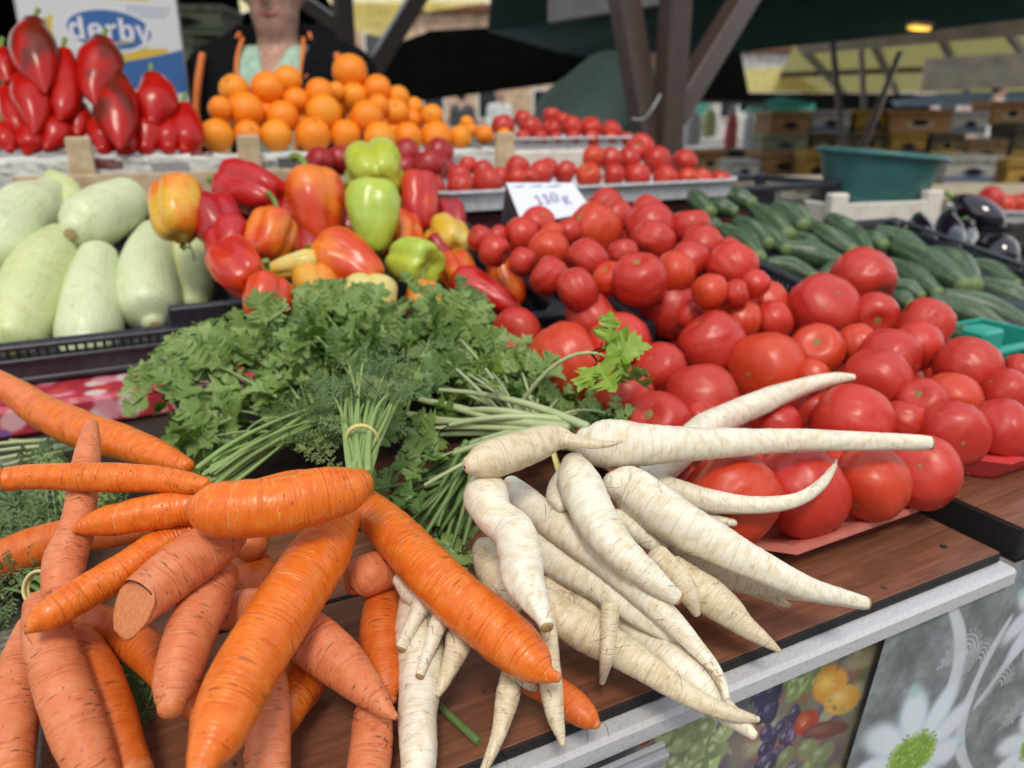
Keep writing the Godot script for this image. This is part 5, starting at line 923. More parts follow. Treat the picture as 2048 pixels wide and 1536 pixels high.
const ORANGE_LABELS := {0: "orange in the pyramid, bottom row, first from the left", 1: "orange in the pyramid, bottom row, second from the left", 2: "orange in the pyramid, bottom row, third from the left", 3: "orange in the pyramid, bottom row, fourth from the left", 4: "orange in the pyramid, bottom row, fifth from the left", 5: "orange in the pyramid, bottom row, sixth from the left", 6: "orange in the pyramid, bottom row, seventh from the left", 7: "orange in the pyramid, bottom row, eighth from the left", 8: "orange in the pyramid, bottom row, ninth from the left", 9: "orange in the pyramid, second row, first from the left", 10: "orange in the pyramid, second row, second from the left", 11: "orange in the pyramid, second row, third from the left", 12: "orange in the pyramid, second row, fourth from the left", 13: "orange in the pyramid, second row, fifth from the left", 14: "orange in the pyramid, second row, sixth from the left", 15: "orange in the pyramid, second row, seventh from the left", 16: "orange in the pyramid, second row, eighth from the left", 17: "orange in the pyramid, third row, first from the left", 18: "orange in the pyramid, top rows, first from the left", 19: "orange in the pyramid, third row, second from the left", 20: "orange in the pyramid, third row, third from the left", 21: "orange in the pyramid, third row, fourth from the left", 22: "orange in the pyramid, third row, fifth from the left", 23: "orange in the pyramid, third row, sixth from the left", 24: "orange in the pyramid, third row, seventh from the left", 25: "orange in the pyramid, third row, eighth from the left", 26: "orange in the pyramid, top rows, second from the left", 27: "largest orange crowning the pyramid", 28: "orange in the pyramid, top rows, fourth from the left"}
const TRAY_LABELS := {0: "tomato on the long white tray, front row, first from the left", 1: "tomato on the long white tray, front row, third from the left", 2: "tomato on the long white tray, front row, fourth from the left", 3: "tomato on the long white tray, raised row, first from the left", 4: "tomato on the long white tray, middle row, first from the left", 5: "tomato on the long white tray, front row, second from the left", 6: "tomato on the long white tray, front row, fifth from the left", 7: "tomato on the long white tray, middle row, second from the left", 8: "tomato on the long white tray, front row, sixth from the left", 9: "tomato on the long white tray, front row, eighth from the left", 10: "tomato on the long white tray, middle row, fourth from the left", 11: "tomato on the long white tray, middle row, third from the left", 12: "tomato on the long white tray, front row, ninth from the left", 13: "tomato on the long white tray, raised row, second from the left", 14: "tomato on the long white tray, front row, tenth from the left", 15: "tomato on the long white tray, raised row, third from the left", 16: "tomato on the long white tray, raised row, fourth from the left", 17: "tomato on the long white tray, front row, eleventh from the left", 18: "tomato on the long white tray, raised row, fifth from the left", 19: "tomato on the long white tray, raised row, sixth from the left", 20: "tomato on the long white tray, front row, twelfth from the left", 21: "tomato on the long white tray, raised row, seventh from the left", 22: "tomato on the long white tray, front row, thirteenth from the left", 23: "tomato on the long white tray, front row, fourteenth from the left", 24: "tomato on the long white tray, front row, fifteenth from the left", 25: "tomato on the long white tray, front row, seventh from the left"}
const FAR_LABELS := {0: "small tomato on the farthest white tray, middle row, first from the left", 1: "small tomato on the farthest white tray, top row, first from the left", 2: "small tomato on the farthest white tray, middle row, second from the left", 3: "small tomato on the farthest white tray, top row, second from the left", 4: "small tomato on the farthest white tray, middle row, third from the left", 5: "small tomato on the farthest white tray, middle row, fourth from the left", 6: "small tomato on the farthest white tray, top row, third from the left", 7: "small tomato on the farthest white tray, middle row, fifth from the left", 8: "small tomato on the farthest white tray, middle row, sixth from the left", 9: "small tomato on the farthest white tray, bottom row, seventh from the left", 10: "small tomato on the farthest white tray, bottom row, first from the left", 11: "small tomato on the farthest white tray, bottom row, second from the left", 12: "small tomato on the farthest white tray, bottom row, third from the left", 13: "small tomato on the farthest white tray, bottom row, fourth from the left", 14: "small tomato on the farthest white tray, bottom row, fifth from the left", 15: "small tomato on the farthest white tray, bottom row, sixth from the left"}
const DARK_LABELS := {0: "dark red tomato behind the yellow-green pepper, fifth from the left", 1: "dark red tomato behind the yellow-green pepper, seventh from the left", 2: "dark red tomato behind the yellow-green pepper, eighth from the left", 3: "dark red tomato behind the yellow-green pepper, first from the left", 4: "dark red tomato behind the yellow-green pepper, second from the left", 5: "dark red tomato behind the yellow-green pepper, fourth from the left", 6: "dark red tomato behind the yellow-green pepper, sixth from the left", 7: "dark red tomato behind the yellow-green pepper, third from the left"}
const CUCUMBER_LABELS := {0: "cucumber in the tilted crate, farthest row, first from the left", 1: "cucumber in the tilted crate, farthest row, third from the left", 2: "cucumber in the tilted crate, farthest row, fourth from the left", 3: "cucumber in the tilted crate, farthest row, second from the left", 4: "cucumber in the tilted crate, farthest row, seventh from the left", 5: "cucumber in the tilted crate, farthest row, eighth from the left", 6: "cucumber in the tilted crate, farthest row, sixth from the left", 7: "cucumber in the tilted crate, farthest row, fifth from the left", 8: "cucumber in the tilted crate, third row, first from the left", 9: "cucumber in the tilted crate, farthest row, ninth from the left", 10: "cucumber in the tilted crate, third row, fifth from the left", 11: "cucumber in the tilted crate, third row, sixth from the left", 12: "cucumber in the tilted crate, third row, seventh from the left", 13: "cucumber in the tilted crate, third row, fourth from the left", 14: "cucumber in the tilted crate, second row, first from the left", 15: "cucumber in the tilted crate, third row, eighth from the left", 16: "cucumber in the tilted crate, second row, sixth from the left", 17: "cucumber in the tilted crate, second row, fifth from the left", 18: "cucumber in the tilted crate, second row, fourth from the left", 19: "cucumber in the tilted crate, second row, seventh from the left", 20: "cucumber in the tilted crate, second row, eighth from the left", 21: "cucumber in the tilted crate, second row, ninth from the left", 22: "cucumber in the tilted crate, nearest row, third from the left", 23: "cucumber in the tilted crate, second row, tenth from the left", 24: "cucumber in the tilted crate, nearest row, second from the left", 25: "cucumber in the tilted crate, nearest row, fourth from the left", 26: "cucumber in the tilted crate, nearest row, first from the left", 27: "cucumber in the tilted crate, third row, second from the left", 28: "cucumber in the tilted crate, third row, third from the left", 29: "cucumber in the tilted crate, second row, second from the left", 30: "cucumber in the tilted crate, second row, third from the left"}

# ---------------------------------------------------------------- produce
func disc(r: float) -> ArrayMesh:
	return lobed([[0.0, 0.0016], [r * 0.5, 0.0011], [r * 0.92, 0.0006], [r, -0.0008], [0.0, -0.0015]], 26, 2, 0.0, 3, 0.06)

func basis_to(y: Vector3) -> Basis:
	var up := Vector3.RIGHT if absf(y.y) > 0.9 else Vector3.UP
	var x := up.cross(y).normalized()
	return Basis(x, y, x.cross(y))

func hairs(pts: Array, count: int, sd: int) -> ArrayMesh:
	var r := RandomNumberGenerator.new()
	r.seed = sd
	var st := SurfaceTool.new()
	st.begin(Mesh.PRIMITIVE_TRIANGLES)
	for k in count:
		var q := path_at(pts, r.randf_range(0.12, 0.95))
		var d := Vector3(r.randf_range(-1, 1), r.randf_range(-0.5, 1), r.randf_range(-0.2, 1)).normalized()
		var p: Vector3 = q[0] + d * q[1] * 0.97
		var v := (d + Vector3(r.randf_range(-1, 1), r.randf_range(-1, 0.6), r.randf_range(-1, 1)) * 0.9).normalized()
		var L := r.randf_range(0.004, 0.014)
		var w := 0.00014
		for s in 4:
			var v2 := (v + Vector3(r.randf_range(-1, 1), r.randf_range(-1, 0.5), r.randf_range(-1, 1)) * 0.55).normalized()
			var e := p + v * L / 4.0
			var x := v.cross(Vector3(0.3, 0.8, 0.5)).normalized() * w
			var y := v.cross(x).normalized() * w
			var a := [x, -0.5 * x + 0.87 * y, -0.5 * x - 0.87 * y]
			for m in 3:
				var i: Vector3 = a[m]
				var j: Vector3 = a[(m + 1) % 3]
				for c in [p + i, p + j, e + j, p + i, e + j, e + i]:
					st.set_normal((i + j).normalized())
					st.add_vertex(c)
			p = e
			v = v2
	return st.commit()

func build_roots() -> void:
	for i in ROOTS.size():
		var q: Array = ROOTS[i]
		var pts: Array = q[3]
		var carrot: bool = q[0].begins_with("carrot")
		var org := Vector3(pts[0][0], pts[0][1], pts[0][2])
		var loc := []
		var length := 0.0
		for k in pts.size():
			var p := Vector3(pts[k][0], pts[k][1], pts[k][2]) - org
			loc.append([p.x, p.y, p.z, pts[k][3]])
			if k > 0: length += p.distance_to(Vector3(loc[k - 1][0], loc[k - 1][1], loc[k - 1][2]))
		var rings := clampi(int(length / 0.0017), 20, 120)
		rng.seed = 500 + i
		var m: ArrayMesh
		if carrot: m = tube(loc, rings, 30, 0.022, 130.0, q[2], i * 7 + 1, 0.19, 0.05)
		else: m = tube(loc, rings, 30, 0.032, 190.0, q[2], i * 7 + 1, 0.16, 0.085)
		var t := thing("carrot" if carrot else "parsnip", q[1], "carrot" if carrot else "parsnip", org, 0, "carrots heaped at the front" if carrot else "parsnips heaped at the front")
		var body := part("root", m, mats[q[0]], t)
		if q[2] > 0:
			var e: Array = loc[loc.size() - 1]
			var a := path_at(loc, 1.0)
			var b := path_at(loc, 0.97)
			var d: Vector3 = (a[0] - b[0]).normalized()
			var n := d
			var upp := Vector3.UP - d * d.dot(Vector3.UP)
			if q[2] == 2: n = (d + 0.9 * upp).normalized()
			var c := part("cut_end", disc(e[3] * (0.93 if q[2] == 1 else 0.98)), mats["cut_carrot" if carrot else "cut_parsnip"], t, a[0] + d * e[3] * 0.125 + n * 0.0008)
			c.basis = basis_to(n)
			if q[2] == 2:
				var e2 := (upp.normalized() - 0.9 * upp.length() * d)
				c.basis = Basis(e2.cross(n).normalized() * -1.0, n, e2)
		elif carrot:
			var tip := []
			for k in 5:
				var e := path_at(loc, 0.955 + k * 0.01125)
				tip.append([e[0].x, e[0].y, e[0].z, e[1] * (0.985 + 0.01 * k)])
			part("tip", tube(tip, 8, 22, 0.03, 130.0, 0, i), mats["carrot_tip"], t)
		if "blackened" in q[1] and not "just below" in q[1]:
			var spot := []
			for k in 7:
				var e := path_at(loc, 0.80 + k * 0.025)
				spot.append([e[0].x, e[0].y, e[0].z, e[1] * (1.0 + 0.035 * sin(k / 6.0 * PI))])
			part("blackened_patch", tube(spot, 24, 26, 0.05, 190.0, 0, i * 7 + 1, 0.1, 0.05), mats["parsnip_black"], t)
		var hm := hairs(loc, 2 if carrot else 6, 900 + i)
		var h := part("root_hairs", hm, mats["root_hair"], body)
		h.set_meta("kind", "stuff")

func fruit_meshes() -> void:
	var prof := [[0.0, 0.36], [0.05, 0.36], [0.13, 0.385], [0.26, 0.40], [0.40, 0.32], [0.485, 0.15], [0.50, -0.02], [0.465, -0.20], [0.37, -0.335], [0.20, -0.405], [0.06, -0.415], [0.0, -0.413]]
	for k in 6:
		cache["tomato%d" % k] = lobed(prof, 30, [5, 6, 4, 7, 5, 2][k], [0.04, 0.025, 0.06, 0.04, 0.0, 0.03][k], 60 + k, 0.032)
	cache["scar"] = lobed([[0.0, 0.372], [0.03, 0.378], [0.055, 0.372], [0.085, 0.366], [0.06, 0.33], [0.0, 0.32]], 14, 5, 0.35, 5, 0.1)
	cache["blossom_dot"] = lobed([[0.0, -0.408], [0.012, -0.412], [0.03, -0.416], [0.012, -0.421], [0.0, -0.422]], 10, 2, 0.0, 5, 0.1)
	for k in 3:
		cache["orange%d" % k] = lobed([[0.0, 0.462], [0.05, 0.466], [0.18, 0.455], [0.35, 0.36], [0.46, 0.19], [0.495, 0.0], [0.46, -0.19], [0.35, -0.36], [0.18, -0.455], [0.0, -0.475]], 26, 2, 0.0, 70 + k, 0.015)
	cache["button"] = lobed([[0.0, 0.476], [0.02, 0.478], [0.05, 0.470], [0.06, 0.462], [0.0, 0.45]], 10, 5, 0.25, 5, 0.1)

func tomatoes(list: Array, labels: Dictionary, common: String, group: String, sd: int, dark := false, scars := true) -> void:
	rng.seed = sd
	for i in list.size():
		var q: Array = list[i]
		var lab: String = labels.get(i, common)
		var t := thing("tomato", lab, "tomato", Vector3(q[0], q[1], q[2]), 0, group)
		var s: float = q[3] / 0.91
		var d := Vector3(rng.randf_range(-1, 1), rng.randf_range(-0.8, 1.0), rng.randf_range(-1, 0.7)).normalized()
		var holder := Basis(d.cross(Vector3(0.31, 0.2, 0.93)).normalized(), d, d.cross(Vector3(0.31, 0.2, 0.93)).normalized().cross(d))
		holder = holder.scaled_local(Vector3(1, rng.randf_range(0.92, 1.08), rng.randf_range(0.95, 1.05)) * s)
		var key: String = "tomato_dark" if dark else ["tomato_a", "tomato_b", "tomato_c", "tomato_d", "tomato_b"][rng.randi() % 5]
		var b := part("skin", cache["tomato%d" % (rng.randi() % 6)], mats[key], t)
		b.basis = holder
		if scars:
			var c := part("stem_scar", cache["scar"], mats["tomato_scar"], t)
			c.basis = holder
			var e := part("blossom_scar", cache["blossom_dot"], mats["tomato_scar"], t)
			e.basis = holder

func oranges(list: Array, common: String, group: String, labels: Dictionary, sd: int) -> void:
	rng.seed = sd
	for i in list.size():
		var q: Array = list[i]
		var t := thing("orange", labels.get(i, common), "orange", Vector3(q[0], q[1], q[2]), 0, group)
		var d := Vector3(rng.randf_range(-1, 1), rng.randf_range(-1, 1), rng.randf_range(-1, 1)).normalized()
		var bs := basis_to(d).scaled_local(Vector3.ONE * q[3] / 0.93)
		part("peel", cache["orange%d" % (i % 3)], mats["orange_a" if rng.randf() < 0.6 else "orange_b"], t).basis = bs
		part("stem_button", cache["button"], mats["stem_button"], t).basis = bs

func bell_color(paint: Array, p: Vector3, v: float, n: FastNoiseLite) -> Color:
	var k: float = n.get_noise_3d(p.x * 16.0, p.y * 10.0, p.z * 16.0) * 0.8 + (v - 0.5) * paint[2] + 0.5
	return paint[0].lerp(paint[1], smoothstep(0.25, 0.75, k))

func build_bells() -> void:
	for i in BELLS.size():
		var q: Array = BELLS[i]   # [pos, axis, W, L, colA, colB, bias, shape, stem, label]
		var W: float = q[2]
		var L: float = q[3]
		var prof: Array
		if q[7] == 0:   # blocky
			prof = [[0.0, 0.40], [0.08, 0.39], [0.2, 0.44], [0.36, 0.47], [0.47, 0.38], [0.50, 0.18], [0.49, -0.06], [0.44, -0.28], [0.34, -0.43], [0.2, -0.49], [0.08, -0.46], [0.0, -0.45]]
		elif q[7] == 1:  # tapering
			prof = [[0.0, 0.42], [0.08, 0.41], [0.22, 0.46], [0.38, 0.46], [0.49, 0.34], [0.50, 0.16], [0.44, -0.06], [0.35, -0.26], [0.25, -0.41], [0.14, -0.49], [0.05, -0.495], [0.0, -0.49]]
		else:           # long and pointed
			prof = [[0.0, 0.47], [0.12, 0.46], [0.30, 0.47], [0.44, 0.40], [0.50, 0.26], [0.48, 0.08], [0.42, -0.10], [0.33, -0.28], [0.22, -0.41], [0.10, -0.485], [0.03, -0.50], [0.0, -0.502]]
		var pr := []
		for p in prof: pr.append([p[0] * W, p[1] * L])
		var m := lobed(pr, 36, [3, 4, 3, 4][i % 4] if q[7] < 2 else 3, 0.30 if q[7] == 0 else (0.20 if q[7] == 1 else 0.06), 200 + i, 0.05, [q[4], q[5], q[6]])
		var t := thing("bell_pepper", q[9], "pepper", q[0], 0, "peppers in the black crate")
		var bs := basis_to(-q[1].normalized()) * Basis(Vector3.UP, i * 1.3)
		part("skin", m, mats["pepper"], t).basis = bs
		if q[8] > 0:
			var r := W * 0.055
			var h: float = L * 0.38
			var sp := []
			var lean := 1.0 if i % 2 == 0 else -1.0
			for k in [[0.0, 0.385, 2.2], [0.0, 0.43, 1.3], [0.02, 0.52, 1.0], [0.10, 0.68, 0.95], [0.24, 0.80, 1.0], [0.42, 0.84, 1.35]]:
				sp.append([k[0] * W * lean * (0.8 if q[8] == 1 else 0.3), k[1] * L, 0.0, k[2] * r])
			part("stem", tube(sp, 16, 10, 0.04, 60.0, 1, 40 + i), mats["pepper_stem"], t).basis = bs

func build_tubes(list: Array, called: String, category: String, group: String, labels: Dictionary, sd: int, style: String) -> void:
	for i in list.size():
		var pts: Array = list[i]
		var mid: Array = pts[pts.size() / 2]
		var org := Vector3(mid[0], mid[1], mid[2])
		var loc := []
		for p in pts: loc.append([p[0] - org.x, p[1] - org.y, p[2] - org.z, p[3]])
		rng.seed = sd + i
		var t := thing(called, labels.get(i, "%s buried under the others in the tilted crate" % called), category, org, 0, group)
		if style == "zucchini":
			part("fruit", tube(loc, 26, 30, 0.01, 20.0, 0, sd + i, 0.2, 0.03), mats["zucchini_yellow" if i in [3, 5, 6] else "zucchini"], t)
			var e := path_at(loc, 1.0)
			var d: Vector3 = (e[0] - path_at(loc, 0.95)[0]).normalized()
			var nn := (d * 0.8 + (Vector3(0, 1.2, 0) - org).normalized() * 0.6).normalized()
			var c := part("blossom_scar", disc(0.0085), mats["zucchini_scar"], t, e[0] + nn * e[1] * 0.84)
			c.basis = basis_to(nn)
		elif style == "cucumber":
			part("fruit", tube(loc, 18, 20, 0.03, 60.0, 0, sd + i, 0.12, 0.03), mats["cucumber"], t)
			var tip := []
			for k in 4:
				var e := path_at(loc, 0.90 + k / 30.0)
				tip.append([e[0].x, e[0].y, e[0].z, e[1] * (0.97 + 0.017 * k)])
			part("blossom_end", tube(tip, 8, 20, 0.02, 60.0, 0, i), mats["cucumber_tip"], t)
		elif style == "eggplant":
			part("fruit", tube(loc, 20, 24, 0.0, 1.0, 0, sd + i, 0.2, 0.02), mats["eggplant"], t)
			var a := path_at(loc, 0.0)
			var b := path_at(loc, 0.12)
			var d: Vector3 = (a[0] - b[0]).normalized()
			var cap := part("calyx", lobed([[0.0, 0.03], [0.006, 0.028], [0.008, 0.012], [a[1] * 0.7, 0.006], [a[1] * 1.12, -0.006], [a[1] * 1.25, -0.02], [a[1] * 0.9, -0.018], [0.0, 0.0]], 20, 5, 0.45, i, 0.05), mats["pepper_stem"], t, a[0])
			cap.basis = basis_to(d)

func as_dict(a: Array) -> Dictionary:
	var d := {}
	for i in a.size(): d[i] = a[i]
	return d

func build_capias(list: Array, labels: Array) -> void:
	var n := FastNoiseLite.new()
	n.seed = 77
	n.frequency = 9.0
	for i in list.size():
		var pts: Array = list[i]
		var mid: Array = pts[pts.size() / 2]
		var org := Vector3(mid[0], mid[1], mid[2])
		var loc := []
		for p in pts: loc.append([p[0] - org.x, p[1] - org.y, p[2] - org.z, p[3]])
		rng.seed = 4000 + i
		var m := tube(loc, 26, 26, 0.02, 25.0, 0, 300 + i, 0.2, 0.07, 0.12)
		# green-brown unripe patches towards the stem end
		var arr := m.surface_get_arrays(0)
		var V: PackedVector3Array = arr[Mesh.ARRAY_VERTEX]
		var K := PackedColorArray()
		K.resize(V.size())
		var patch: float = [0.0, -0.5, -0.9, -0.9, -0.9, -0.9, -0.9, -0.9, -0.9, -0.9, -0.4, 0.25, 0.3, 0.2, -0.9, -0.9, -0.9][i % 17]
		var row := float(V.size()) / 27.0
		for k in V.size():
			var f := float(k / 27) / (V.size() / 27.0)
			var g := n.get_noise_3d(V[k].x * 2.0 + i, V[k].y, V[k].z * 2.0) * 0.8 + patch + 0.22 - f
			K[k] = Color(0.46, 0.009, 0.007).lerp(Color(0.15, 0.020, 0.009), smoothstep(-0.15, 0.25, g))
		arr[Mesh.ARRAY_COLOR] = K
		var mm := ArrayMesh.new()
		mm.add_surface_from_arrays(Mesh.PRIMITIVE_TRIANGLES, arr)
		var t := thing("pointed_pepper", labels[mini(i, labels.size() - 1)], "pepper", org, 0, "red pointed peppers on the wooden crate")
		part("skin", mm, mats["capia"], t)
		var a := path_at(loc, 0.0)
		var d: Vector3 = (a[0] - path_at(loc, 0.1)[0]).normalized()
		var s: Vector3 = a[0] + d * a[1] * 0.55
		part("stem", tube([[s.x, s.y, s.z, 0.006], [s.x + d.x * 0.012, s.y + d.y * 0.012, s.z + d.z * 0.012, 0.004], [s.x + d.x * 0.03 + 0.004, s.y + d.y * 0.03, s.z + d.z * 0.03, 0.005]], 6, 8), mats["pepper_stem"], t)

# ---------------------------------------------------------------- greens
func leaflet(st: SurfaceTool, org: Vector3, dir: Vector3, nrm: Vector3, L: float, r: RandomNumberGenerator, deep := 1.0) -> void:
	var side := dir.cross(nrm).normalized()
	var half := [[0.0, 0.0], [0.03, 0.10], [0.26, 0.14], [0.48, 0.27], [0.33, 0.28], [0.44, 0.42], [0.25, 0.37], [0.27, 0.46], [0.07, 0.38], [0.07, 0.50], [0.30, 0.56], [0.40, 0.74], [0.25, 0.68], [0.25, 0.82], [0.12, 0.74], [0.10, 0.90], [0.0, 1.0]]
	var curl := r.randf_range(-0.8, 0.5)
	var fold := r.randf_range(0.1, 0.95)
	var wav := r.randf_range(0, TAU)
	for sg in [-1.0, 1.0]:
		var jit := r.randf_range(0.85, 1.15)
		var prev_o := Vector3.ZERO
		var prev_m := Vector3.ZERO
		for k in half.size():
			var x: float = half[k][0] * jit * (1.0 if deep > 0.5 else 0.8) * r.randf_range(0.9, 1.1)
			var y: float = half[k][1]
			var my := minf(y, 0.97) * 0.98
			var f := func(xx: float, yy: float): return org + dir * yy * L + side * sg * xx * L + nrm * L * (fold * xx * 0.6 + curl * yy * yy * 0.6 + 0.07 * sin(wav + xx * 11.0 + yy * 8.0) * xx * 3.0)
			var o: Vector3 = f.call(x, y)
			var m: Vector3 = f.call(0.0, my)
			if k > 0:
				for tri in [[prev_m, prev_o, o], [prev_m, o, m]]:
					var nn: Vector3 = (tri[2] - tri[0]).cross(tri[1] - tri[0])
					if nn.length() < 1e-12: continue
					var q: Array = tri
					if nn.dot(nrm) < 0:
						q = [tri[0], tri[2], tri[1]]
						nn = -nn
					for p in q:
						st.set_normal(nn.normalized().lerp(nrm, 0.2).normalized())
						st.add_vertex(p)
			prev_o = o
			prev_m = m

func leaf_mesh(sd: int) -> ArrayMesh:
	# a parsley leaf of three lobed leaflets; grows along +y, faces +z, about 1 unit long
	var r := RandomNumberGenerator.new()
	r.seed = sd
	var st := SurfaceTool.new()
	st.begin(Mesh.PRIMITIVE_TRIANGLES)
	var stem := func(a: Vector3, b: Vector3, w: float):
		var x := (b - a).cross(Vector3(0, 0, 1)).normalized() * w
		for c in [a - x, a + x, b + x, a - x, b + x, b - x]:
			st.set_normal(Vector3(0, 0, 1))
			st.add_vertex(c)
	var base := Vector3(0, 0.22, 0)
	stem.call(Vector3.ZERO, base, 0.016)
	leaflet(st, base, Vector3(r.randf_range(-0.15, 0.15), 1, r.randf_range(-0.2, 0.2)).normalized(), Vector3(0, 0, 1), 0.74, r)
	for sg in [-1.0, 1.0]:
		var d := Vector3(sg * r.randf_range(0.8, 1.1), r.randf_range(0.4, 0.8), r.randf_range(-0.25, 0.45)).normalized()
		var e := base + d * 0.1
		stem.call(base, e, 0.012)
		leaflet(st, e, d, Vector3(-sg * d.z * 0.7, -d.z * 0.3, 1).normalized(), r.randf_range(0.52, 0.64), r)
	return st.commit()

func frond_mesh(sd: int) -> ArrayMesh:
	# a feathery carrot leaf along +y, faces +z
	var r := RandomNumberGenerator.new()
	r.seed = sd
	var st := SurfaceTool.new()
	st.begin(Mesh.PRIMITIVE_TRIANGLES)
	var blade := func(a: Vector3, b: Vector3, w: float):
		var x := (b - a).cross(Vector3(0.2, 0.1, 1)).normalized() * w
		var m := a.lerp(b, 0.45)
		var n := Vector3(r.randf_range(-0.4, 0.4), r.randf_range(-0.2, 0.4), 1).normalized()
		for c in [a, m - x, b, a, b, m + x]:
			st.set_normal(n)
			st.add_vertex(c)
	var bend := r.randf_range(-0.3, 0.3)
	var at := func(t: float): return Vector3(bend * t * t * 0.5, t, -0.25 * t * t)
	for k in 10:
		blade.call(at.call(k / 10.0), at.call((k + 1.3) / 10.0), 0.011)
	for k in 9:
		var t := 0.15 + k * 0.095
		for sg in [-1.0, 1.0]:
			var L := 0.34 * (1.0 - t * 0.75) * r.randf_range(0.8, 1.2)
			var d := Vector3(sg, 0.65, r.randf_range(-0.4, 0.5)).normalized()
			var o: Vector3 = at.call(t)
			blade.call(o, o + d * L, 0.008)
			for m in 4:
				var p := o + d * L * (0.25 + 0.22 * m)
				for s2 in [-1.0, 1.0]:
					var d2 := (d.rotated(Vector3(0, 0, 1), s2 * r.randf_range(0.5, 1.0)) + Vector3(0, 0, r.randf_range(-0.5, 0.5))).normalized()
					var l2 := L * 0.34 * (1.1 - 0.18 * m)
					blade.call(p, p + d2 * l2, 0.013)
					blade.call(p + d2 * l2 * 0.5, p + d2 * l2 * 0.5 + d2.rotated(Vector3(0, 0, 1), 0.6 * s2) * l2 * 0.5, 0.010)
	return st.commit()

func bunch_stalk(t: Node3D, base: Vector3, tip: Vector3, rise: float, r0: float, leaves: String, size: float, r: RandomNumberGenerator, stalk_mat: String, count := 3) -> void:
	# one stalk from the tie to its tip with leaves on it; points are relative to the bunch
	var mid := base.lerp(tip, 0.45) + Vector3(r.randf_range(-0.012, 0.012), rise, r.randf_range(-0.012, 0.012))
	var pts := []
	for k in 6:
		var u := k / 5.0
		var p := base.lerp(mid, u).lerp(mid.lerp(tip, u), u)
		pts.append([p.x, p.y, p.z, r0 * (1.0 - 0.55 * u)])
	var s := part("stalk", tube(pts, 10, 7, 0.0, 1.0, 0, 0, 0.2), mats[stalk_mat], t)
	var along := (tip - mid).normalized()
	for k in count:
		var u := 1.0 if k == 0 else r.randf_range(0.62, 0.93)
		var q := path_at(pts, u)
		var d := (along + Vector3(r.randf_range(-1, 1), r.randf_range(-0.5, 0.9), r.randf_range(-0.6, 1)) * (0.45 if k == 0 else 1.1)).normalized()
		var nrm := (Vector3(r.randf_range(-1.1, 0.9), 0.6, r.randf_range(-0.2, 1.2)))
		nrm = (nrm - d * nrm.dot(d)).normalized()
		var sc := size * r.randf_range(0.55, 1.25)
		var o: MeshInstance3D
		if leaves == "parsley":
			var mk: String = ["leaf_a", "leaf_b", "leaf_c", "leaf_a", "leaf_b"][r.randi() % 5]
			o = part("leaf", cache["leaf%d" % (r.randi() % 9)], mats[mk], s, q[0])
		elif leaves == "young":
			o = part("leaf", cache["leaf%d" % (r.randi() % 9)], mats["leaf_young" if r.randf() < 0.7 else "leaf_b"], s, q[0])
		else:
			o = part("frond", cache["frond%d" % (r.randi() % 5)], mats["frond" if r.randf() < 0.7 else "frond_light"], s, q[0])
		o.basis = Basis(d.cross(nrm), d, nrm).scaled_local(Vector3.ONE * sc)

func build_greens() -> void:
	for k in 9: cache["leaf%d" % k] = leaf_mesh(800 + k)
	for k in 5: cache["frond%d" % k] = frond_mesh(850 + k)
	var r := RandomNumberGenerator.new()
	for b in BUNCHES:   # [name, label, base, spread, rise, r0, leaves, size, stalk_mat, count, tips]
		var t := thing(b[0], b[1], "greens", b[2], 0, "bunches of greens behind the roots")
		r.seed = hash(b[1])
		for tip in b[10]:
			var jitter: Vector3 = Vector3(r.randf_range(-1, 1), r.randf_range(-0.6, 0.8), r.randf_range(-1, 1)) * b[3]
			bunch_stalk(t, jitter, tip - b[2], b[4] * r.randf_range(0.4, 1.3), b[5] * r.randf_range(0.7, 1.15), b[6], b[7], r, b[8], b[9])
	for b in BANDS:     # [label, centre, axis, radius]
		var t := thing("rubber_band", b[0], "band", b[1], 0)
		var torus := TorusMesh.new()
		torus.inner_radius = b[3] - 0.0012
		torus.outer_radius = b[3] + 0.0012
		torus.rings = 28
		torus.ring_segments = 8
		for k in 2:
			var o := part("loop", torus, mats["band"], t, b[2].normalized() * 0.002 * k)
			o.basis = basis_to((b[2].normalized() + Vector3(0.08, 0.05, 0.1) * k).normalized())

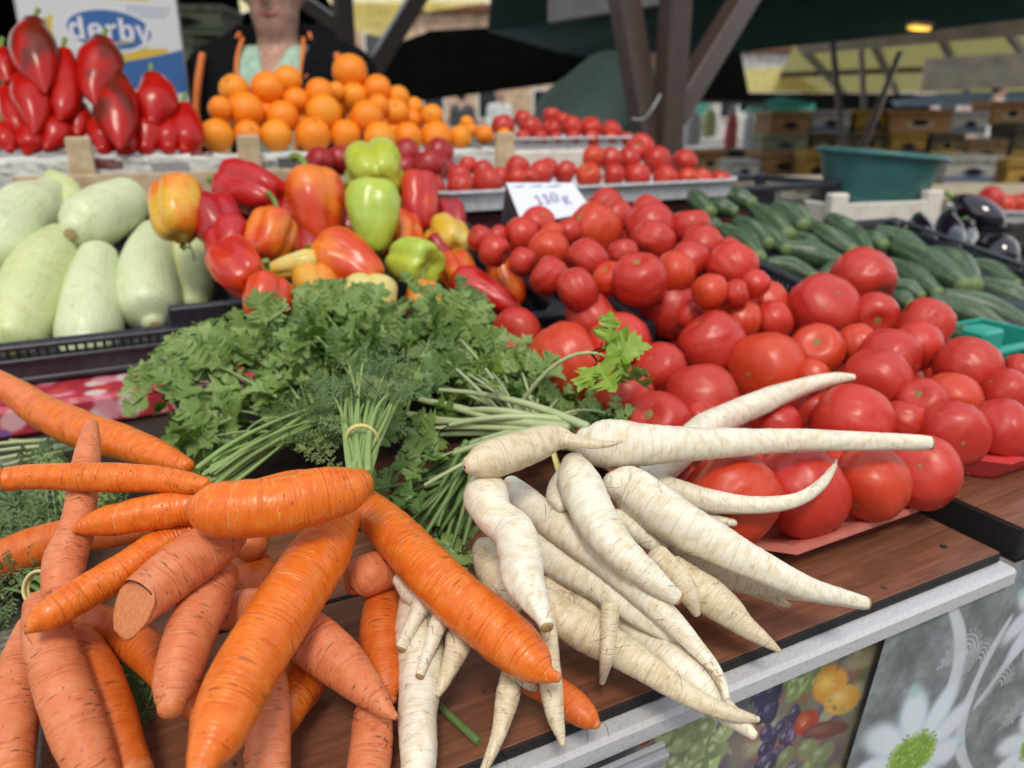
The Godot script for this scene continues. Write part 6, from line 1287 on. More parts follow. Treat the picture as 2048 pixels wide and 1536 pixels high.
# ---------------------------------------------------------------- printed cloths (flat prints)
func fruit_print() -> ImageTexture:
	# 0.42 m wide x 0.42 m high, x from 0.13, top at y 0.83
	var im := canvas(512, 512, lin(0.20, 0.18, 0.15))
	rng.seed = 71
	for k in 320:
		var c: Color = [lin(0.12, 0.17, 0.08), lin(0.34, 0.31, 0.18), lin(0.16, 0.11, 0.15), lin(0.26, 0.12, 0.09), lin(0.42, 0.40, 0.25), lin(0.10, 0.10, 0.16)][rng.randi() % 6]
		dab(im, rng.randf() * 512, rng.randf() * 512, rng.randf_range(10, 34), rng.randf_range(8, 24), c, 0.8, 0.4, rng.randf() * 3.0)
	var S := 512.0 / 0.42
	var put := func(x: float, y: float): return Vector2((x - 0.13) * S, (0.83 - y) * S)
	var cluster := func(x: float, y: float, n: int, spread: float, r: float, c: Color, hi: Color):
		var o: Vector2 = put.call(x, y)
		for k in n:
			var p := o + Vector2(rng.randf_range(-1, 1), rng.randf_range(-1, 1.4)) * spread
			dab(im, p.x, p.y, r, r * 1.1, c * rng.randf_range(0.7, 1.1), 1.0, 0.25, 0, false)
			dab(im, p.x - r * 0.2, p.y - r * 0.25, r * 0.55, r * 0.55, hi, 0.65, 0.8, 0, false)
	var blob := func(x: float, y: float, rx: float, ry: float, c: Color, hi: Color, turn: float):
		var p: Vector2 = put.call(x, y)
		dab(im, p.x, p.y, rx, ry, c, 1.0, 0.2, turn, false)
		dab(im, p.x - rx * 0.2, p.y - ry * 0.2, rx * 0.6, ry * 0.6, hi, 0.7, 0.9, turn, false)
	cluster.call(0.425, 0.815, 46, 30.0, 12.0, lin(0.30, 0.40, 0.16), lin(0.62, 0.70, 0.40))
	cluster.call(0.31, 0.785, 70, 36.0, 11.0, lin(0.36, 0.46, 0.22), lin(0.68, 0.76, 0.50))
	cluster.call(0.275, 0.66, 40, 34.0, 12.0, lin(0.36, 0.46, 0.22), lin(0.66, 0.74, 0.46))
	cluster.call(0.40, 0.745, 26, 24.0, 9.0, lin(0.10, 0.07, 0.16), lin(0.42, 0.38, 0.55))
	cluster.call(0.375, 0.79, 16, 16.0, 10.0, lin(0.05, 0.05, 0.11), lin(0.25, 0.25, 0.40))
	blob.call(0.452, 0.772, 32, 22, lin(0.62, 0.30, 0.05), lin(0.82, 0.66, 0.16), 0.9)
	blob.call(0.468, 0.752, 26, 20, lin(0.60, 0.34, 0.08), lin(0.80, 0.60, 0.20), 0.4)
	blob.call(0.385, 0.818, 24, 22, lin(0.55, 0.50, 0.12), lin(0.74, 0.70, 0.30), 0.0)
	blob.call(0.432, 0.742, 22, 16, lin(0.40, 0.06, 0.03), lin(0.62, 0.26, 0.14), 0.6)
	blob.call(0.455, 0.725, 34, 12, lin(0.16, 0.07, 0.05), lin(0.30, 0.16, 0.12), 0.2)
	for k in 14: blob.call(0.255 + rng.randf() * 0.03, 0.80 + rng.randf() * 0.025, 7, 7, lin(0.45, 0.04, 0.04), lin(0.70, 0.25, 0.2), 0.0)
	for k in 8: blob.call(0.42 + rng.randf_range(-0.05, 0.05), 0.70 + rng.randf_range(-0.03, 0.02), 16, 12, lin(0.20, 0.24, 0.12), lin(0.45, 0.50, 0.30), rng.randf() * 3.0)
	for k in 420:
		var q := Vector2(rng.randf() * 512, rng.randf() * 512)
		dab(im, q.x, q.y, rng.randf_range(2, 7), rng.randf_range(1.5, 4), [lin(0.50, 0.52, 0.30), lin(0.10, 0.12, 0.07), lin(0.45, 0.20, 0.10), lin(0.60, 0.55, 0.40), lin(0.12, 0.08, 0.16), lin(0.22, 0.30, 0.12)][k % 6], rng.randf_range(0.25, 0.7), 0.5, rng.randf() * 3.0, false)
	for k in 24: blob.call(0.14 + rng.randf() * 0.4, 0.45 + rng.randf() * 0.22, rng.randf_range(10, 26), rng.randf_range(10, 22), [lin(0.55, 0.12, 0.05), lin(0.5, 0.45, 0.1), lin(0.12, 0.07, 0.2), lin(0.25, 0.36, 0.14)][k % 4], [lin(0.75, 0.4, 0.2), lin(0.75, 0.7, 0.3), lin(0.4, 0.35, 0.55), lin(0.55, 0.65, 0.35)][k % 4], rng.randf() * 3.0)
	return ImageTexture.create_from_image(im)

func daisy_print() -> ImageTexture:
	# 0.64 m square, x from 0.46, top at y 0.85
	var W := 1024
	var im := canvas(W, W, lin(0.20, 0.23, 0.25))
	rng.seed = 72
	var n := FastNoiseLite.new()
	n.frequency = 0.012
	for y in W:
		for x in W:
			var a := n.get_noise_2d(x, y)
			var b := n.get_noise_2d(x * 4.0 + 99.0, y * 4.0)
			im.set_pixel(x, y, lin(0.13, 0.155, 0.165).lerp(lin(0.27, 0.30, 0.32), clampf(0.5 + a, 0, 1)) * (1.0 + 0.12 * b))
	var S := W / 0.64
	var put := func(x: float, y: float): return Vector2((x - 0.46) * S, (0.85 - y) * S)
	# pale ribbons
	for q in [[0.53, 0.84, 0.50, 0.66, 0.05], [0.64, 0.79, 0.66, 0.60, -0.05], [0.70, 0.84, 0.62, 0.70, 0.05], [0.84, 0.82, 0.80, 0.60, 0.07], [0.60, 0.62, 0.70, 0.45, 0.05], [0.95, 0.8, 0.92, 0.5, 0.06]]:
		for k in 120:
			var f := k / 119.0
			var p: Vector2 = put.call(lerpf(q[0], q[2], f) + q[4] * sin(f * PI), lerpf(q[1], q[3], f))
			dab(im, p.x, p.y, 9 + 8 * sin(f * PI), 9 + 8 * sin(f * PI), lin(0.60, 0.64, 0.68), 0.5, 0.4, 0, false)
	# lace scallops
	for q in [[0.565, 0.775], [0.595, 0.755], [0.66, 0.70], [0.72, 0.64], [0.83, 0.72], [0.53, 0.60], [0.90, 0.62]]:
		var o: Vector2 = put.call(q[0], q[1])
		for ring in [38, 31, 24, 16]:
			for k in 90:
				var th := PI + PI * k / 89.0
				dab(im, o.x + cos(th) * ring, o.y + sin(th) * ring, 2.2, 2.2, lin(0.52, 0.55, 0.58), 0.55, 0.5, 0, false)
		for k in 12:
			var th := PI + PI * k / 11.0
			dab(im, o.x + cos(th) * 45, o.y + sin(th) * 45, 5, 5, lin(0.52, 0.55, 0.58), 0.5, 0.5, 0, false)
	# daisies
	for q in [[0.537, 0.682, 0.085], [0.765, 0.595, 0.075], [0.705, 0.782, 0.075], [0.62, 0.50, 0.08], [0.90, 0.70, 0.08], [0.86, 0.47, 0.08]]:
		var o: Vector2 = put.call(q[0], q[1])
		var R: float = q[2] * S
		for k in 9:
			var th: float = TAU * k / 9.0 + q[0] * 20.0
			var d := Vector2(cos(th), sin(th))
			for ly in [[1.0, lin(0.55, 0.63, 0.72)], [0.8, lin(0.68, 0.75, 0.82)]]:
				var c := o + d * R * 0.55
				dab(im, c.x, c.y, R * 0.50 * ly[0], R * 0.24 * ly[0], ly[1], 0.92, 0.45, th, false)
			var t := o + d * R * 0.9
			if k % 3 == 0: dab(im, t.x, t.y, R * 0.12, R * 0.07, lin(0.35, 0.58, 0.55), 0.8, 0.6, th, false)
		dab(im, o.x, o.y, R * 0.33, R * 0.30, lin(0.20, 0.34, 0.05), 1.0, 0.25, 0, false)
		for k in 160:
			var th := rng.randf() * TAU
			var rr := sqrt(rng.randf()) * R * 0.33
			dab(im, o.x + cos(th) * rr, o.y + sin(th) * rr, 3, 3, [lin(0.30, 0.46, 0.07), lin(0.14, 0.26, 0.04), lin(0.40, 0.55, 0.12)][k % 3], 0.8, 0.5, 0, false)
	return ImageTexture.create_from_image(im)

func red_print() -> ImageTexture:
	var im := canvas(256, 256, lin(0.42, 0.03, 0.05))
	rng.seed = 73
	for k in 80:
		dab(im, rng.randf() * 256, rng.randf() * 256, rng.randf_range(8, 26), rng.randf_range(6, 18), [lin(0.72, 0.30, 0.36), lin(0.60, 0.08, 0.12), lin(0.75, 0.66, 0.66), lin(0.55, 0.05, 0.04), lin(0.20, 0.10, 0.35), lin(0.75, 0.45, 0.45)][rng.randi() % 6], 0.9, 0.3, rng.randf() * 3.0)
	return ImageTexture.create_from_image(im)

func newsprint() -> ImageTexture:
	var im := canvas(512, 256, lin(0.60, 0.60, 0.57))
	rng.seed = 74
	for k in 16:
		var x := rng.randi_range(0, 470)
		var y := rng.randi_range(0, 220)
		im.fill_rect(Rect2i(x, y, rng.randi_range(24, 80), rng.randi_range(18, 60)), [lin(0.10, 0.10, 0.11), lin(0.30, 0.30, 0.30), lin(0.44, 0.43, 0.38), lin(0.16, 0.05, 0.05), lin(0.66, 0.66, 0.63)][k % 5])
	for k in 50:
		var x := rng.randi_range(0, 460)
		var y := rng.randi_range(0, 250)
		for l in 4: im.fill_rect(Rect2i(x, y + l * 3, rng.randi_range(20, 44), 1), lin(0.25, 0.25, 0.25))
	for k in 26:
		dab(im, rng.randf() * 512, rng.randf() * 256, rng.randf_range(6, 26), rng.randf_range(4, 14), [lin(0.34, 0.33, 0.28), lin(0.08, 0.08, 0.09), lin(0.50, 0.49, 0.44)][k % 3], 0.75, 0.5, rng.randf() * 3.0)
	return ImageTexture.create_from_image(im)

func carton_print(paper: Color, band: Color, ink: Color, sd: int) -> ImageTexture:
	var im := canvas(128, 64, paper)
	rng.seed = sd
	im.fill_rect(Rect2i(0, 40, 128, 14), band)
	dab(im, 64, 26, 30, 15, ink, 1.0, 0.12, 0, false)
	dab(im, 64, 26, 22, 8, paper, 0.9, 0.2, 0, false)
	for k in 8: im.fill_rect(Rect2i(rng.randi_range(2, 100), rng.randi_range(4, 58), rng.randi_range(8, 26), 2), ink)
	return ImageTexture.create_from_image(im)

func hanging(x0: float, x1: float, y0: float, y1: float, z: float, fold: float, waves: float, slant: float, sd: int) -> ArrayMesh:
	# a hanging cloth sheet with folds; uv runs over its own width and height
	var n := FastNoiseLite.new()
	n.seed = sd
	n.frequency = 1.0
	var cols := 60
	var rows := 26
	var P := PackedVector3Array()
	var UV := PackedVector2Array()
	for i in rows:
		var fy := float(i) / (rows - 1)
		for j in cols:
			var fx := float(j) / (cols - 1)
			var x := lerpf(x0, x1, fx) + slant * fy * (1.0 - fx)
			var dz := fold * (0.25 + fy) * (sin(fx * waves * TAU + sd) * 0.6 + n.get_noise_2d(fx * waves * 1.3, fy * 0.8))
			P.append(Vector3(x, lerpf(y0, y1, fy), z + dz))
			UV.append(Vector2(fx, fy))
	return grid_mesh(P, rows, cols, UV, false)

# ---------------------------------------------------------------- containers
func black_crate(at: Vector3, w: float, h: float, d: float, tilt: float, label: String, raised := 0.0) -> Node3D:
	# at: middle of the front foot
	var t := thing("black_crate", label, "crate", at, 0, "black plastic crates")
	t.rotation.x = tilt
	var m: Material = mats["black_plastic"]
	part("floor_panel", bevel_box(Vector3(w, 0.008, d), 0.002), m, t, Vector3(0, 0.006, -d / 2))
	for wall in [[w, Vector3(0, 0, -0.006), 0.0], [w, Vector3(0, 0, -d + 0.006), 0.0], [d - 0.024, Vector3(-w / 2 + 0.006, 0, -d / 2), PI / 2], [d - 0.024, Vector3(w / 2 - 0.006, 0, -d / 2), PI / 2]]:
		var L: float = wall[0]
		var o: Vector3 = wall[1]
		var r := Vector3(0, wall[2], 0)
		var band := part("wall_panel", bevel_box(Vector3(L, h * 0.60, 0.007), 0.002), m, t, o + Vector3(0, h * 0.30, 0), r)
		part("rim", bevel_box(Vector3(L, h * 0.13, 0.016), 0.004), m, t, o + Vector3(0, h * 0.935, 0), r)
		part("ledge", bevel_box(Vector3(L, 0.006, 0.013), 0.002), m, t, o + Vector3(0, h * 0.60, 0), r)
		var n := int(L / 0.0105)
		for k in n:
			var f := (k + 0.5) / n - 0.5
			part("bar", bevel_box(Vector3(0.0035, h * 0.28, 0.005), 0.001), m, band, Vector3(L * f, h * 0.44, 0))
	if raised > 0.0:
		for sx in [-1.0, 1.0]:
			part("raised_end", bevel_box(Vector3(0.10, raised, 0.012), 0.004), m, t, Vector3(sx * (w / 2 - 0.055), h + raised / 2 - 0.004, -0.008))
			part("raised_side", bevel_box(Vector3(0.012, raised, d * 0.9), 0.004), m, t, Vector3(sx * (w / 2 - 0.006), h + raised / 2 - 0.004, -d * 0.48))
	for sx in [-1.0, 1.0]:
		for sz in [0.0, 1.0]:
			part("corner_post", bevel_box(Vector3(0.030, h * 1.02, 0.030), 0.006), m, t, Vector3(sx * (w / 2 - 0.013), h * 0.51, -0.013 - sz * (d - 0.026)))
	return t

func tray(at: Vector3, w: float, d: float, h: float, flare: float, m: Material, called: String, label: String, turn := 0.0, corner := 0.012, group := "") -> Node3D:
	# a shallow tray with sloping sides, a rolled rim and clipped corners; at: middle of its base
	var t := thing(called, label, "tray", at, turn, group)
	var outline := func(g: float, y: float):
		var hw := w / 2 + g
		var hd := d / 2 + g
		var c := corner + g * 0.6
		var o := []
		for q in [[hw - c, -hd], [hw, -hd + c], [hw, hd - c], [hw - c, hd], [-hw + c, hd], [-hw, hd - c], [-hw, -hd + c], [-hw + c, -hd]]: o.append(Vector3(q[0], y, q[1]))
		o.append(o[0])
		return o
	var loops := [outline.call(-0.02, 0.0), outline.call(0.0, 0.0), outline.call(flare, h), outline.call(flare + 0.006, h + 0.001), outline.call(flare + 0.007, h - 0.004), outline.call(flare - 0.002, h - 0.004), outline.call(0.003, -0.003), outline.call(-0.02, -0.003)]
	var P := PackedVector3Array()
	var UV := PackedVector2Array()
	for i in loops.size():
		for j in 9:
			P.append(loops[i][j])
			UV.append(Vector2(j / 8.0, i / 8.0))
	# every facet flat
	var st := SurfaceTool.new()
	st.begin(Mesh.PRIMITIVE_TRIANGLES)
	for i in loops.size() - 1:
		for j in 8:
			var a := P[i * 9 + j]
			var b := P[i * 9 + j + 1]
			var c := P[(i + 1) * 9 + j + 1]
			var e := P[(i + 1) * 9 + j]
			var nn := (c - a).cross(b - a).normalized()
			for p in [a, b, c, a, c, e]:
				st.set_normal(nn)
				st.set_uv(Vector2(p.x, p.z))
				st.add_vertex(p)
	part("wall", st.commit(), m, t)
	part("base", bevel_box(Vector3(w - 0.02, 0.003, d - 0.02), 0.001), m, t, Vector3(0, -0.0005, 0))
	return t

func banana_carton(at: Vector3, s: Vector3, turn: float, style: int, label: String) -> void:
	var t := thing("fruit_carton", label, "box", at, turn, "fruit cartons stacked in the background")
	var m: Material = mats["carton%d" % style]
	part("body", bevel_box(Vector3(s.x, s.y * 0.72, s.z), 0.01), mats["carton_plain%d" % style], t, Vector3(0, s.y * 0.36, 0))
	part("lid", bevel_box(Vector3(s.x * 1.03, s.y * 0.29, s.z * 1.03), 0.01), mats["carton_plain%d" % style], t, Vector3(0, s.y * 0.86, 0))
	var f := QuadMesh.new()
	f.size = Vector2(s.x * 0.96, s.y * 0.66)
	part("print", f, m, t, Vector3(0, s.y * 0.36, s.z / 2 + 0.004))
	var hole := lobed([[0.0, 0.003], [0.5, 0.003], [1.0, 0.002], [1.0, -0.002], [0.0, -0.003]], 16, 2, 0.0, 1, 0.0)
	var o := part("hand_hole", hole, mats["hole"], t, Vector3(0, s.y * 0.46, s.z / 2 + 0.008))
	o.basis = Basis(Vector3(s.x * 0.13, 0, 0), Vector3(0, 0, 1), Vector3(0, s.y * 0.12, 0))

# ---------------------------------------------------------------- people
func person_bones(pose: String) -> Dictionary:
	# standing figure 1.66 m tall facing +z, feet at y 0
	var b := {}
	var V := func(x, y, z): return Vector3(x, y, z)
	if pose == "stand":
		b.head = [[V.call(0, 1.56, 0.0), V.call(0, 1.585, -0.005), 0.084, 0.086], [V.call(0, 1.485, 0.022), V.call(0, 1.54, 0.022), 0.056, 0.070], [V.call(0, 1.452, 0.036), V.call(0, 1.47, 0.03), 0.036, 0.048],
			[V.call(0, 1.555, 0.095), V.call(0, 1.512, 0.108), 0.007, 0.013], [V.call(-0.085, 1.53, 0.0), V.call(-0.087, 1.56, -0.005), 0.013, 0.016], [V.call(0.085, 1.53, 0.0), V.call(0.087, 1.56, -0.005), 0.013, 0.016]]
		b.neck = [[V.call(0, 1.33, -0.015), V.call(0, 1.47, -0.005), 0.066, 0.056]]
		b.torso = [[V.call(0, 1.24, 0.0), V.call(0, 1.05, 0.015), 0.150, 0.135], [V.call(-0.10, 1.30, -0.01), V.call(0.10, 1.30, -0.01), 0.085, 0.085], [V.call(0, 1.05, 0.015), V.call(0, 0.92, 0.0), 0.140, 0.155], [V.call(-0.08, 0.90, 0), V.call(0.08, 0.90, 0), 0.125, 0.125], [V.call(-0.075, 1.18, 0.075), V.call(0.075, 1.18, 0.075), 0.075, 0.075]]
		b.arms = []
		for s in [-1.0, 1.0]:
			b.arms.append([V.call(s * 0.185, 1.315, -0.01), V.call(s * 0.235, 1.07, 0.0), 0.062, 0.046])
			b.arms.append([V.call(s * 0.235, 1.07, 0.0), V.call(s * 0.20, 0.92, 0.19), 0.045, 0.033])
		b.legs = []
		for s in [-1.0, 1.0]:
			b.legs.append([V.call(s * 0.09, 0.88, 0), V.call(s * 0.10, 0.47, 0.01), 0.095, 0.062])
			b.legs.append([V.call(s * 0.10, 0.47, 0.01), V.call(s * 0.10, 0.09, -0.01), 0.060, 0.042])
		b.feet = []
		for s in [-1.0, 1.0]: b.feet.append([V.call(s * 0.10, 0.045, -0.04), V.call(s * 0.115, 0.035, 0.15), 0.045, 0.035])
		b.hands = []
		for s in [-1.0, 1.0]:
			b.hands.append([V.call(s * 0.20, 0.92, 0.19), V.call(s * 0.185, 0.885, 0.25), 0.030, 0.034])
			for k in 4: b.hands.append([V.call(s * (0.205 - k * 0.017), 0.875, 0.265), V.call(s * (0.20 - k * 0.017), 0.845, 0.30 - absf(k - 1.3) * 0.006), 0.010, 0.008])
			b.hands.append([V.call(s * 0.165, 0.895, 0.235), V.call(s * 0.145, 0.865, 0.265), 0.012, 0.009])
	else:   # bending forward, the back turned up; faces +z
		b.head = [[V.call(0.0, 1.34, 0.52), V.call(0.0, 1.30, 0.55), 0.088, 0.080], [V.call(0.0, 1.24, 0.58), V.call(0.0, 1.28, 0.56), 0.05, 0.066], [V.call(-0.086, 1.32, 0.52), V.call(-0.088, 1.30, 0.53), 0.014, 0.016], [V.call(0.086, 1.32, 0.52), V.call(0.088, 1.30, 0.53), 0.014, 0.016], [V.call(0, 1.27, 0.635), V.call(0, 1.25, 0.64), 0.010, 0.013]]
		b.neck = [[V.call(0, 1.28, 0.36), V.call(0, 1.32, 0.48), 0.068, 0.060]]
		b.torso = [[V.call(0, 1.24, 0.28), V.call(0, 1.12, 0.10), 0.175, 0.175], [V.call(-0.13, 1.26, 0.32), V.call(0.13, 1.26, 0.32), 0.095, 0.095], [V.call(0, 1.10, 0.08), V.call(0, 0.95, 0.0), 0.17, 0.165], [V.call(-0.07, 0.93, 0), V.call(0.07, 0.93, 0), 0.135, 0.135]]
		b.arms = []
		for s in [-1.0, 1.0]:
			b.arms.append([V.call(s * 0.21, 1.26, 0.32), V.call(s * 0.25, 1.02, 0.40), 0.066, 0.050])
			b.arms.append([V.call(s * 0.25, 1.02, 0.40), V.call(s * 0.19, 0.90, 0.58), 0.046, 0.034])
		b.legs = []
		for s in [-1.0, 1.0]:
			b.legs.append([V.call(s * 0.10, 0.90, 0), V.call(s * 0.11, 0.48, 0.03), 0.10, 0.065])
			b.legs.append([V.call(s * 0.11, 0.48, 0.03), V.call(s * 0.11, 0.09, -0.01), 0.064, 0.045])
		b.feet = []
		for s in [-1.0, 1.0]: b.feet.append([V.call(s * 0.11, 0.045, -0.04), V.call(s * 0.125, 0.035, 0.16), 0.045, 0.037])
		b.hands = []
		for s in [-1.0, 1.0]:
			b.hands.append([V.call(s * 0.19, 0.90, 0.58), V.call(s * 0.175, 0.885, 0.64), 0.030, 0.034])
			for k in 4: b.hands.append([V.call(s * (0.195 - k * 0.017), 0.88, 0.66), V.call(s * (0.19 - k * 0.017), 0.86, 0.70), 0.010, 0.008])
			b.hands.append([V.call(s * 0.15, 0.89, 0.625), V.call(s * 0.13, 0.87, 0.655), 0.012, 0.009])
	return b

func build_person(label: String, at: Vector3, turn: float, pose: String, top: Material, trousers: Material, hair_mat: Material, cell: float, scale_y := 1.0) -> Node3D:
	var b := person_bones(pose)
	var t := thing("person", label, "person", at, turn)
	t.scale = Vector3.ONE * scale_y
	var all: Array = b.head + b.neck + b.torso + b.arms + b.legs + b.feet + b.hands
	part("body", sdf_mesh(all, cell, 0.03), mats["skin"], t)
	if pose == "stand":   # two halves meet in a V at the neck
		for s in [-1.0, 1.0]:
			part("shirt_half", sdf_mesh(b.torso + b.arms, cell, 0.05, 0.014, [[Vector3(0, 1, 0.0), 1.40], [Vector3(0, -1, 0), -0.86], [Vector3(-s, 0.42, 0.0).normalized(), 0.42 * 1.29 / Vector3(-s, 0.42, 0).length()]]), top, t)
	else:
		part("shirt", sdf_mesh(b.torso + b.arms, cell, 0.05, 0.014, [[Vector3(0, 1, 0.25), 1.55], [Vector3(0, -1, 0), -0.86]]), top, t)
	part("trousers", sdf_mesh(b.legs + [b.torso[b.torso.size() - 1 if pose == "bend" else 3]], cell, 0.05, 0.012, [[Vector3(0, 1, 0), 0.93]]), trousers, t)
	part("shoes", sdf_mesh(b.feet, cell, 0.03, 0.010), mats["shoe"], t)
	var h: Array = b.head[0]
	var hb: Vector3 = h[0].lerp(h[1], 0.6)
	var face := Vector3(0, 0, 1) if pose == "stand" else Vector3(0, -0.6, 0.8)
	part("hair", sdf_mesh([[hb + Vector3(0, 0.018, -0.014), hb + Vector3(0, -0.01, -0.03), 0.092, 0.086]], cell, 0.02, 0.0, [[face, hb.dot(face) + 0.045]]), hair_mat, t)
	return t

func woman(at: Vector3, turn: float) -> void:
	var t := build_person("smiling person in an open black jacket with orange piping over a mint shirt", at, turn, "stand", mats["mint"], mats["dark_cloth"], mats["grey_hair"], 0.0115)
	var b := person_bones("stand")
	# open front: two halves, cut along slanting planes
	for s in [-1.0, 1.0]:
		var half := sdf_mesh(b.torso + b.arms + [[Vector3(s * 0.11, 1.35, -0.02), Vector3(s * 0.075, 1.40, -0.03), 0.045, 0.03], [Vector3(s * 0.075, 1.40, -0.03), Vector3(0, 1.405, -0.075), 0.03, 0.03]], 0.0115, 0.05, 0.030, [[Vector3(0, -1, 0), -0.84], [Vector3(-s, 0.10 , 0.0).normalized(), (0.10 * 1.25 - 0.082) / Vector3(-s, 0.10, 0).length()]])
		part("jacket_front", half, mats["jacket"], t)
		# orange piping along the zip, round the collar and down the sleeve
		part("zip_piping", tube([[s * 0.085, 1.415, 0.05, 0.006], [s * 0.090, 1.36, 0.100, 0.006], [s * 0.086, 1.28, 0.146, 0.006], [s * 0.080, 1.18, 0.190, 0.006], [s * 0.07, 1.05, 0.19, 0.006]], 30, 8, 0.0, 1.0, 0, 3), mats["piping"], t)
		part("collar_piping", tube([[s * 0.098, 1.43, 0.03, 0.006], [s * 0.115, 1.40, 0.055, 0.006], [s * 0.135, 1.365, 0.075, 0.006], [s * 0.10, 1.31, 0.13, 0.006]], 24, 8, 0.0, 1.0, 0, 4), mats["piping"], t)
		part("sleeve_piping", tube([[s * 0.185, 1.37, 0.098, 0.010], [s * 0.200, 1.30, 0.112, 0.011], [s * 0.216, 1.22, 0.112, 0.010], [s * 0.212, 1.17, 0.116, 0.011], [s * 0.228, 1.10, 0.110, 0.011], [s * 0.222, 1.04, 0.116, 0.009]], 30, 8, 0.0, 1.0, 0, 5), mats["piping"], t)
	part("jacket_back", sdf_mesh(b.torso + [[Vector3(-0.1, 1.36, -0.02), Vector3(0.1, 1.36, -0.02), 0.05, 0.05], [Vector3(-0.05, 1.40, -0.06), Vector3(0.05, 1.40, -0.06), 0.035, 0.035]], 0.0115, 0.05, 0.028, [[Vector3(0, -1, 0), -0.84], [Vector3(0, 0, 1), 0.0]]), mats["jacket"], t)
	part("lips", sdf_mesh([[Vector3(-0.024, 1.478, 0.076), Vector3(0, 1.474, 0.082), 0.005, 0.006], [Vector3(0, 1.474, 0.082), Vector3(0.024, 1.478, 0.076), 0.006, 0.005]], 0.003, 0.006), mats["lip"], t)
	for s in [-1.0, 1.0]:
		part("eye", sdf_mesh([[Vector3(s * 0.032, 1.556, 0.078), Vector3(s * 0.034, 1.556, 0.078), 0.012, 0.012]], 0.004, 0.005), mats["eye"], t)

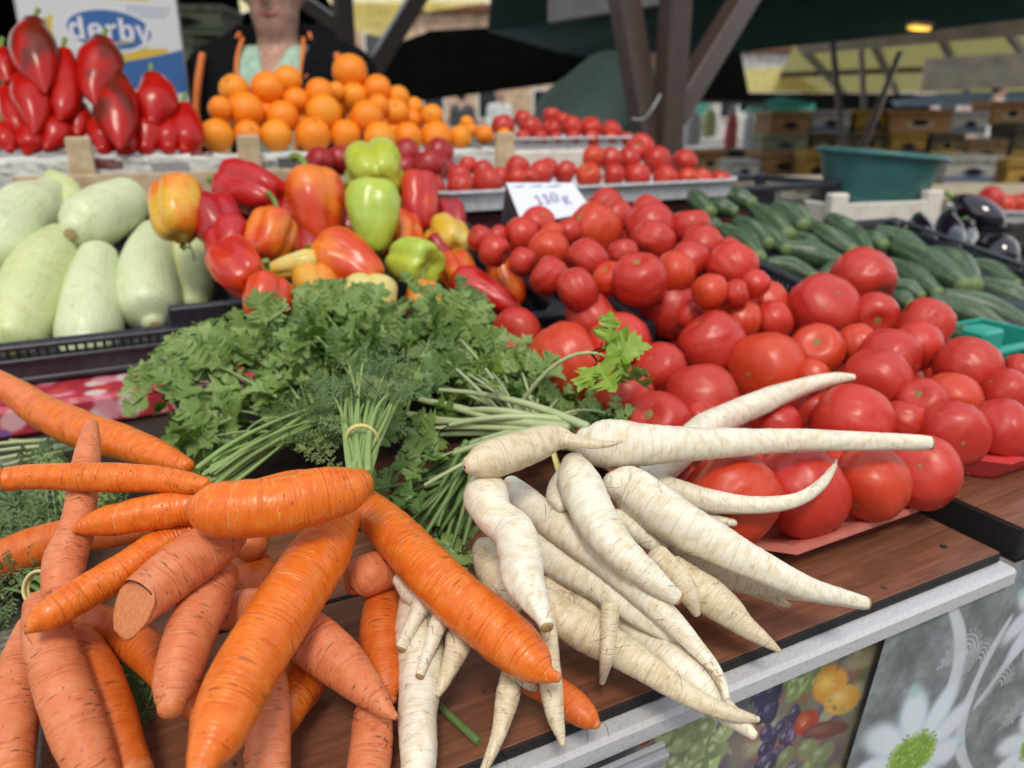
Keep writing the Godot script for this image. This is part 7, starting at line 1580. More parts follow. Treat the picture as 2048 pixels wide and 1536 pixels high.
# ---------------------------------------------------------------- the stall
func build_stall() -> void:
	var lam: Material = mats["laminate"]
	# front boards
	for q in [[-0.085, 0.628, -0.317, -0.505, "worn brown laminate board along the front edge"], [-0.085, 0.640, -0.509, -0.74, "brown laminate board behind the front one under the tomato tray"]]:
		var w: float = q[1] - q[0]
		var d: float = q[2] - q[3]
		var t := thing("table_board", q[4], "board", Vector3((q[0] + q[1]) / 2, TABLE_Y, (q[2] + q[3]) / 2), 0, "laminate boards on the stall table")
		part("core", bevel_box(Vector3(w, 0.0085, d), 0.001), mats["board_edge"], t, Vector3(0, -0.0055, 0))
		part("veneer", bevel_box(Vector3(w - 0.002, 0.0012, d - 0.002), 0.0004), lam, t, Vector3(0, -0.0006, 0))
	for q in [[0.592, -0.345], [0.585, -0.405]]:
		var s := solo("screw_head", "dark screw head sunk in the front board near its %s corner" % ["outer" if q[1] > -0.37 else "inner"], "screw", lobed([[0.0, 0.0012], [0.0018, 0.0012], [0.0028, 0.0008], [0.003, 0.0], [0.0, -0.0005]], 12, 2, 0.0, 1, 0.05), mats["board_edge"], Vector3(q[0], TABLE_Y, q[1]))
	var nb := thing("table_board", "neighbouring brown board with a thick black edge under the red tray", "board", Vector3(1.0, 0.868, -0.41), 0, "laminate boards on the stall table")
	part("core", bevel_box(Vector3(0.70, 0.034, 0.19), 0.002), mats["board_edge"], nb, Vector3(0, -0.0185, 0))
	part("veneer", bevel_box(Vector3(0.698, 0.0012, 0.188), 0.0004), lam, nb, Vector3(0, -0.0008, 0))
	var sl := thing("slatted_board", "weathered wooden slats at the end of the laminate board", "board", Vector3(-0.20, 0.842, -0.63))
	for k in 6: part("slat", bevel_box(Vector3(0.034, 0.012, 0.62), 0.003), mats["grey_wood"], sl, Vector3(0.094 - k * 0.038, 0, 0))
	solo("cut_stalk", "short green stalk lying on the board near the white edge", "stalk", tube([[0.1356, 0.8525, -0.3641, 0.0022], [0.1393, 0.8528, -0.3471, 0.0024], [0.1448, 0.8526, -0.3267, 0.0026]], 12, 9, 0.03, 60.0, 1), mats["stalk_dark"])
	# table: steel frame, worktop under the crates
	var t := thing("stall_table", "long stall table with white steel edge carrying the crates", "table", Vector3(0, 0, 0))
	part("front_rail", bevel_box(Vector3(0.94, 0.017, 0.022), 0.003), mats["white_steel"], t, Vector3(0.165, 0.8312, -0.315))
	part("side_rail", bevel_box(Vector3(0.030, 0.022, 1.7), 0.003), mats["white_steel"], t, Vector3(0.618, 0.8285, -1.19))
	part("worktop", bevel_box(Vector3(3.3, 0.03, 1.42), 0.004), mats["dark_ply"], t, Vector3(0.75, 0.822, -1.455))
	for q in [[-0.28, -0.40], [0.60, -0.40], [-0.8, -2.1], [0.6, -2.1], [2.3, -2.1], [2.3, -0.8]]:
		part("leg", bevel_box(Vector3(0.04, 0.805, 0.04), 0.004), mats["white_steel"], t, Vector3(q[0], 0.4025, q[1]))
	# ribbed grey profile under the rail
	var g := thing("ribbed_panel", "grey ribbed plastic panel hanging under the white table edge", "panel", Vector3(0.10, 0.800, -0.2975))
	part("sheet", bevel_box(Vector3(0.32, 0.054, 0.004), 0.001), mats["grey_plastic"], g)
	for k in 4: part("rib", bevel_box(Vector3(0.32, 0.006, 0.006), 0.002), mats["grey_plastic"], g, Vector3(0, 0.021 - k * 0.0145, 0.004))
	# cloths
	var fm := mat("fruit_cloth", Color.WHITE, 0.5, fruit_print())
	fm.texture_repeat = false
	solo("fruit_tablecloth", "tablecloth printed with grapes and pears hanging below the table edge", "tablecloth", hanging(0.13, 0.55, 0.83, 0.41, -0.326, 0.010, 2.0, 0.0, 2), fm)
	var dm := mat("daisy_cloth", Color.WHITE, 0.35, daisy_print())
	dm.texture_repeat = false
	solo("daisy_tablecloth", "grey tablecloth printed with white daisies and lace", "tablecloth", hanging(0.492, 1.10, 0.836, 0.21, -0.312, 0.016, 2.6, -0.06, 5), dm)
	var rm := mat("red_cloth", Color.WHITE, 0.5, red_print())
	rm.uv1_triplanar = true
	rm.uv1_scale = Vector3.ONE * 4.0
	var rc := thing("red_tablecloth", "red flower-printed cloth over the riser under the zucchini crate", "tablecloth", Vector3(-0.25, 0.838, -1.32))
	part("cover", bevel_box(Vector3(0.86, 0.040, 0.62), 0.006), rm, rc, Vector3(0, 0.02, 0))
	# risers at the back
	var r1 := thing("riser_box", "dark red covered riser carrying the white tomato trays", "riser", Vector3(0.86, 0.838, -1.70))
	part("cover", bevel_box(Vector3(0.80, 0.196, 0.78), 0.008), mats["maroon"], r1, Vector3(0, 0.098, 0))
	var r2 := thing("riser_box", "pale carton propping up the farthest tomato tray", "riser", Vector3(1.10, 1.036, -1.92))
	part("cover", bevel_box(Vector3(0.46, 0.078, 0.26), 0.006), mats["foam"], r2, Vector3(0, 0.039, 0))
	var r3 := thing("riser_box", "plywood riser under the wooden crate of oranges and pointed peppers", "riser", Vector3(0.25, 0.838, -1.88))
	part("cover", bevel_box(Vector3(1.10, 0.19, 0.40), 0.006), mats["dark_ply"], r3, Vector3(0, 0.095, 0))
	# containers
	black_crate(Vector3(-0.15, 0.880, -1.085), 0.60, 0.056, 0.44, deg_to_rad(12), "low black crate holding the pale zucchini", 0.032)
	black_crate(Vector3(0.352, 0.852, -0.905), 0.385, 0.095, 0.42, deg_to_rad(13), "black crate heaped with mixed bell peppers")
	black_crate(Vector3(0.735, 0.872, -0.765), 0.345, 0.085, 0.40, deg_to_rad(10), "black crate of tomatoes between the peppers and the cucumbers")
	black_crate(Vector3(1.215, 0.846, -0.56), 0.58, 0.040, 0.58, deg_to_rad(10.5), "long black crate tilted up under the cucumbers")
	var coral: Material = mats["coral_plastic"]
	tray(Vector3(0.532, 0.8535, -0.556), 0.175, 0.27, 0.019, 0.040, coral, "coral_tray", "coral pink tray under the front heap of tomatoes", 0.02, 0.016, "plastic trays")
	tray(Vector3(0.775, 0.872, -0.47), 0.17, 0.16, 0.024, 0.014, mats["red_plastic"], "red_tray", "bright red tray on the neighbouring board", 0.0, 0.03, "plastic trays")
	tray(Vector3(0.86, 1.0385, -1.425), 0.68, 0.26, 0.034, 0.010, mats["white_plastic"], "white_tray", "long white tray of tomatoes behind the price card", 0.0, 0.02, "white trays")
	tray(Vector3(1.10, 1.117, -1.90), 0.40, 0.20, 0.028, 0.010, mats["white_plastic"], "white_tray", "farthest white tray with tomatoes and two oranges", 0.0, 0.02, "white trays")
	tray(Vector3(2.41, 0.917, -1.40), 0.36, 0.20, 0.03, 0.01, mats["white_plastic"], "white_tray", "white tray of tomatoes at the far right beyond the eggplants", 0.0, 0.02, "white trays")
	var r4 := thing("riser_box", "dark riser under the far right tomato tray", "riser", Vector3(2.41, 0.836, -1.40))
	part("cover", bevel_box(Vector3(0.38, 0.076, 0.22), 0.006), mats["dark_ply"], r4, Vector3(0, 0.038, 0))
	# teal basket with a tab
	var tb := thing("teal_basket", "teal plastic basket corner in front of the cucumbers", "basket", Vector3(1.032, 0.864, -0.614))
	for q in [[Vector3(0.20, 0.05, 0.005), Vector3(0, 0.025, 0.06)], [Vector3(0.20, 0.05, 0.005), Vector3(0, 0.025, -0.06)], [Vector3(0.005, 0.05, 0.115), Vector3(-0.0975, 0.025, 0)], [Vector3(0.005, 0.05, 0.115), Vector3(0.0975, 0.025, 0)]]:
		part("wall_panel", bevel_box(q[0], 0.001), mats["teal_plastic"], tb, q[1])
	part("floor_panel", bevel_box(Vector3(0.195, 0.004, 0.12), 0.001), mats["teal_plastic"], tb, Vector3(0, 0.002, 0))
	for k in 9: part("rib", bevel_box(Vector3(0.004, 0.05, 0.004), 0.001), mats["teal_plastic"], tb, Vector3(-0.088 + k * 0.022, 0.025, 0.065))
	part("rim", bevel_box(Vector3(0.21, 0.007, 0.014), 0.002), mats["teal_plastic"], tb, Vector3(0, 0.052, 0.062))
	part("tab", bevel_box(Vector3(0.042, 0.030, 0.034), 0.004), mats["teal_plastic"], tb, Vector3(-0.07, 0.066, 0.045))
	# wooden crate with newspaper lining
	var wc := thing("wooden_crate", "rough wooden fruit crate lined with newspaper", "crate", Vector3(0.27, 1.028, -1.60))
	for x in [-0.0342 - 0.27, 0.2486 - 0.27, -0.52, 0.52]:
		part("corner_post", bevel_box(Vector3(0.040, 0.135, 0.022), 0.003), mats["raw_wood"], wc, Vector3(x, 0.0685, 0.018))
		part("corner_post", bevel_box(Vector3(0.040, 0.12, 0.022), 0.003), mats["raw_wood"], wc, Vector3(x, 0.06, -0.37))
	for y in [0.018, 0.052]:
		part("slat", bevel_box(Vector3(1.06, 0.028, 0.007), 0.002), mats["raw_wood"], wc, Vector3(0, y, 0.003))
		part("slat", bevel_box(Vector3(1.06, 0.028, 0.007), 0.002), mats["raw_wood"], wc, Vector3(0, y, -0.355))
	part("front_slat", bevel_box(Vector3(0.56, 0.052, 0.008), 0.002), mats["raw_wood"], wc, Vector3(-0.13, 0.048, 0.034))
	for k in 5: part("floor_slat", bevel_box(Vector3(1.06, 0.006, 0.055), 0.002), mats["raw_wood"], wc, Vector3(0, 0.075, -0.03 - k * 0.072))
	var np := mat("newsprint", Color.WHITE, 0.8, newsprint())
	np.uv1_scale = Vector3(2.0, 1.0, 1)
	var paper := thing("newspaper", "crumpled newspaper folded over the front of the wooden crate", "newspaper", Vector3(0.27, 1.028, -1.60))
	var P := PackedVector3Array()
	var UV := PackedVector2Array()
	var nz := FastNoiseLite.new()
	nz.frequency = 6.0
	for i in 22:
		var f := i / 21.0
		for j in 90:
			var x := (j / 89.0 - 0.5) * 1.08
			var y: float
			var z: float
			if f < 0.62:
				y = lerpf(0.035, 0.098, f / 0.62)
				z = 0.0085
			else:
				y = 0.098 + 0.004 * sin((f - 0.62) / 0.38 * PI)
				z = 0.0085 - (f - 0.62) * 0.14
			var e := nz.get_noise_2d(x * 2.2, f * 0.9)
			var e2 := nz.get_noise_2d(x * 7.0, f * 3.0)
			P.append(Vector3(x, y + (0.006 * e if f > 0.5 else 0.014 * e * (1.0 - f)), z + 0.006 * absf(e2) + 0.004 * absf(e)))
			UV.append(Vector2(x * 0.9, f * 0.8))
	part("sheet", grid_mesh(P, 22, 90, UV, false), np, paper)
	var lining := part("lining", bevel_box(Vector3(1.04, 0.004, 0.33), 0.001), np, paper, Vector3(0, 0.083, -0.175))
	# price card: a folded tent of paper
	var pc := thing("price_card", "folded white paper price card with handwritten 110 g on the tomatoes", "sign", Vector3(0.6517, 1.0252, -1.17))
	var tl := Vector3(0.5866, 1.0935, -1.17) - Vector3(0.6517, 1.0252, -1.17)
	var tr := Vector3(0.7159, 1.0887, -1.17) - Vector3(0.6517, 1.0252, -1.17)
	var bl := Vector3(0.5808, 1.0336, -1.1) - Vector3(0.6517, 1.0252, -1.17)
	var br := Vector3(0.7135, 1.047, -1.1) - Vector3(0.6517, 1.0252, -1.17)
	var kl := Vector3(0.6125, 1.0185, -1.24) - Vector3(0.6517, 1.0252, -1.17)
	var kr := Vector3(0.7652, 1.0149, -1.24) - Vector3(0.6517, 1.0252, -1.17)
	part("front_flap", slab([bl, br, tr, tl], 0.0008), mats["paper"], pc)
	part("back_flap", slab([kl, kr, tr + Vector3(0, -0.0005, -0.001), tl + Vector3(0, -0.0005, -0.001)], 0.0008), mats["paper"], pc)
	var nrm := (br - bl).cross(tl - bl).normalized()
	var ux := (br - bl).normalized()
	var bs := Basis(ux, nrm.cross(ux), nrm)
	for q in [["110", 0.030, 0.50, 0.55], ["g", 0.030, 0.80, 0.50]]:
		var tx := TextMesh.new()
		var sf := SystemFont.new()
		sf.font_names = PackedStringArray(["Droid Serif"])
		sf.font_italic = true
		tx.font = sf
		tx.text = q[0]
		tx.font_size = 32
		tx.pixel_size = 0.00085
		tx.depth = 0.0004
		var o := part("writing", tx, mats["ink"], pc, bl.lerp(br, q[2] * 0.82 + 0.06).lerp(tl.lerp(tr, q[2] * 0.92 + 0.02), q[3]) + nrm * 0.0009)
		o.basis = bs
	for k in 3:
		var a := bl.lerp(br, 0.08 + 0.27 * k).lerp(tl.lerp(tr, 0.12 + 0.27 * k), 0.90) + nrm * 0.0009
		part("writing", bevel_box(Vector3(0.030, 0.0022, 0.0004), 0.0001), mats["ink_faint"], pc, a).basis = bs
	# foam crate and tub on the far right
	var fc := thing("white_crate", "cream plastic crate with raised corners under the teal tub", "crate", Vector3(1.7954, 0.9183, -1.4706), deg_to_rad(-10))
	for q in [[Vector3(0.34, 0.07, 0.012), Vector3(0, 0.035, 0.11)], [Vector3(0.34, 0.07, 0.012), Vector3(0, 0.035, -0.11)], [Vector3(0.012, 0.07, 0.21), Vector3(-0.164, 0.035, 0)], [Vector3(0.012, 0.07, 0.21), Vector3(0.164, 0.035, 0)]]:
		part("wall_panel", bevel_box(q[0], 0.003), mats["foam"], fc, q[1])
	part("floor_panel", bevel_box(Vector3(0.33, 0.006, 0.21), 0.002), mats["foam"], fc, Vector3(0, 0.003, 0))
	for sx in [-1.0, 1.0]:
		for sz in [-1.0, 1.0]: part("corner_post", bevel_box(Vector3(0.05, 0.095, 0.03), 0.004), mats["foam"], fc, Vector3(sx * 0.148, 0.0475, sz * 0.106))
	var tub := thing("plastic_tub", "teal green plastic tub resting askew in the cream crate", "tub", Vector3(1.8851, 0.9733, -1.494))
	tub.rotation = Vector3(0.02, 0, deg_to_rad(-5))
	part("bowl", lobed([[0.0, 0.004], [0.09, 0.006], [0.118, 0.02], [0.155, 0.125], [0.157, 0.128], [0.160, 0.124], [0.126, 0.012], [0.118, 0.0], [0.0, 0.0]], 40, 2, 0.0, 2, 0.0), mats["tub"], tub)
	part("rim", lobed([[0.150, 0.124], [0.158, 0.132], [0.170, 0.128], [0.168, 0.118], [0.157, 0.119], [0.150, 0.124]], 40, 2, 0.0, 2, 0.0), mats["tub"], tub)
	var rb := thing("support_table", "plain table carrying the tub and the eggplants", "table", Vector3(2.2, 0, -1.5))
	part("top", bevel_box(Vector3(1.3, 0.04, 1.1), 0.004), mats["dark_ply"], rb, Vector3(0.05, 0.815, 0.05))
	for q in [[-0.5, 0.5], [0.6, 0.5], [-0.5, -0.4], [0.6, -0.4]]: part("leg", bevel_box(Vector3(0.05, 0.795, 0.05), 0.004), mats["dark_ply"], rb, Vector3(q[0], 0.3975, q[1]))
	black_crate(Vector3(1.5436, 0.9415, -1.4894) + Vector3(0, -0.04, 0), 0.42, 0.13, 0.30, 0.0, "empty black crate behind the cucumbers")
	black_crate(Vector3(1.78, 0.838, -0.92), 0.44, 0.035, 0.36, deg_to_rad(7), "black crate holding the eggplants")

# ---------------------------------------------------------------- background of the market hall
func build_background() -> void:
	struct("ground", slab([Vector3(-70, 0, 40), Vector3(90, 0, 40), Vector3(90, 0, -110), Vector3(-70, 0, -110)], 0.02), mats["paving"], Vector3(0, -0.01, 0))
	# post with V struts
	var foot := Vector3(1.7309, 1.1669, -2.22)
	foot.y = 0.0
	var p := thing("steel_post", "brown painted steel post with two slanting struts behind the tomatoes", "post", foot)
	part("column", bevel_box(Vector3(0.082, 3.3, 0.082), 0.006), mats["post_paint"], p, Vector3(0, 1.65, 0))
	bar_part("strut", Vector3(1.6889, 1.0848, -2.2568) - foot, Vector3(1.5857, 1.736, -2.3752) - foot, 0.072, 0.085, mats["post_paint"], p)
	bar_part("strut", Vector3(1.7294, 1.1669, -2.2208) - foot, Vector3(2.2729, 1.7896, -2.3427) - foot, 0.07, 0.085, mats["post_paint"], p)
	part("base_plate", bevel_box(Vector3(0.24, 0.015, 0.24), 0.003), mats["post_paint"], p, Vector3(0, 0.0085, 0))
	var c0 := Vector3(1.5518, 1.1868, -2.1766)
	var c1 := Vector3(1.5724, 1.1869, -2.1423)
	var c2 := Vector3(1.5945, 1.2263, -2.1227)
	var c3 := Vector3(1.63, 1.26, -2.1416)
	solo("tie_wire", "grey wire looped round the foot of the slanting strut", "wire", tube([[c0.x, c0.y, c0.z, 0.004], [c1.x, c1.y, c1.z, 0.004], [c2.x, c2.y, c2.z, 0.004], [c3.x, c3.y, c3.z, 0.004]], 16, 8), mats["wire"])
	var f2 := Vector3(1.354, 1.1983, -4.7807)
	f2.y = 0.0
	var p2 := thing("steel_post", "farther brown post with a slanting strut behind the oranges", "post", f2)
	part("column", bevel_box(Vector3(0.10, 3.3, 0.10), 0.006), mats["post_paint"], p2, Vector3(0, 1.65, 0))
	bar_part("strut", Vector3(1.4453, 1.3536, -4.7951) - f2, Vector3(1.955, 2.0451, -4.8067) - f2, 0.09, 0.10, mats["post_paint"], p2)
	bar_part("strut", Vector3(1.426, 1.65, -4.9215) - f2, Vector3(1.0981, 1.9322, -5.2001) - f2, 0.07, 0.08, mats["post_paint"], p2)
	# roof over the stall and the aisle
	var roof := thing("hall_roof", "dark corrugated hall roof over the stalls", "roof", Vector3(0, 0, 0))
	part("sheet", slab([Vector3(-9, 2.75, -1.9), Vector3(9.5, 2.75, -1.9), Vector3(9.5, 3.55, -6.2), Vector3(-9, 3.55, -6.2)], 0.05), mats["roof_dark"], roof)
	for k in 10:
		bar_part("rafter", Vector3(-8.5 + k * 1.95, 2.69, -1.95), Vector3(-8.5 + k * 1.95, 3.47, -6.2), 0.06, 0.08, mats["post_paint"], roof)
	# translucent yellow canopies beyond
	canopy([Vector3(2.5119, 2.485, -11.12), Vector3(3.227, 2.9759, -10.9478), Vector3(4.5588, 2.9759, -10.2675), Vector3(3.8192, 2.3316, -10.3919), Vector3(3.4319, 2.1536, -10.5198)], "yellow_translucent", "bright yellow translucent roof sheet seen past the slanting strut")
	canopy([Vector3(1.6954, 2.4482, -11.5227), Vector3(1.9695, 2.9358, -12.1693), Vector3(2.6991, 2.9358, -11.7966), Vector3(2.1046, 2.4727, -11.3233)], "yellow_translucent", "yellow translucent sheet above the person in the black jacket")
	canopy([Vector3(4.8149, 2.7052, -12.4097), Vector3(4.9147, 3.3311, -12.6049), Vector3(6.7907, 3.3311, -11.6465), Vector3(5.956, 2.8893, -11.8992)], "yellow_translucent", "pale yellow roof sheet at the upper edge")
	canopy([Vector3(17.8472, 1.8834, -19.7066), Vector3(16.7369, 2.4339, -18.1107), Vector3(17.7901, 2.4879, -17.5939), Vector3(20.2998, 1.8392, -18.4363)], "yellow_translucent", "glowing yellow canopy far off between the posts")
	canopy([Vector3(20.4133, 1.9084, -20.7851), Vector3(14.1289, 2.8629, -13.6627), Vector3(17.0563, 3.1275, -9.8917), Vector3(30.3492, 1.9084, -15.7094)], "olive_translucent", "olive corrugated canopy lit through from above")
	var ro := thing("canopy_frame", "dark rafters under the olive canopy", "frame", Vector3(18.8405, 2.5427, -14.6992))
	for q in [[Vector3(13.6778, 2.5912, -13.1914), Vector3(21.7873, 1.8045, -18.8526)], [Vector3(14.6223, 2.6472, -12.136), Vector3(23.3072, 1.8045, -18.0761)], [Vector3(15.4945, 2.7259, -11.2455), Vector3(25.3386, 1.8351, -17.0504)], [Vector3(16.2621, 2.8174, -10.4134), Vector3(27.732, 1.8658, -15.8399)], [Vector3(16.8027, 2.2232, -16.8044), Vector3(22.878, 2.4445, -12.5981)]]:
		bar_part("rafter", q[0] - Vector3(18.8405, 2.5427, -14.6992), q[1] - Vector3(18.8405, 2.5427, -14.6992), 0.14, 0.14, mats["post_paint"], ro)
	# dark tarpaulin behind the oranges, green awning, fascia boards
	solo("black_tarpaulin", "black tarpaulin hanging behind the oranges", "tarpaulin", slab([Vector3(2.5287, 1.2707, -8.2544), Vector3(2.6339, 1.7862, -8.4033), Vector3(3.2273, 2.0218, -8.1928), Vector3(5.0048, 2.1298, -7.3273), Vector3(4.9187, 1.5898, -7.1589), Vector3(3.6296, 1.6389, -7.8368), Vector3(3.0809, 1.3934, -8.0205)], 0.03), mats["tarp"])
	solo("black_tarpaulin", "black tarpaulin closing the stall behind the person in the jacket", "tarpaulin", slab([Vector3(-1.1213, 0.992, -6.202), Vector3(-0.9524, 2.0524, -6.5327), Vector3(0.9097, 2.0524, -5.5815), Vector3(0.8953, 1.7873, -5.4846), Vector3(1.3865, 1.9052, -5.28), Vector3(1.488, 1.6695, -5.1355), Vector3(1.5663, 1.4633, -5.0144), Vector3(1.4912, 0.992, -4.8674)], 0.03), mats["tarp"])
	solo("black_tarpaulin", "black tarpaulin hanging far behind the brown post", "tarpaulin", slab([Vector3(6.2859, 1.3481, -8.1501), Vector3(6.4011, 2.071, -8.3756), Vector3(7.2076, 1.9544, -7.9177), Vector3(7.221, 1.3481, -7.6724)], 0.03), mats["tarp"])
	solo("black_tarpaulin", "black tarpaulin strip above the stacked cartons", "tarpaulin", slab([Vector3(11.2015, 1.2681, -12.1514), Vector3(11.2543, 1.5995, -12.2548), Vector3(14.5488, 1.5627, -10.5573), Vector3(14.5019, 1.2681, -10.4654)], 0.03), mats["tarp"])
	awning([Vector3(2.444, 1.7342, -5.1485), Vector3(2.364, 1.5283, -4.0376), Vector3(2.5367, 1.444, -3.5593), Vector3(3.236, 1.5387, -3.4772), Vector3(4.1681, 1.6412, -3.2793), Vector3(5.283, 1.7855, -3.0045), Vector3(6.553, 2.6756, -3.8955), Vector3(2.8565, 2.6756, -5.7839)], "green_awning", "dark green awning spreading over the next stall")
	solo("fascia_board", "grey white fascia board hanging at the top behind the post", "board", slab([Vector3(1.9499, 1.6052, -3.4465), Vector3(2.3829, 1.6755, -3.134), Vector3(2.4062, 1.8216, -3.1795), Vector3(1.9872, 1.8393, -3.5195)], 0.02), mats["fascia"])
	solo("fascia_board", "long beige fascia board under the green awning", "board", slab([Vector3(6.6192, 1.796, -6.3713), Vector3(8.4698, 1.9602, -4.7767), Vector3(8.4929, 2.1055, -4.822), Vector3(6.6473, 1.9727, -6.4264)], 0.03), mats["fascia_beige"])
	solo("fascia_board", "wide pale fascia board of the far right canopy", "board", slab([Vector3(8.6321, 1.4618, -6.4014), Vector3(9.8022, 1.5135, -5.3481), Vector3(9.8611, 1.8829, -5.4633), Vector3(8.7405, 1.8153, -6.485)], 0.03), mats["fascia_beige"])
	var lampb := thing("tube_lamp", "small lit yellow strip lamp under the green awning", "lamp", Vector3(4.1722, 1.6576, -3.1647))
	part("housing", bevel_box(Vector3(0.19, 0.02, 0.05), 0.004), mats["post_paint"], lampb, Vector3(0, 0.022, 0))
	part("tube", bevel_box(Vector3(0.17, 0.022, 0.03), 0.006), mats["lamp_glow"], lampb)
	var ll := OmniLight3D.new()
	ll.name = "tube_lamp_glow"
	ll.light_color = Color(1.0, 0.78, 0.35)
	ll.light_energy = 0.03
	ll.light_size = 0.08
	ll.omni_range = 8.0
	ll.omni_attenuation = 2.0
	ll.shadow_enabled = true
	add_child(ll)
	ll.position = Vector3(4.1722, 1.6576, -3.1647) + Vector3(0, -0.05, 0)
	# far umbrellas and awnings
	awning([Vector3(10.5454, 1.3237, -11.3187), Vector3(10.3483, 1.4984, -10.2982), Vector3(10.8587, 1.3947, -9.9967), Vector3(10.8294, 1.2112, -9.9395), Vector3(10.5276, 1.212, -11.2838)], "teal_awning", "teal awning far back beneath the yellow canopy")
	awning([Vector3(8.1411, 1.1219, -10.088), Vector3(8.2307, 1.3797, -10.1435), Vector3(8.5643, 1.3797, -9.9731), Vector3(8.5579, 1.1219, -9.875)], "teal_awning", "small teal awning beside the brown post")
	awning([Vector3(11.9941, 1.4345, -9.4324), Vector3(11.7827, 1.5196, -8.384), Vector3(12.527, 1.5335, -6.8195), Vector3(12.499, 1.358, -6.7648), Vector3(12.0541, 1.3388, -9.3641)], "blue_awning", "pale blue awning far off on the right")
	for q in [[Vector3(4.7729, 1.765, -4.3278), Vector3(4.7179, 0.8605, -4.0002), 0.035, "straight brown pole standing behind the tub"], [Vector3(4.9062, 1.597, -3.8367), Vector3(4.3527, 0.8913, -3.604), 0.035, "slanting brown pole leaning behind the tub"], [Vector3(8.0938, 1.9423, -6.8654), Vector3(8.0194, 1.2795, -6.6427), 0.05, "thin far pole under the olive canopy"]]:
		var t := thing("awning_pole", q[3], "pole", q[1], 0, "poles of the next stalls")
		var a: Vector3 = q[0] - q[1]
		bar_part("rod", a, -a * (q[1].y / maxf(a.y, 0.1)) * 0.999, q[2], q[2], mats["post_paint"], t)
	# counters and cartons on the right
	for q in [[Vector3(2.5679, 0.9025, -2.6165), Vector3(0.9, 0.05, 0.5), "pale counter top left of the tub"], [Vector3(3.6296, 0.8508, -2.1728), Vector3(1.0, 0.05, 0.7), "cream counter top right of the tub"]]:
		var t := thing("counter", q[2], "counter", Vector3(q[0].x, 0, q[0].z), deg_to_rad(-20), "counters of the next stalls")
		part("top", bevel_box(q[1], 0.006), mats["cream"], t, Vector3(0, q[0].y, 0))
		part("front_panel", bevel_box(Vector3(q[1].x * 0.96, q[0].y - 0.03, 0.03), 0.004), mats["dark_ply"], t, Vector3(0, (q[0].y - 0.03) / 2, q[1].z * 0.4))
	for q in CARTONS:   # [pos, size, turn, style, label]
		banana_carton(q[0], q[1], q[2], q[3], q[4])
	# far stall tables that carry the cartons
	for q in [[Vector3(5.9672, 0.7926, -4.6441), 4.6], [Vector3(0.5386, 1.3422, -4.421), 1.8]]:
		var t := thing("pallet_table", "rough table under the stacked cartons" if q[1] > 2 else "rough table behind the person in the jacket", "table", Vector3(q[0].x, 0, q[0].z), deg_to_rad(-27))
		part("top", bevel_box(Vector3(q[1], 0.04, 0.9), 0.005), mats["dark_ply"], t, Vector3(0, 0.62, 0))
		for s in [-1.0, 1.0]: part("leg", bevel_box(Vector3(0.08, 0.6, 0.8), 0.005), mats["dark_ply"], t, Vector3(s * (q[1] / 2 - 0.1), 0.30, 0))
	# banana box behind the pointed peppers
	derby_box()
	# the row of stalls across the street, behind the viewer
	var op := thing("opposite_building", "long low building across the street behind the viewer", "building", Vector3(0, 0, 6.5))
	part("wall", bevel_box(Vector3(40, 3.6, 3.0), 0.03), mats["house_b"], op, Vector3(0, 1.8, 1.5))
	part("roof", bevel_box(Vector3(41, 0.3, 3.8), 0.05), mats["roof_tile"], op, Vector3(0, 3.75, 1.5))
	for k in 14:
		var wd := part("window", bevel_box(Vector3(1.2, 1.3, 0.08), 0.01), mats["window_frame"], op, Vector3(-18 + k * 2.8, 1.9, -0.03))
		part("pane", bevel_box(Vector3(1.05, 1.15, 0.02), 0.004), mats["dark_glass"], wd, Vector3(0, 0, -0.04))
	for q in [[Vector3(4.8545, 1.2318, -5.8611), 0.17, 0.30, "bag_white", "white carrier bag hanging beside the brown post"], [Vector3(5.2719, 1.2518, -6.1317), 0.15, 0.26, "bag_lime", "pale lime bag hanging second from the brown post"], [Vector3(5.1679, 1.2146, -5.6943), 0.12, 0.42, "bag_pink", "long pink bag hanging third from the brown post"], [Vector3(5.759, 1.2065, -6.103), 0.13, 0.36, "bag_white", "white bag hanging nearest to the stacked cartons"]]:
		var t := thing("hanging_bag", q[4], "bag", q[0], deg_to_rad(-27), "bags hanging at a far stall")
		var W: float = q[1]
		var H: float = q[2]
		var o := part("pouch", lobed([[0.0, 0.0], [W * 0.25, -0.01], [W * 0.42, -H * 0.2], [W * 0.5, -H * 0.6], [W * 0.45, -H * 0.93], [W * 0.2, -H], [0.0, -H * 0.99]], 20, 3, 0.15, 5, 0.12), mats[q[3]], t)
		o.scale = Vector3(1, 1, 0.5)
		part("handle", tube([[-W * 0.2, -0.01, 0, 0.006], [-W * 0.1, 0.06, 0, 0.006], [W * 0.1, 0.06, 0, 0.006], [W * 0.2, -0.01, 0, 0.006]], 12, 6), mats["bag_white"], t)
	var hr := thing("hanging_rail", "thin rail from which the far bags hang", "rail", Vector3(5.2219, 1.3078, -5.9413))
	bar_part("rod", Vector3(4.8637, 1.3194, -6.0099) - Vector3(5.2219, 1.3078, -5.9413), Vector3(5.8282, 1.2985, -5.9849) - Vector3(5.2219, 1.3078, -5.9413), 0.025, 0.025, mats["post_paint"], hr)
	for u in [Vector3(4.8637, 1.3194, -6.0099), Vector3(5.8282, 1.2985, -5.9849)]: bar_part("upright", u - Vector3(5.2219, 1.3078, -5.9413), Vector3(u.x, 0.0, u.z) - Vector3(5.2219, 1.3078, -5.9413), 0.03, 0.03, mats["post_paint"], hr)
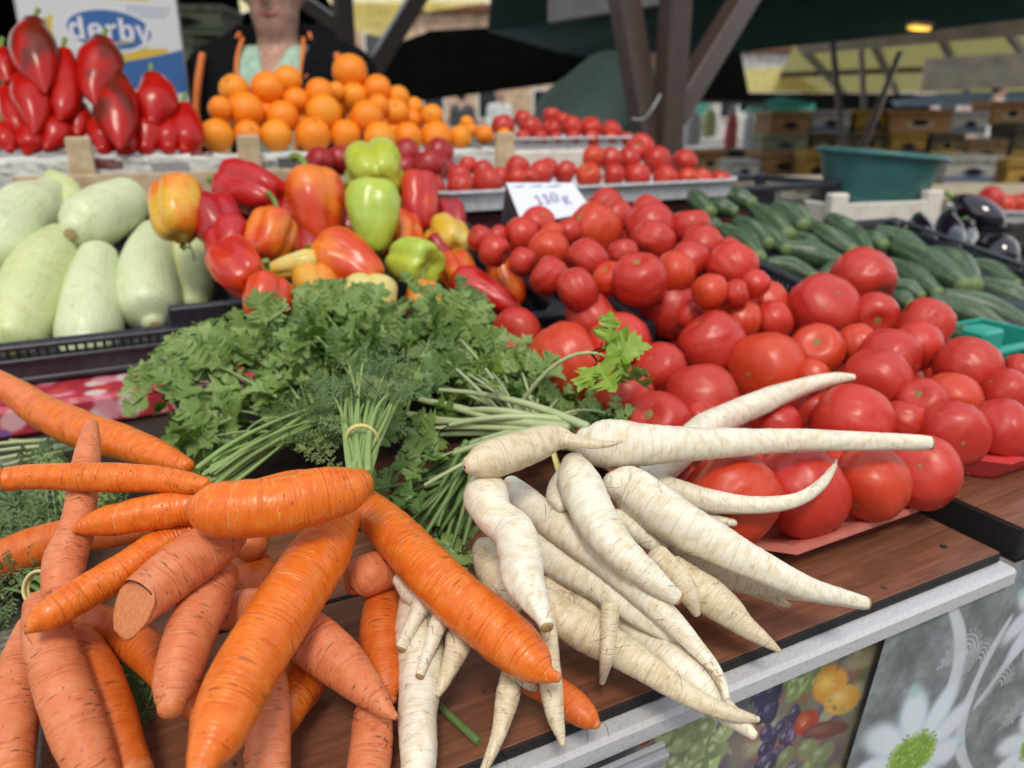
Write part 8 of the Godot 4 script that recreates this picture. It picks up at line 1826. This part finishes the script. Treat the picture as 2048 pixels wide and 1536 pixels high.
	# far street: sunlit houses
	for q in [[Vector3(14.5359, 1.1875, -33.0224), 9.0, 5.0, 0, "low peach coloured house far down the street"], [Vector3(28.6814, 1.1853, -32.9341), 7.0, 4.0, 1, "low white house far off behind the post"], [Vector3(39.7889, 1.186, -24.8806), 14.0, 5.0, 2, "long pinkish house far off on the right"], [Vector3(8.9581, 1.1845, -45.3889), 12.0, 5.0, 1, "pale house far behind the person in the jacket"], [Vector3(40.7077, 1.1831, -33.9284), 9.0, 5.0, 0, "cream house far behind the cartons"]]:
		var t := thing("far_house", q[4], "house", Vector3(q[0].x, 0, q[0].z), deg_to_rad(-27), "houses across the street")
		part("wall", bevel_box(Vector3(q[1], q[2], 5.0), 0.02), mats[["house_a", "house_b", "house_c"][q[3]]], t, Vector3(0, q[2] / 2, 0))
		part("roof", bevel_box(Vector3(q[1] + 0.8, 0.3, 5.8), 0.05), mats["roof_tile"], t, Vector3(0, q[2] + 0.15, 0))
		var n := int(q[1] / 1.9)
		for k in n:
			var x: float = (k + 0.5) / n * q[1] - q[1] / 2
			for y in [1.0, 3.1]:
				if y + 1.2 < q[2]:
					var w := part("window", bevel_box(Vector3(0.95, 1.2, 0.08), 0.01), mats["window_frame"], t, Vector3(x, y + 0.6, 2.53))
					part("pane", bevel_box(Vector3(0.80, 1.05, 0.02), 0.004), mats["dark_glass"], w, Vector3(0, 0, 0.04))

func canopy(pts: Array, m: String, label: String) -> void:
	var mid := Vector3.ZERO
	for p in pts: mid += p / pts.size()
	var loc := []
	for p in pts: loc.append(p - mid)
	solo("roof_canopy", label, "canopy", sheet(loc), mats[m], mid, "translucent roof canopies")

func awning(pts: Array, m: String, label: String) -> void:
	var mid := Vector3.ZERO
	for p in pts: mid += p / pts.size()
	var loc := []
	for p in pts: loc.append(p - mid)
	solo("awning", label, "awning", fan(loc, 0.01), mats[m], mid, "cloth awnings")

func sheet(pts: Array) -> ArrayMesh:
	# a thin corrugated sheet
	var st := SurfaceTool.new()
	st.begin(Mesh.PRIMITIVE_TRIANGLES)
	for k in pts.size():
		var q := [Vector3.ZERO, pts[k], pts[(k + 1) % pts.size()]]
		var n: Vector3 = q[1].cross(q[2]).normalized()
		if n.y > 0: q = [q[0], q[2], q[1]]
		else: n = -n
		for p in q:
			st.set_normal(n)
			st.add_vertex(p)
	return st.commit()

func fan(pts: Array, thick: float) -> ArrayMesh:
	# a cloth stretched from its middle to an uneven edge, both faces
	var st := SurfaceTool.new()
	st.begin(Mesh.PRIMITIVE_TRIANGLES)
	for side in [0, 1]:
		var o := Vector3(0, -thick * side, 0)
		for k in pts.size():
			var a: Vector3 = pts[k]
			var b: Vector3 = pts[(k + 1) % pts.size()]
			var n := a.cross(b).normalized()
			if n.y < 0: n = -n
			if side == 1: n = -n
			var q := [Vector3.ZERO, a, b]
			if (q[1] - q[0]).cross(q[2] - q[0]).dot(n) > 0: q = [Vector3.ZERO, b, a]
			for p in q:
				st.set_normal(n)
				st.add_vertex(p + o)
	return st.commit()

func derby_box() -> void:
	var w := 0.385
	var h := 0.40
	var t := thing("banana_box", "white and blue banana box printed with bananas behind the pointed peppers", "box", Vector3(0.0473, 1.2532, -2.6143) + Vector3(0, -0.15, 0), deg_to_rad(2))
	part("body", bevel_box(Vector3(w, h, 0.30), 0.006), mats["box_white"], t, Vector3(0, h / 2, 0))
	part("lid", bevel_box(Vector3(w + 0.012, 0.05, 0.312), 0.006), mats["box_dark"], t, Vector3(0, h + 0.027, 0))
	var im := canvas(512, 532, lin(0.66, 0.68, 0.70))
	var S := 512.0 / w
	var blue := lin(0.035, 0.13, 0.36)
	var yel := lin(0.66, 0.46, 0.05)
	rng.seed = 91
	# lower blue field, yellow swoosh, grey speckled foot
	for x in 512:
		var y0 := 250.0 - 46.0 * pow(x / 512.0, 2.0) * 1.6
		for y in range(int(y0), 330): im.set_pixel(x, y, blue)
		for y in range(int(y0) - 40 + int(absf(x - 330) * 0.18), int(y0)):
			if x > 150 and x < 460: im.set_pixel(x, y, yel)
	for k in 90: dab(im, rng.randf() * 512, rng.randf_range(335, 530), rng.randf_range(2, 9), rng.randf_range(2, 5), lin(0.42, 0.44, 0.48), 0.5, 0.5, rng.randf() * 3.0, false)
	for q in [[270, 8, 150], [300, 318, 120]]: im.fill_rect(Rect2i(q[0], q[1], q[2], 9), yel)
	for k in 3: im.fill_rect(Rect2i(340 - k * 8, 36 + k * 14, 150, 6), lin(0.30, 0.38, 0.52))
	# bananas
	for b in 3:
		for k in 60:
			var f := k / 59.0
			var th := lerpf(2.6, 4.5, f)
			dab(im, 190 - b * 14 + cos(th) * (112 + b * 6), 150 + b * 10 + sin(th) * -128, 19 * sin(clampf(f * PI, 0.25, PI - 0.25)) + 3, 19 * sin(clampf(f * PI, 0.25, PI - 0.25)) + 3, yel * (1.0 - 0.12 * b), 0.95, 0.2, 0, false)
	dab(im, 275, 118, 148, 76, lin(0.70, 0.72, 0.75), 1.0, 0.02, 0.04, false)
	dab(im, 275, 118, 138, 66, blue, 1.0, 0.02, 0.04, false)
	for k in 90:
		var f := k / 89.0
		dab(im, 200 + f * 150, 152 + 10 * sin(f * PI), 4, 4, yel, 0.9, 0.4, 0, false)
	for k in 10: im.fill_rect(Rect2i(205 + k * 13, 190, 9, 7), lin(0.40, 0.46, 0.58))
	var m := mat("banana_box_print", Color.WHITE, 0.7, ImageTexture.create_from_image(im))
	var q := QuadMesh.new()
	q.size = Vector2(w - 0.012, h - 0.012)
	part("print", q, m, t, Vector3(0, h / 2, 0.1512))
	var tx := TextMesh.new()
	var sf := SystemFont.new()
	sf.font_names = PackedStringArray(["Droid Sans"])
	sf.font_weight = 800
	tx.font = sf
	tx.text = "derby"
	tx.font_size = 64
	tx.pixel_size = 0.00112
	tx.depth = 0.0012
	part("lettering", tx, mats["paper"], t, Vector3((275 - 256) / S, h - 0.006 - 116.0 / S, 0.1524))

# ---------------------------------------------------------------- all
func _ready() -> void:
	rng.seed = 1
	# camera
	var cam := Camera3D.new()
	cam.name = "camera"
	var lens := CameraAttributesPhysical.new()
	lens.frustum_focal_length = 24.03
	lens.frustum_near = 0.03
	lens.frustum_far = 300.0
	lens.frustum_focus_distance = 0.50
	lens.exposure_aperture = 5.2
	cam.attributes = lens
	add_child(cam)
	cam.position = Vector3(0, 1.20, 0)
	cam.rotation = Vector3(deg_to_rad(-19.3), deg_to_rad(-27.06), 0)
	cam.near = 0.03
	cam.far = 300.0
	cam.fov = 53.06
	cam.current = true
	# sky, sun, exposure
	var env := Environment.new()
	env.background_mode = Environment.BG_SKY
	var sky := Sky.new()
	var sm := ProceduralSkyMaterial.new()
	sm.sky_top_color = Color(0.72, 0.76, 0.81)
	sm.sky_horizon_color = Color(0.94, 0.93, 0.91)
	sm.sky_curve = 0.25
	sm.ground_bottom_color = Color(0.42, 0.40, 0.38)
	sm.ground_horizon_color = Color(0.62, 0.61, 0.60)
	sm.sky_energy_multiplier = 1.0
	sky.sky_material = sm
	env.sky = sky
	env.background_energy_multiplier = 1.12
	env.tonemap_mode = Environment.TONE_MAPPER_LINEAR
	env.tonemap_exposure = 1.64
	env.sdfgi_enabled = true
	env.ssao_enabled = true
	env.ssil_enabled = true
	var we := WorldEnvironment.new()
	we.name = "daylight"
	we.environment = env
	add_child(we)
	var sun := DirectionalLight3D.new()
	sun.name = "sun"
	sun.light_energy = 0.4
	sun.light_color = Color(1.0, 0.96, 0.90)
	sun.light_angular_distance = 14.0
	sun.shadow_enabled = true
	add_child(sun)
	sun.look_at_from_position(Vector3(-1.6, 5.0, 3.2), Vector3.ZERO, Vector3.UP)
	make_materials()
	more_materials()
	build_background()
	build_stall()
	fruit_meshes()
	tomatoes(FRONT_TOMATOES, FRONT_LABELS, "tomato buried under the others in the coral tray heap", "tomatoes heaped on the coral tray", 11)
	tomatoes(RED_TRAY_TOMATOES, {0: "round tomato on the red tray beside the coral one", 1: "round tomato at the right edge of the red tray"}, "", "tomatoes on the red tray", 12)
	tomatoes(CRATE_TOMATOES, CRATE_LABELS, "tomato buried under the others in the black crate", "tomatoes in the black crate", 13)
	tomatoes(TRAY_TOMATOES, TRAY_LABELS, "small tomato on the long white tray behind the price card", "tomatoes on the long white tray", 14)
	tomatoes(DARK_TOMATOES, DARK_LABELS, "dark red tomato behind the yellow-green pepper", "dark tomatoes behind the peppers", 15, true)
	tomatoes(FAR_TOMATOES, FAR_LABELS, "small tomato on the farthest white tray", "tomatoes on the farthest white tray", 16, false, false)
	oranges(ORANGES, "orange buried inside the pyramid", "oranges piled in a pyramid", ORANGE_LABELS, 17)
	oranges(FAR_ORANGES, "", "oranges on the farthest white tray", {0: "left orange at the front of the farthest tray", 1: "right orange at the front of the farthest tray", 2: "orange fruit standing high behind the pyramid end", 3: "orange fruit just below the high one behind the pyramid end"}, 18)
	tomatoes(RIGHT_TOMATOES, {0: "leftmost tomato on the far right tray beyond the eggplants", 1: "second tomato on the far right tray beyond the eggplants", 2: "third tomato on the far right tray beyond the eggplants"}, "tomato on the far right tray beyond the eggplants", "tomatoes on the far right tray", 19)
	build_bells()
	build_tubes(ZUCCHINI, "zucchini", "zucchini", "pale zucchini in the low crate", as_dict(ZUC_LABELS), 600, "zucchini")
	build_tubes(CUCUMBERS, "cucumber", "cucumber", "cucumbers in the tilted crate", CUCUMBER_LABELS, 700, "cucumber")
	build_tubes(EGGPLANTS, "eggplant", "eggplant", "eggplants beyond the cucumbers", as_dict(EGG_LABELS), 800, "eggplant")
	build_capias(CAPIAS, CAPIA_LABELS)
	build_roots()
	build_greens()
	people()

func more_materials() -> void:
	var g := func(v: float): return Color(v, v, v)
	var patchy := noise_tex(61, 0.02, 4, [[0.0, g.call(0.7)], [1.0, g.call(1.0)]])
	mat("dark_ply", lin(0.045, 0.032, 0.026), 0.7, patchy, null, 0, 3.0)
	mat("maroon", lin(0.10, 0.010, 0.014), 0.7, patchy, null, 0, 4.0)
	mat("ink_faint", lin(0.38, 0.40, 0.55), 0.8)
	mat("paving", lin(0.30, 0.28, 0.26), 0.85, patchy, null, 0, 0.6)
	mat("roof_dark", lin(0.030, 0.032, 0.030), 0.7, patchy, null, 0, 1.0)
	for q in [["yellow_translucent", lin(1.0, 0.82, 0.20)], ["olive_translucent", lin(0.44, 0.40, 0.15)]]:
		var m := mat(q[0], q[1], 0.6, patchy, null, 0, 0.8)
		m.backlight_enabled = true
		m.backlight = Color.WHITE
		if q[0] == "yellow_translucent":
			m.transparency = BaseMaterial3D.TRANSPARENCY_ALPHA
			m.albedo_color.a = 0.78
	mat("tarp", lin(0.006, 0.007, 0.006), 1.0, patchy, null, 0, 1.0)
	mats["tarp"].metallic_specular = 0.0
	for q in [["green_awning", lin(0.010, 0.055, 0.045)], ["teal_awning", lin(0.03, 0.26, 0.20)], ["blue_awning", lin(0.25, 0.36, 0.45)]]:
		var m := mat(q[0], q[1], 0.7, patchy, null, 0, 1.0)
		m.backlight_enabled = true
		m.backlight = Color(0.25, 0.25, 0.25)
	mat("fascia", lin(0.50, 0.49, 0.46), 0.6, patchy, null, 0, 1.0)
	mat("fascia_beige", lin(0.66, 0.56, 0.42), 0.6, patchy, null, 0, 1.0)
	var lg := mat("lamp_glow", lin(0.8, 0.6, 0.2), 0.4)
	lg.emission_enabled = true
	lg.emission = Color(1.0, 0.76, 0.25)
	lg.emission_energy_multiplier = 0.5
	mat("cream", lin(0.62, 0.52, 0.32), 0.5, patchy, null, 0, 2.0)
	mat("hole", lin(0.01, 0.01, 0.01), 0.9)
	var styles := [[lin(0.34, 0.20, 0.09), lin(0.26, 0.14, 0.06), lin(0.08, 0.05, 0.03)], [lin(0.42, 0.25, 0.04), lin(0.05, 0.04, 0.03), lin(0.03, 0.025, 0.02)], [lin(0.52, 0.50, 0.44), lin(0.08, 0.13, 0.25), lin(0.10, 0.14, 0.24)], [lin(0.10, 0.08, 0.05), lin(0.45, 0.30, 0.05), lin(0.45, 0.30, 0.05)], [lin(0.40, 0.19, 0.07), lin(0.45, 0.28, 0.12), lin(0.60, 0.55, 0.40)], [lin(0.24, 0.27, 0.18), lin(0.10, 0.16, 0.10), lin(0.06, 0.07, 0.05)]]
	for k in styles.size():
		var s: Array = styles[k]
		mat("carton_plain%d" % k, s[0], 0.8, patchy, null, 0, 4.0)
		mat("carton%d" % k, Color.WHITE, 0.8, carton_print(s[0], s[1], s[2], 900 + k))
	mat("box_white", lin(0.62, 0.63, 0.65), 0.75, patchy, null, 0, 5.0)
	mat("box_dark", lin(0.05, 0.05, 0.06), 0.7)
	mat("house_a", lin(0.62, 0.44, 0.30), 0.9, patchy, null, 0, 0.4)
	mat("house_b", lin(0.66, 0.64, 0.60), 0.9, patchy, null, 0, 0.4)
	mat("house_c", lin(0.62, 0.48, 0.44), 0.9, patchy, null, 0, 0.4)
	mat("roof_tile", lin(0.22, 0.09, 0.05), 0.9, patchy, null, 0, 0.8)
	mat("window_frame", lin(0.6, 0.6, 0.58), 0.6)
	mat("dark_glass", lin(0.02, 0.025, 0.03), 0.08)
	var sk := mat("skin", lin(0.66, 0.38, 0.29), 0.5, patchy, null, 0, 9.0)
	sk.subsurf_scatter_enabled = true
	sk.subsurf_scatter_strength = 0.1
	mat("lip", lin(0.42, 0.13, 0.11), 0.4)
	mat("eye", lin(0.5, 0.48, 0.45), 0.2)
	mat("mint", lin(0.54, 0.78, 0.62), 0.8, patchy, null, 0, 8.0)
	mat("jacket", lin(0.010, 0.011, 0.014), 0.9, patchy, null, 0, 10.0)
	mats["jacket"].metallic_specular = 0.2
	mat("piping", lin(0.72, 0.19, 0.04), 0.6)
	mat("dark_cloth", lin(0.03, 0.03, 0.04), 0.8)
	mat("green_shirt", lin(0.21, 0.30, 0.26), 0.85, patchy, null, 0, 8.0)
	mat("bag_white", lin(0.80, 0.80, 0.80), 0.6)
	mat("bag_lime", lin(0.62, 0.70, 0.35), 0.6)
	mat("bag_pink", lin(0.75, 0.16, 0.17), 0.6)
	mat("shirt_white", lin(0.65, 0.66, 0.62), 0.8)
	mat("shirt_red", lin(0.45, 0.06, 0.06), 0.8)
	mat("shirt_dark", lin(0.05, 0.05, 0.06), 0.8)
	mat("shoe", lin(0.03, 0.025, 0.02), 0.5)
	mat("grey_hair", lin(0.22, 0.17, 0.12), 0.6)
	mat("black_hair", lin(0.012, 0.010, 0.009), 0.5)

func people() -> void:
	var w := Vector3(0.4951, 1.1992, -2.4357)
	woman(Vector3(w.x, -0.015, w.z), deg_to_rad(-27))
	var m := Vector3(1.9083, 1.1987, -3.2484)
	build_person("person in a dark green shirt bending away behind the far tomatoes", Vector3(m.x, 0.0, m.z), deg_to_rad(95), "bend", mats["green_shirt"], mats["dark_cloth"], mats["black_hair"], 0.016, 1.04)
	for q in [[Vector3(6.5528, 1.1948, -13.3076), 10.0, "shirt_white", "far shopper in white beyond the oranges"], [Vector3(6.7941, 1.1941, -15.5636), 140.0, "shirt_dark", "far shopper in dark clothes beyond the oranges"], [Vector3(11.4541, 1.196, -7.2348), 60.0, "shirt_white", "far person in white on the right beyond the cartons"]]:
		build_person(q[3], Vector3(q[0].x, 0, q[0].z), deg_to_rad(q[1]), "stand", mats[q[2]], mats["dark_cloth"], mats["black_hair"], 0.024)
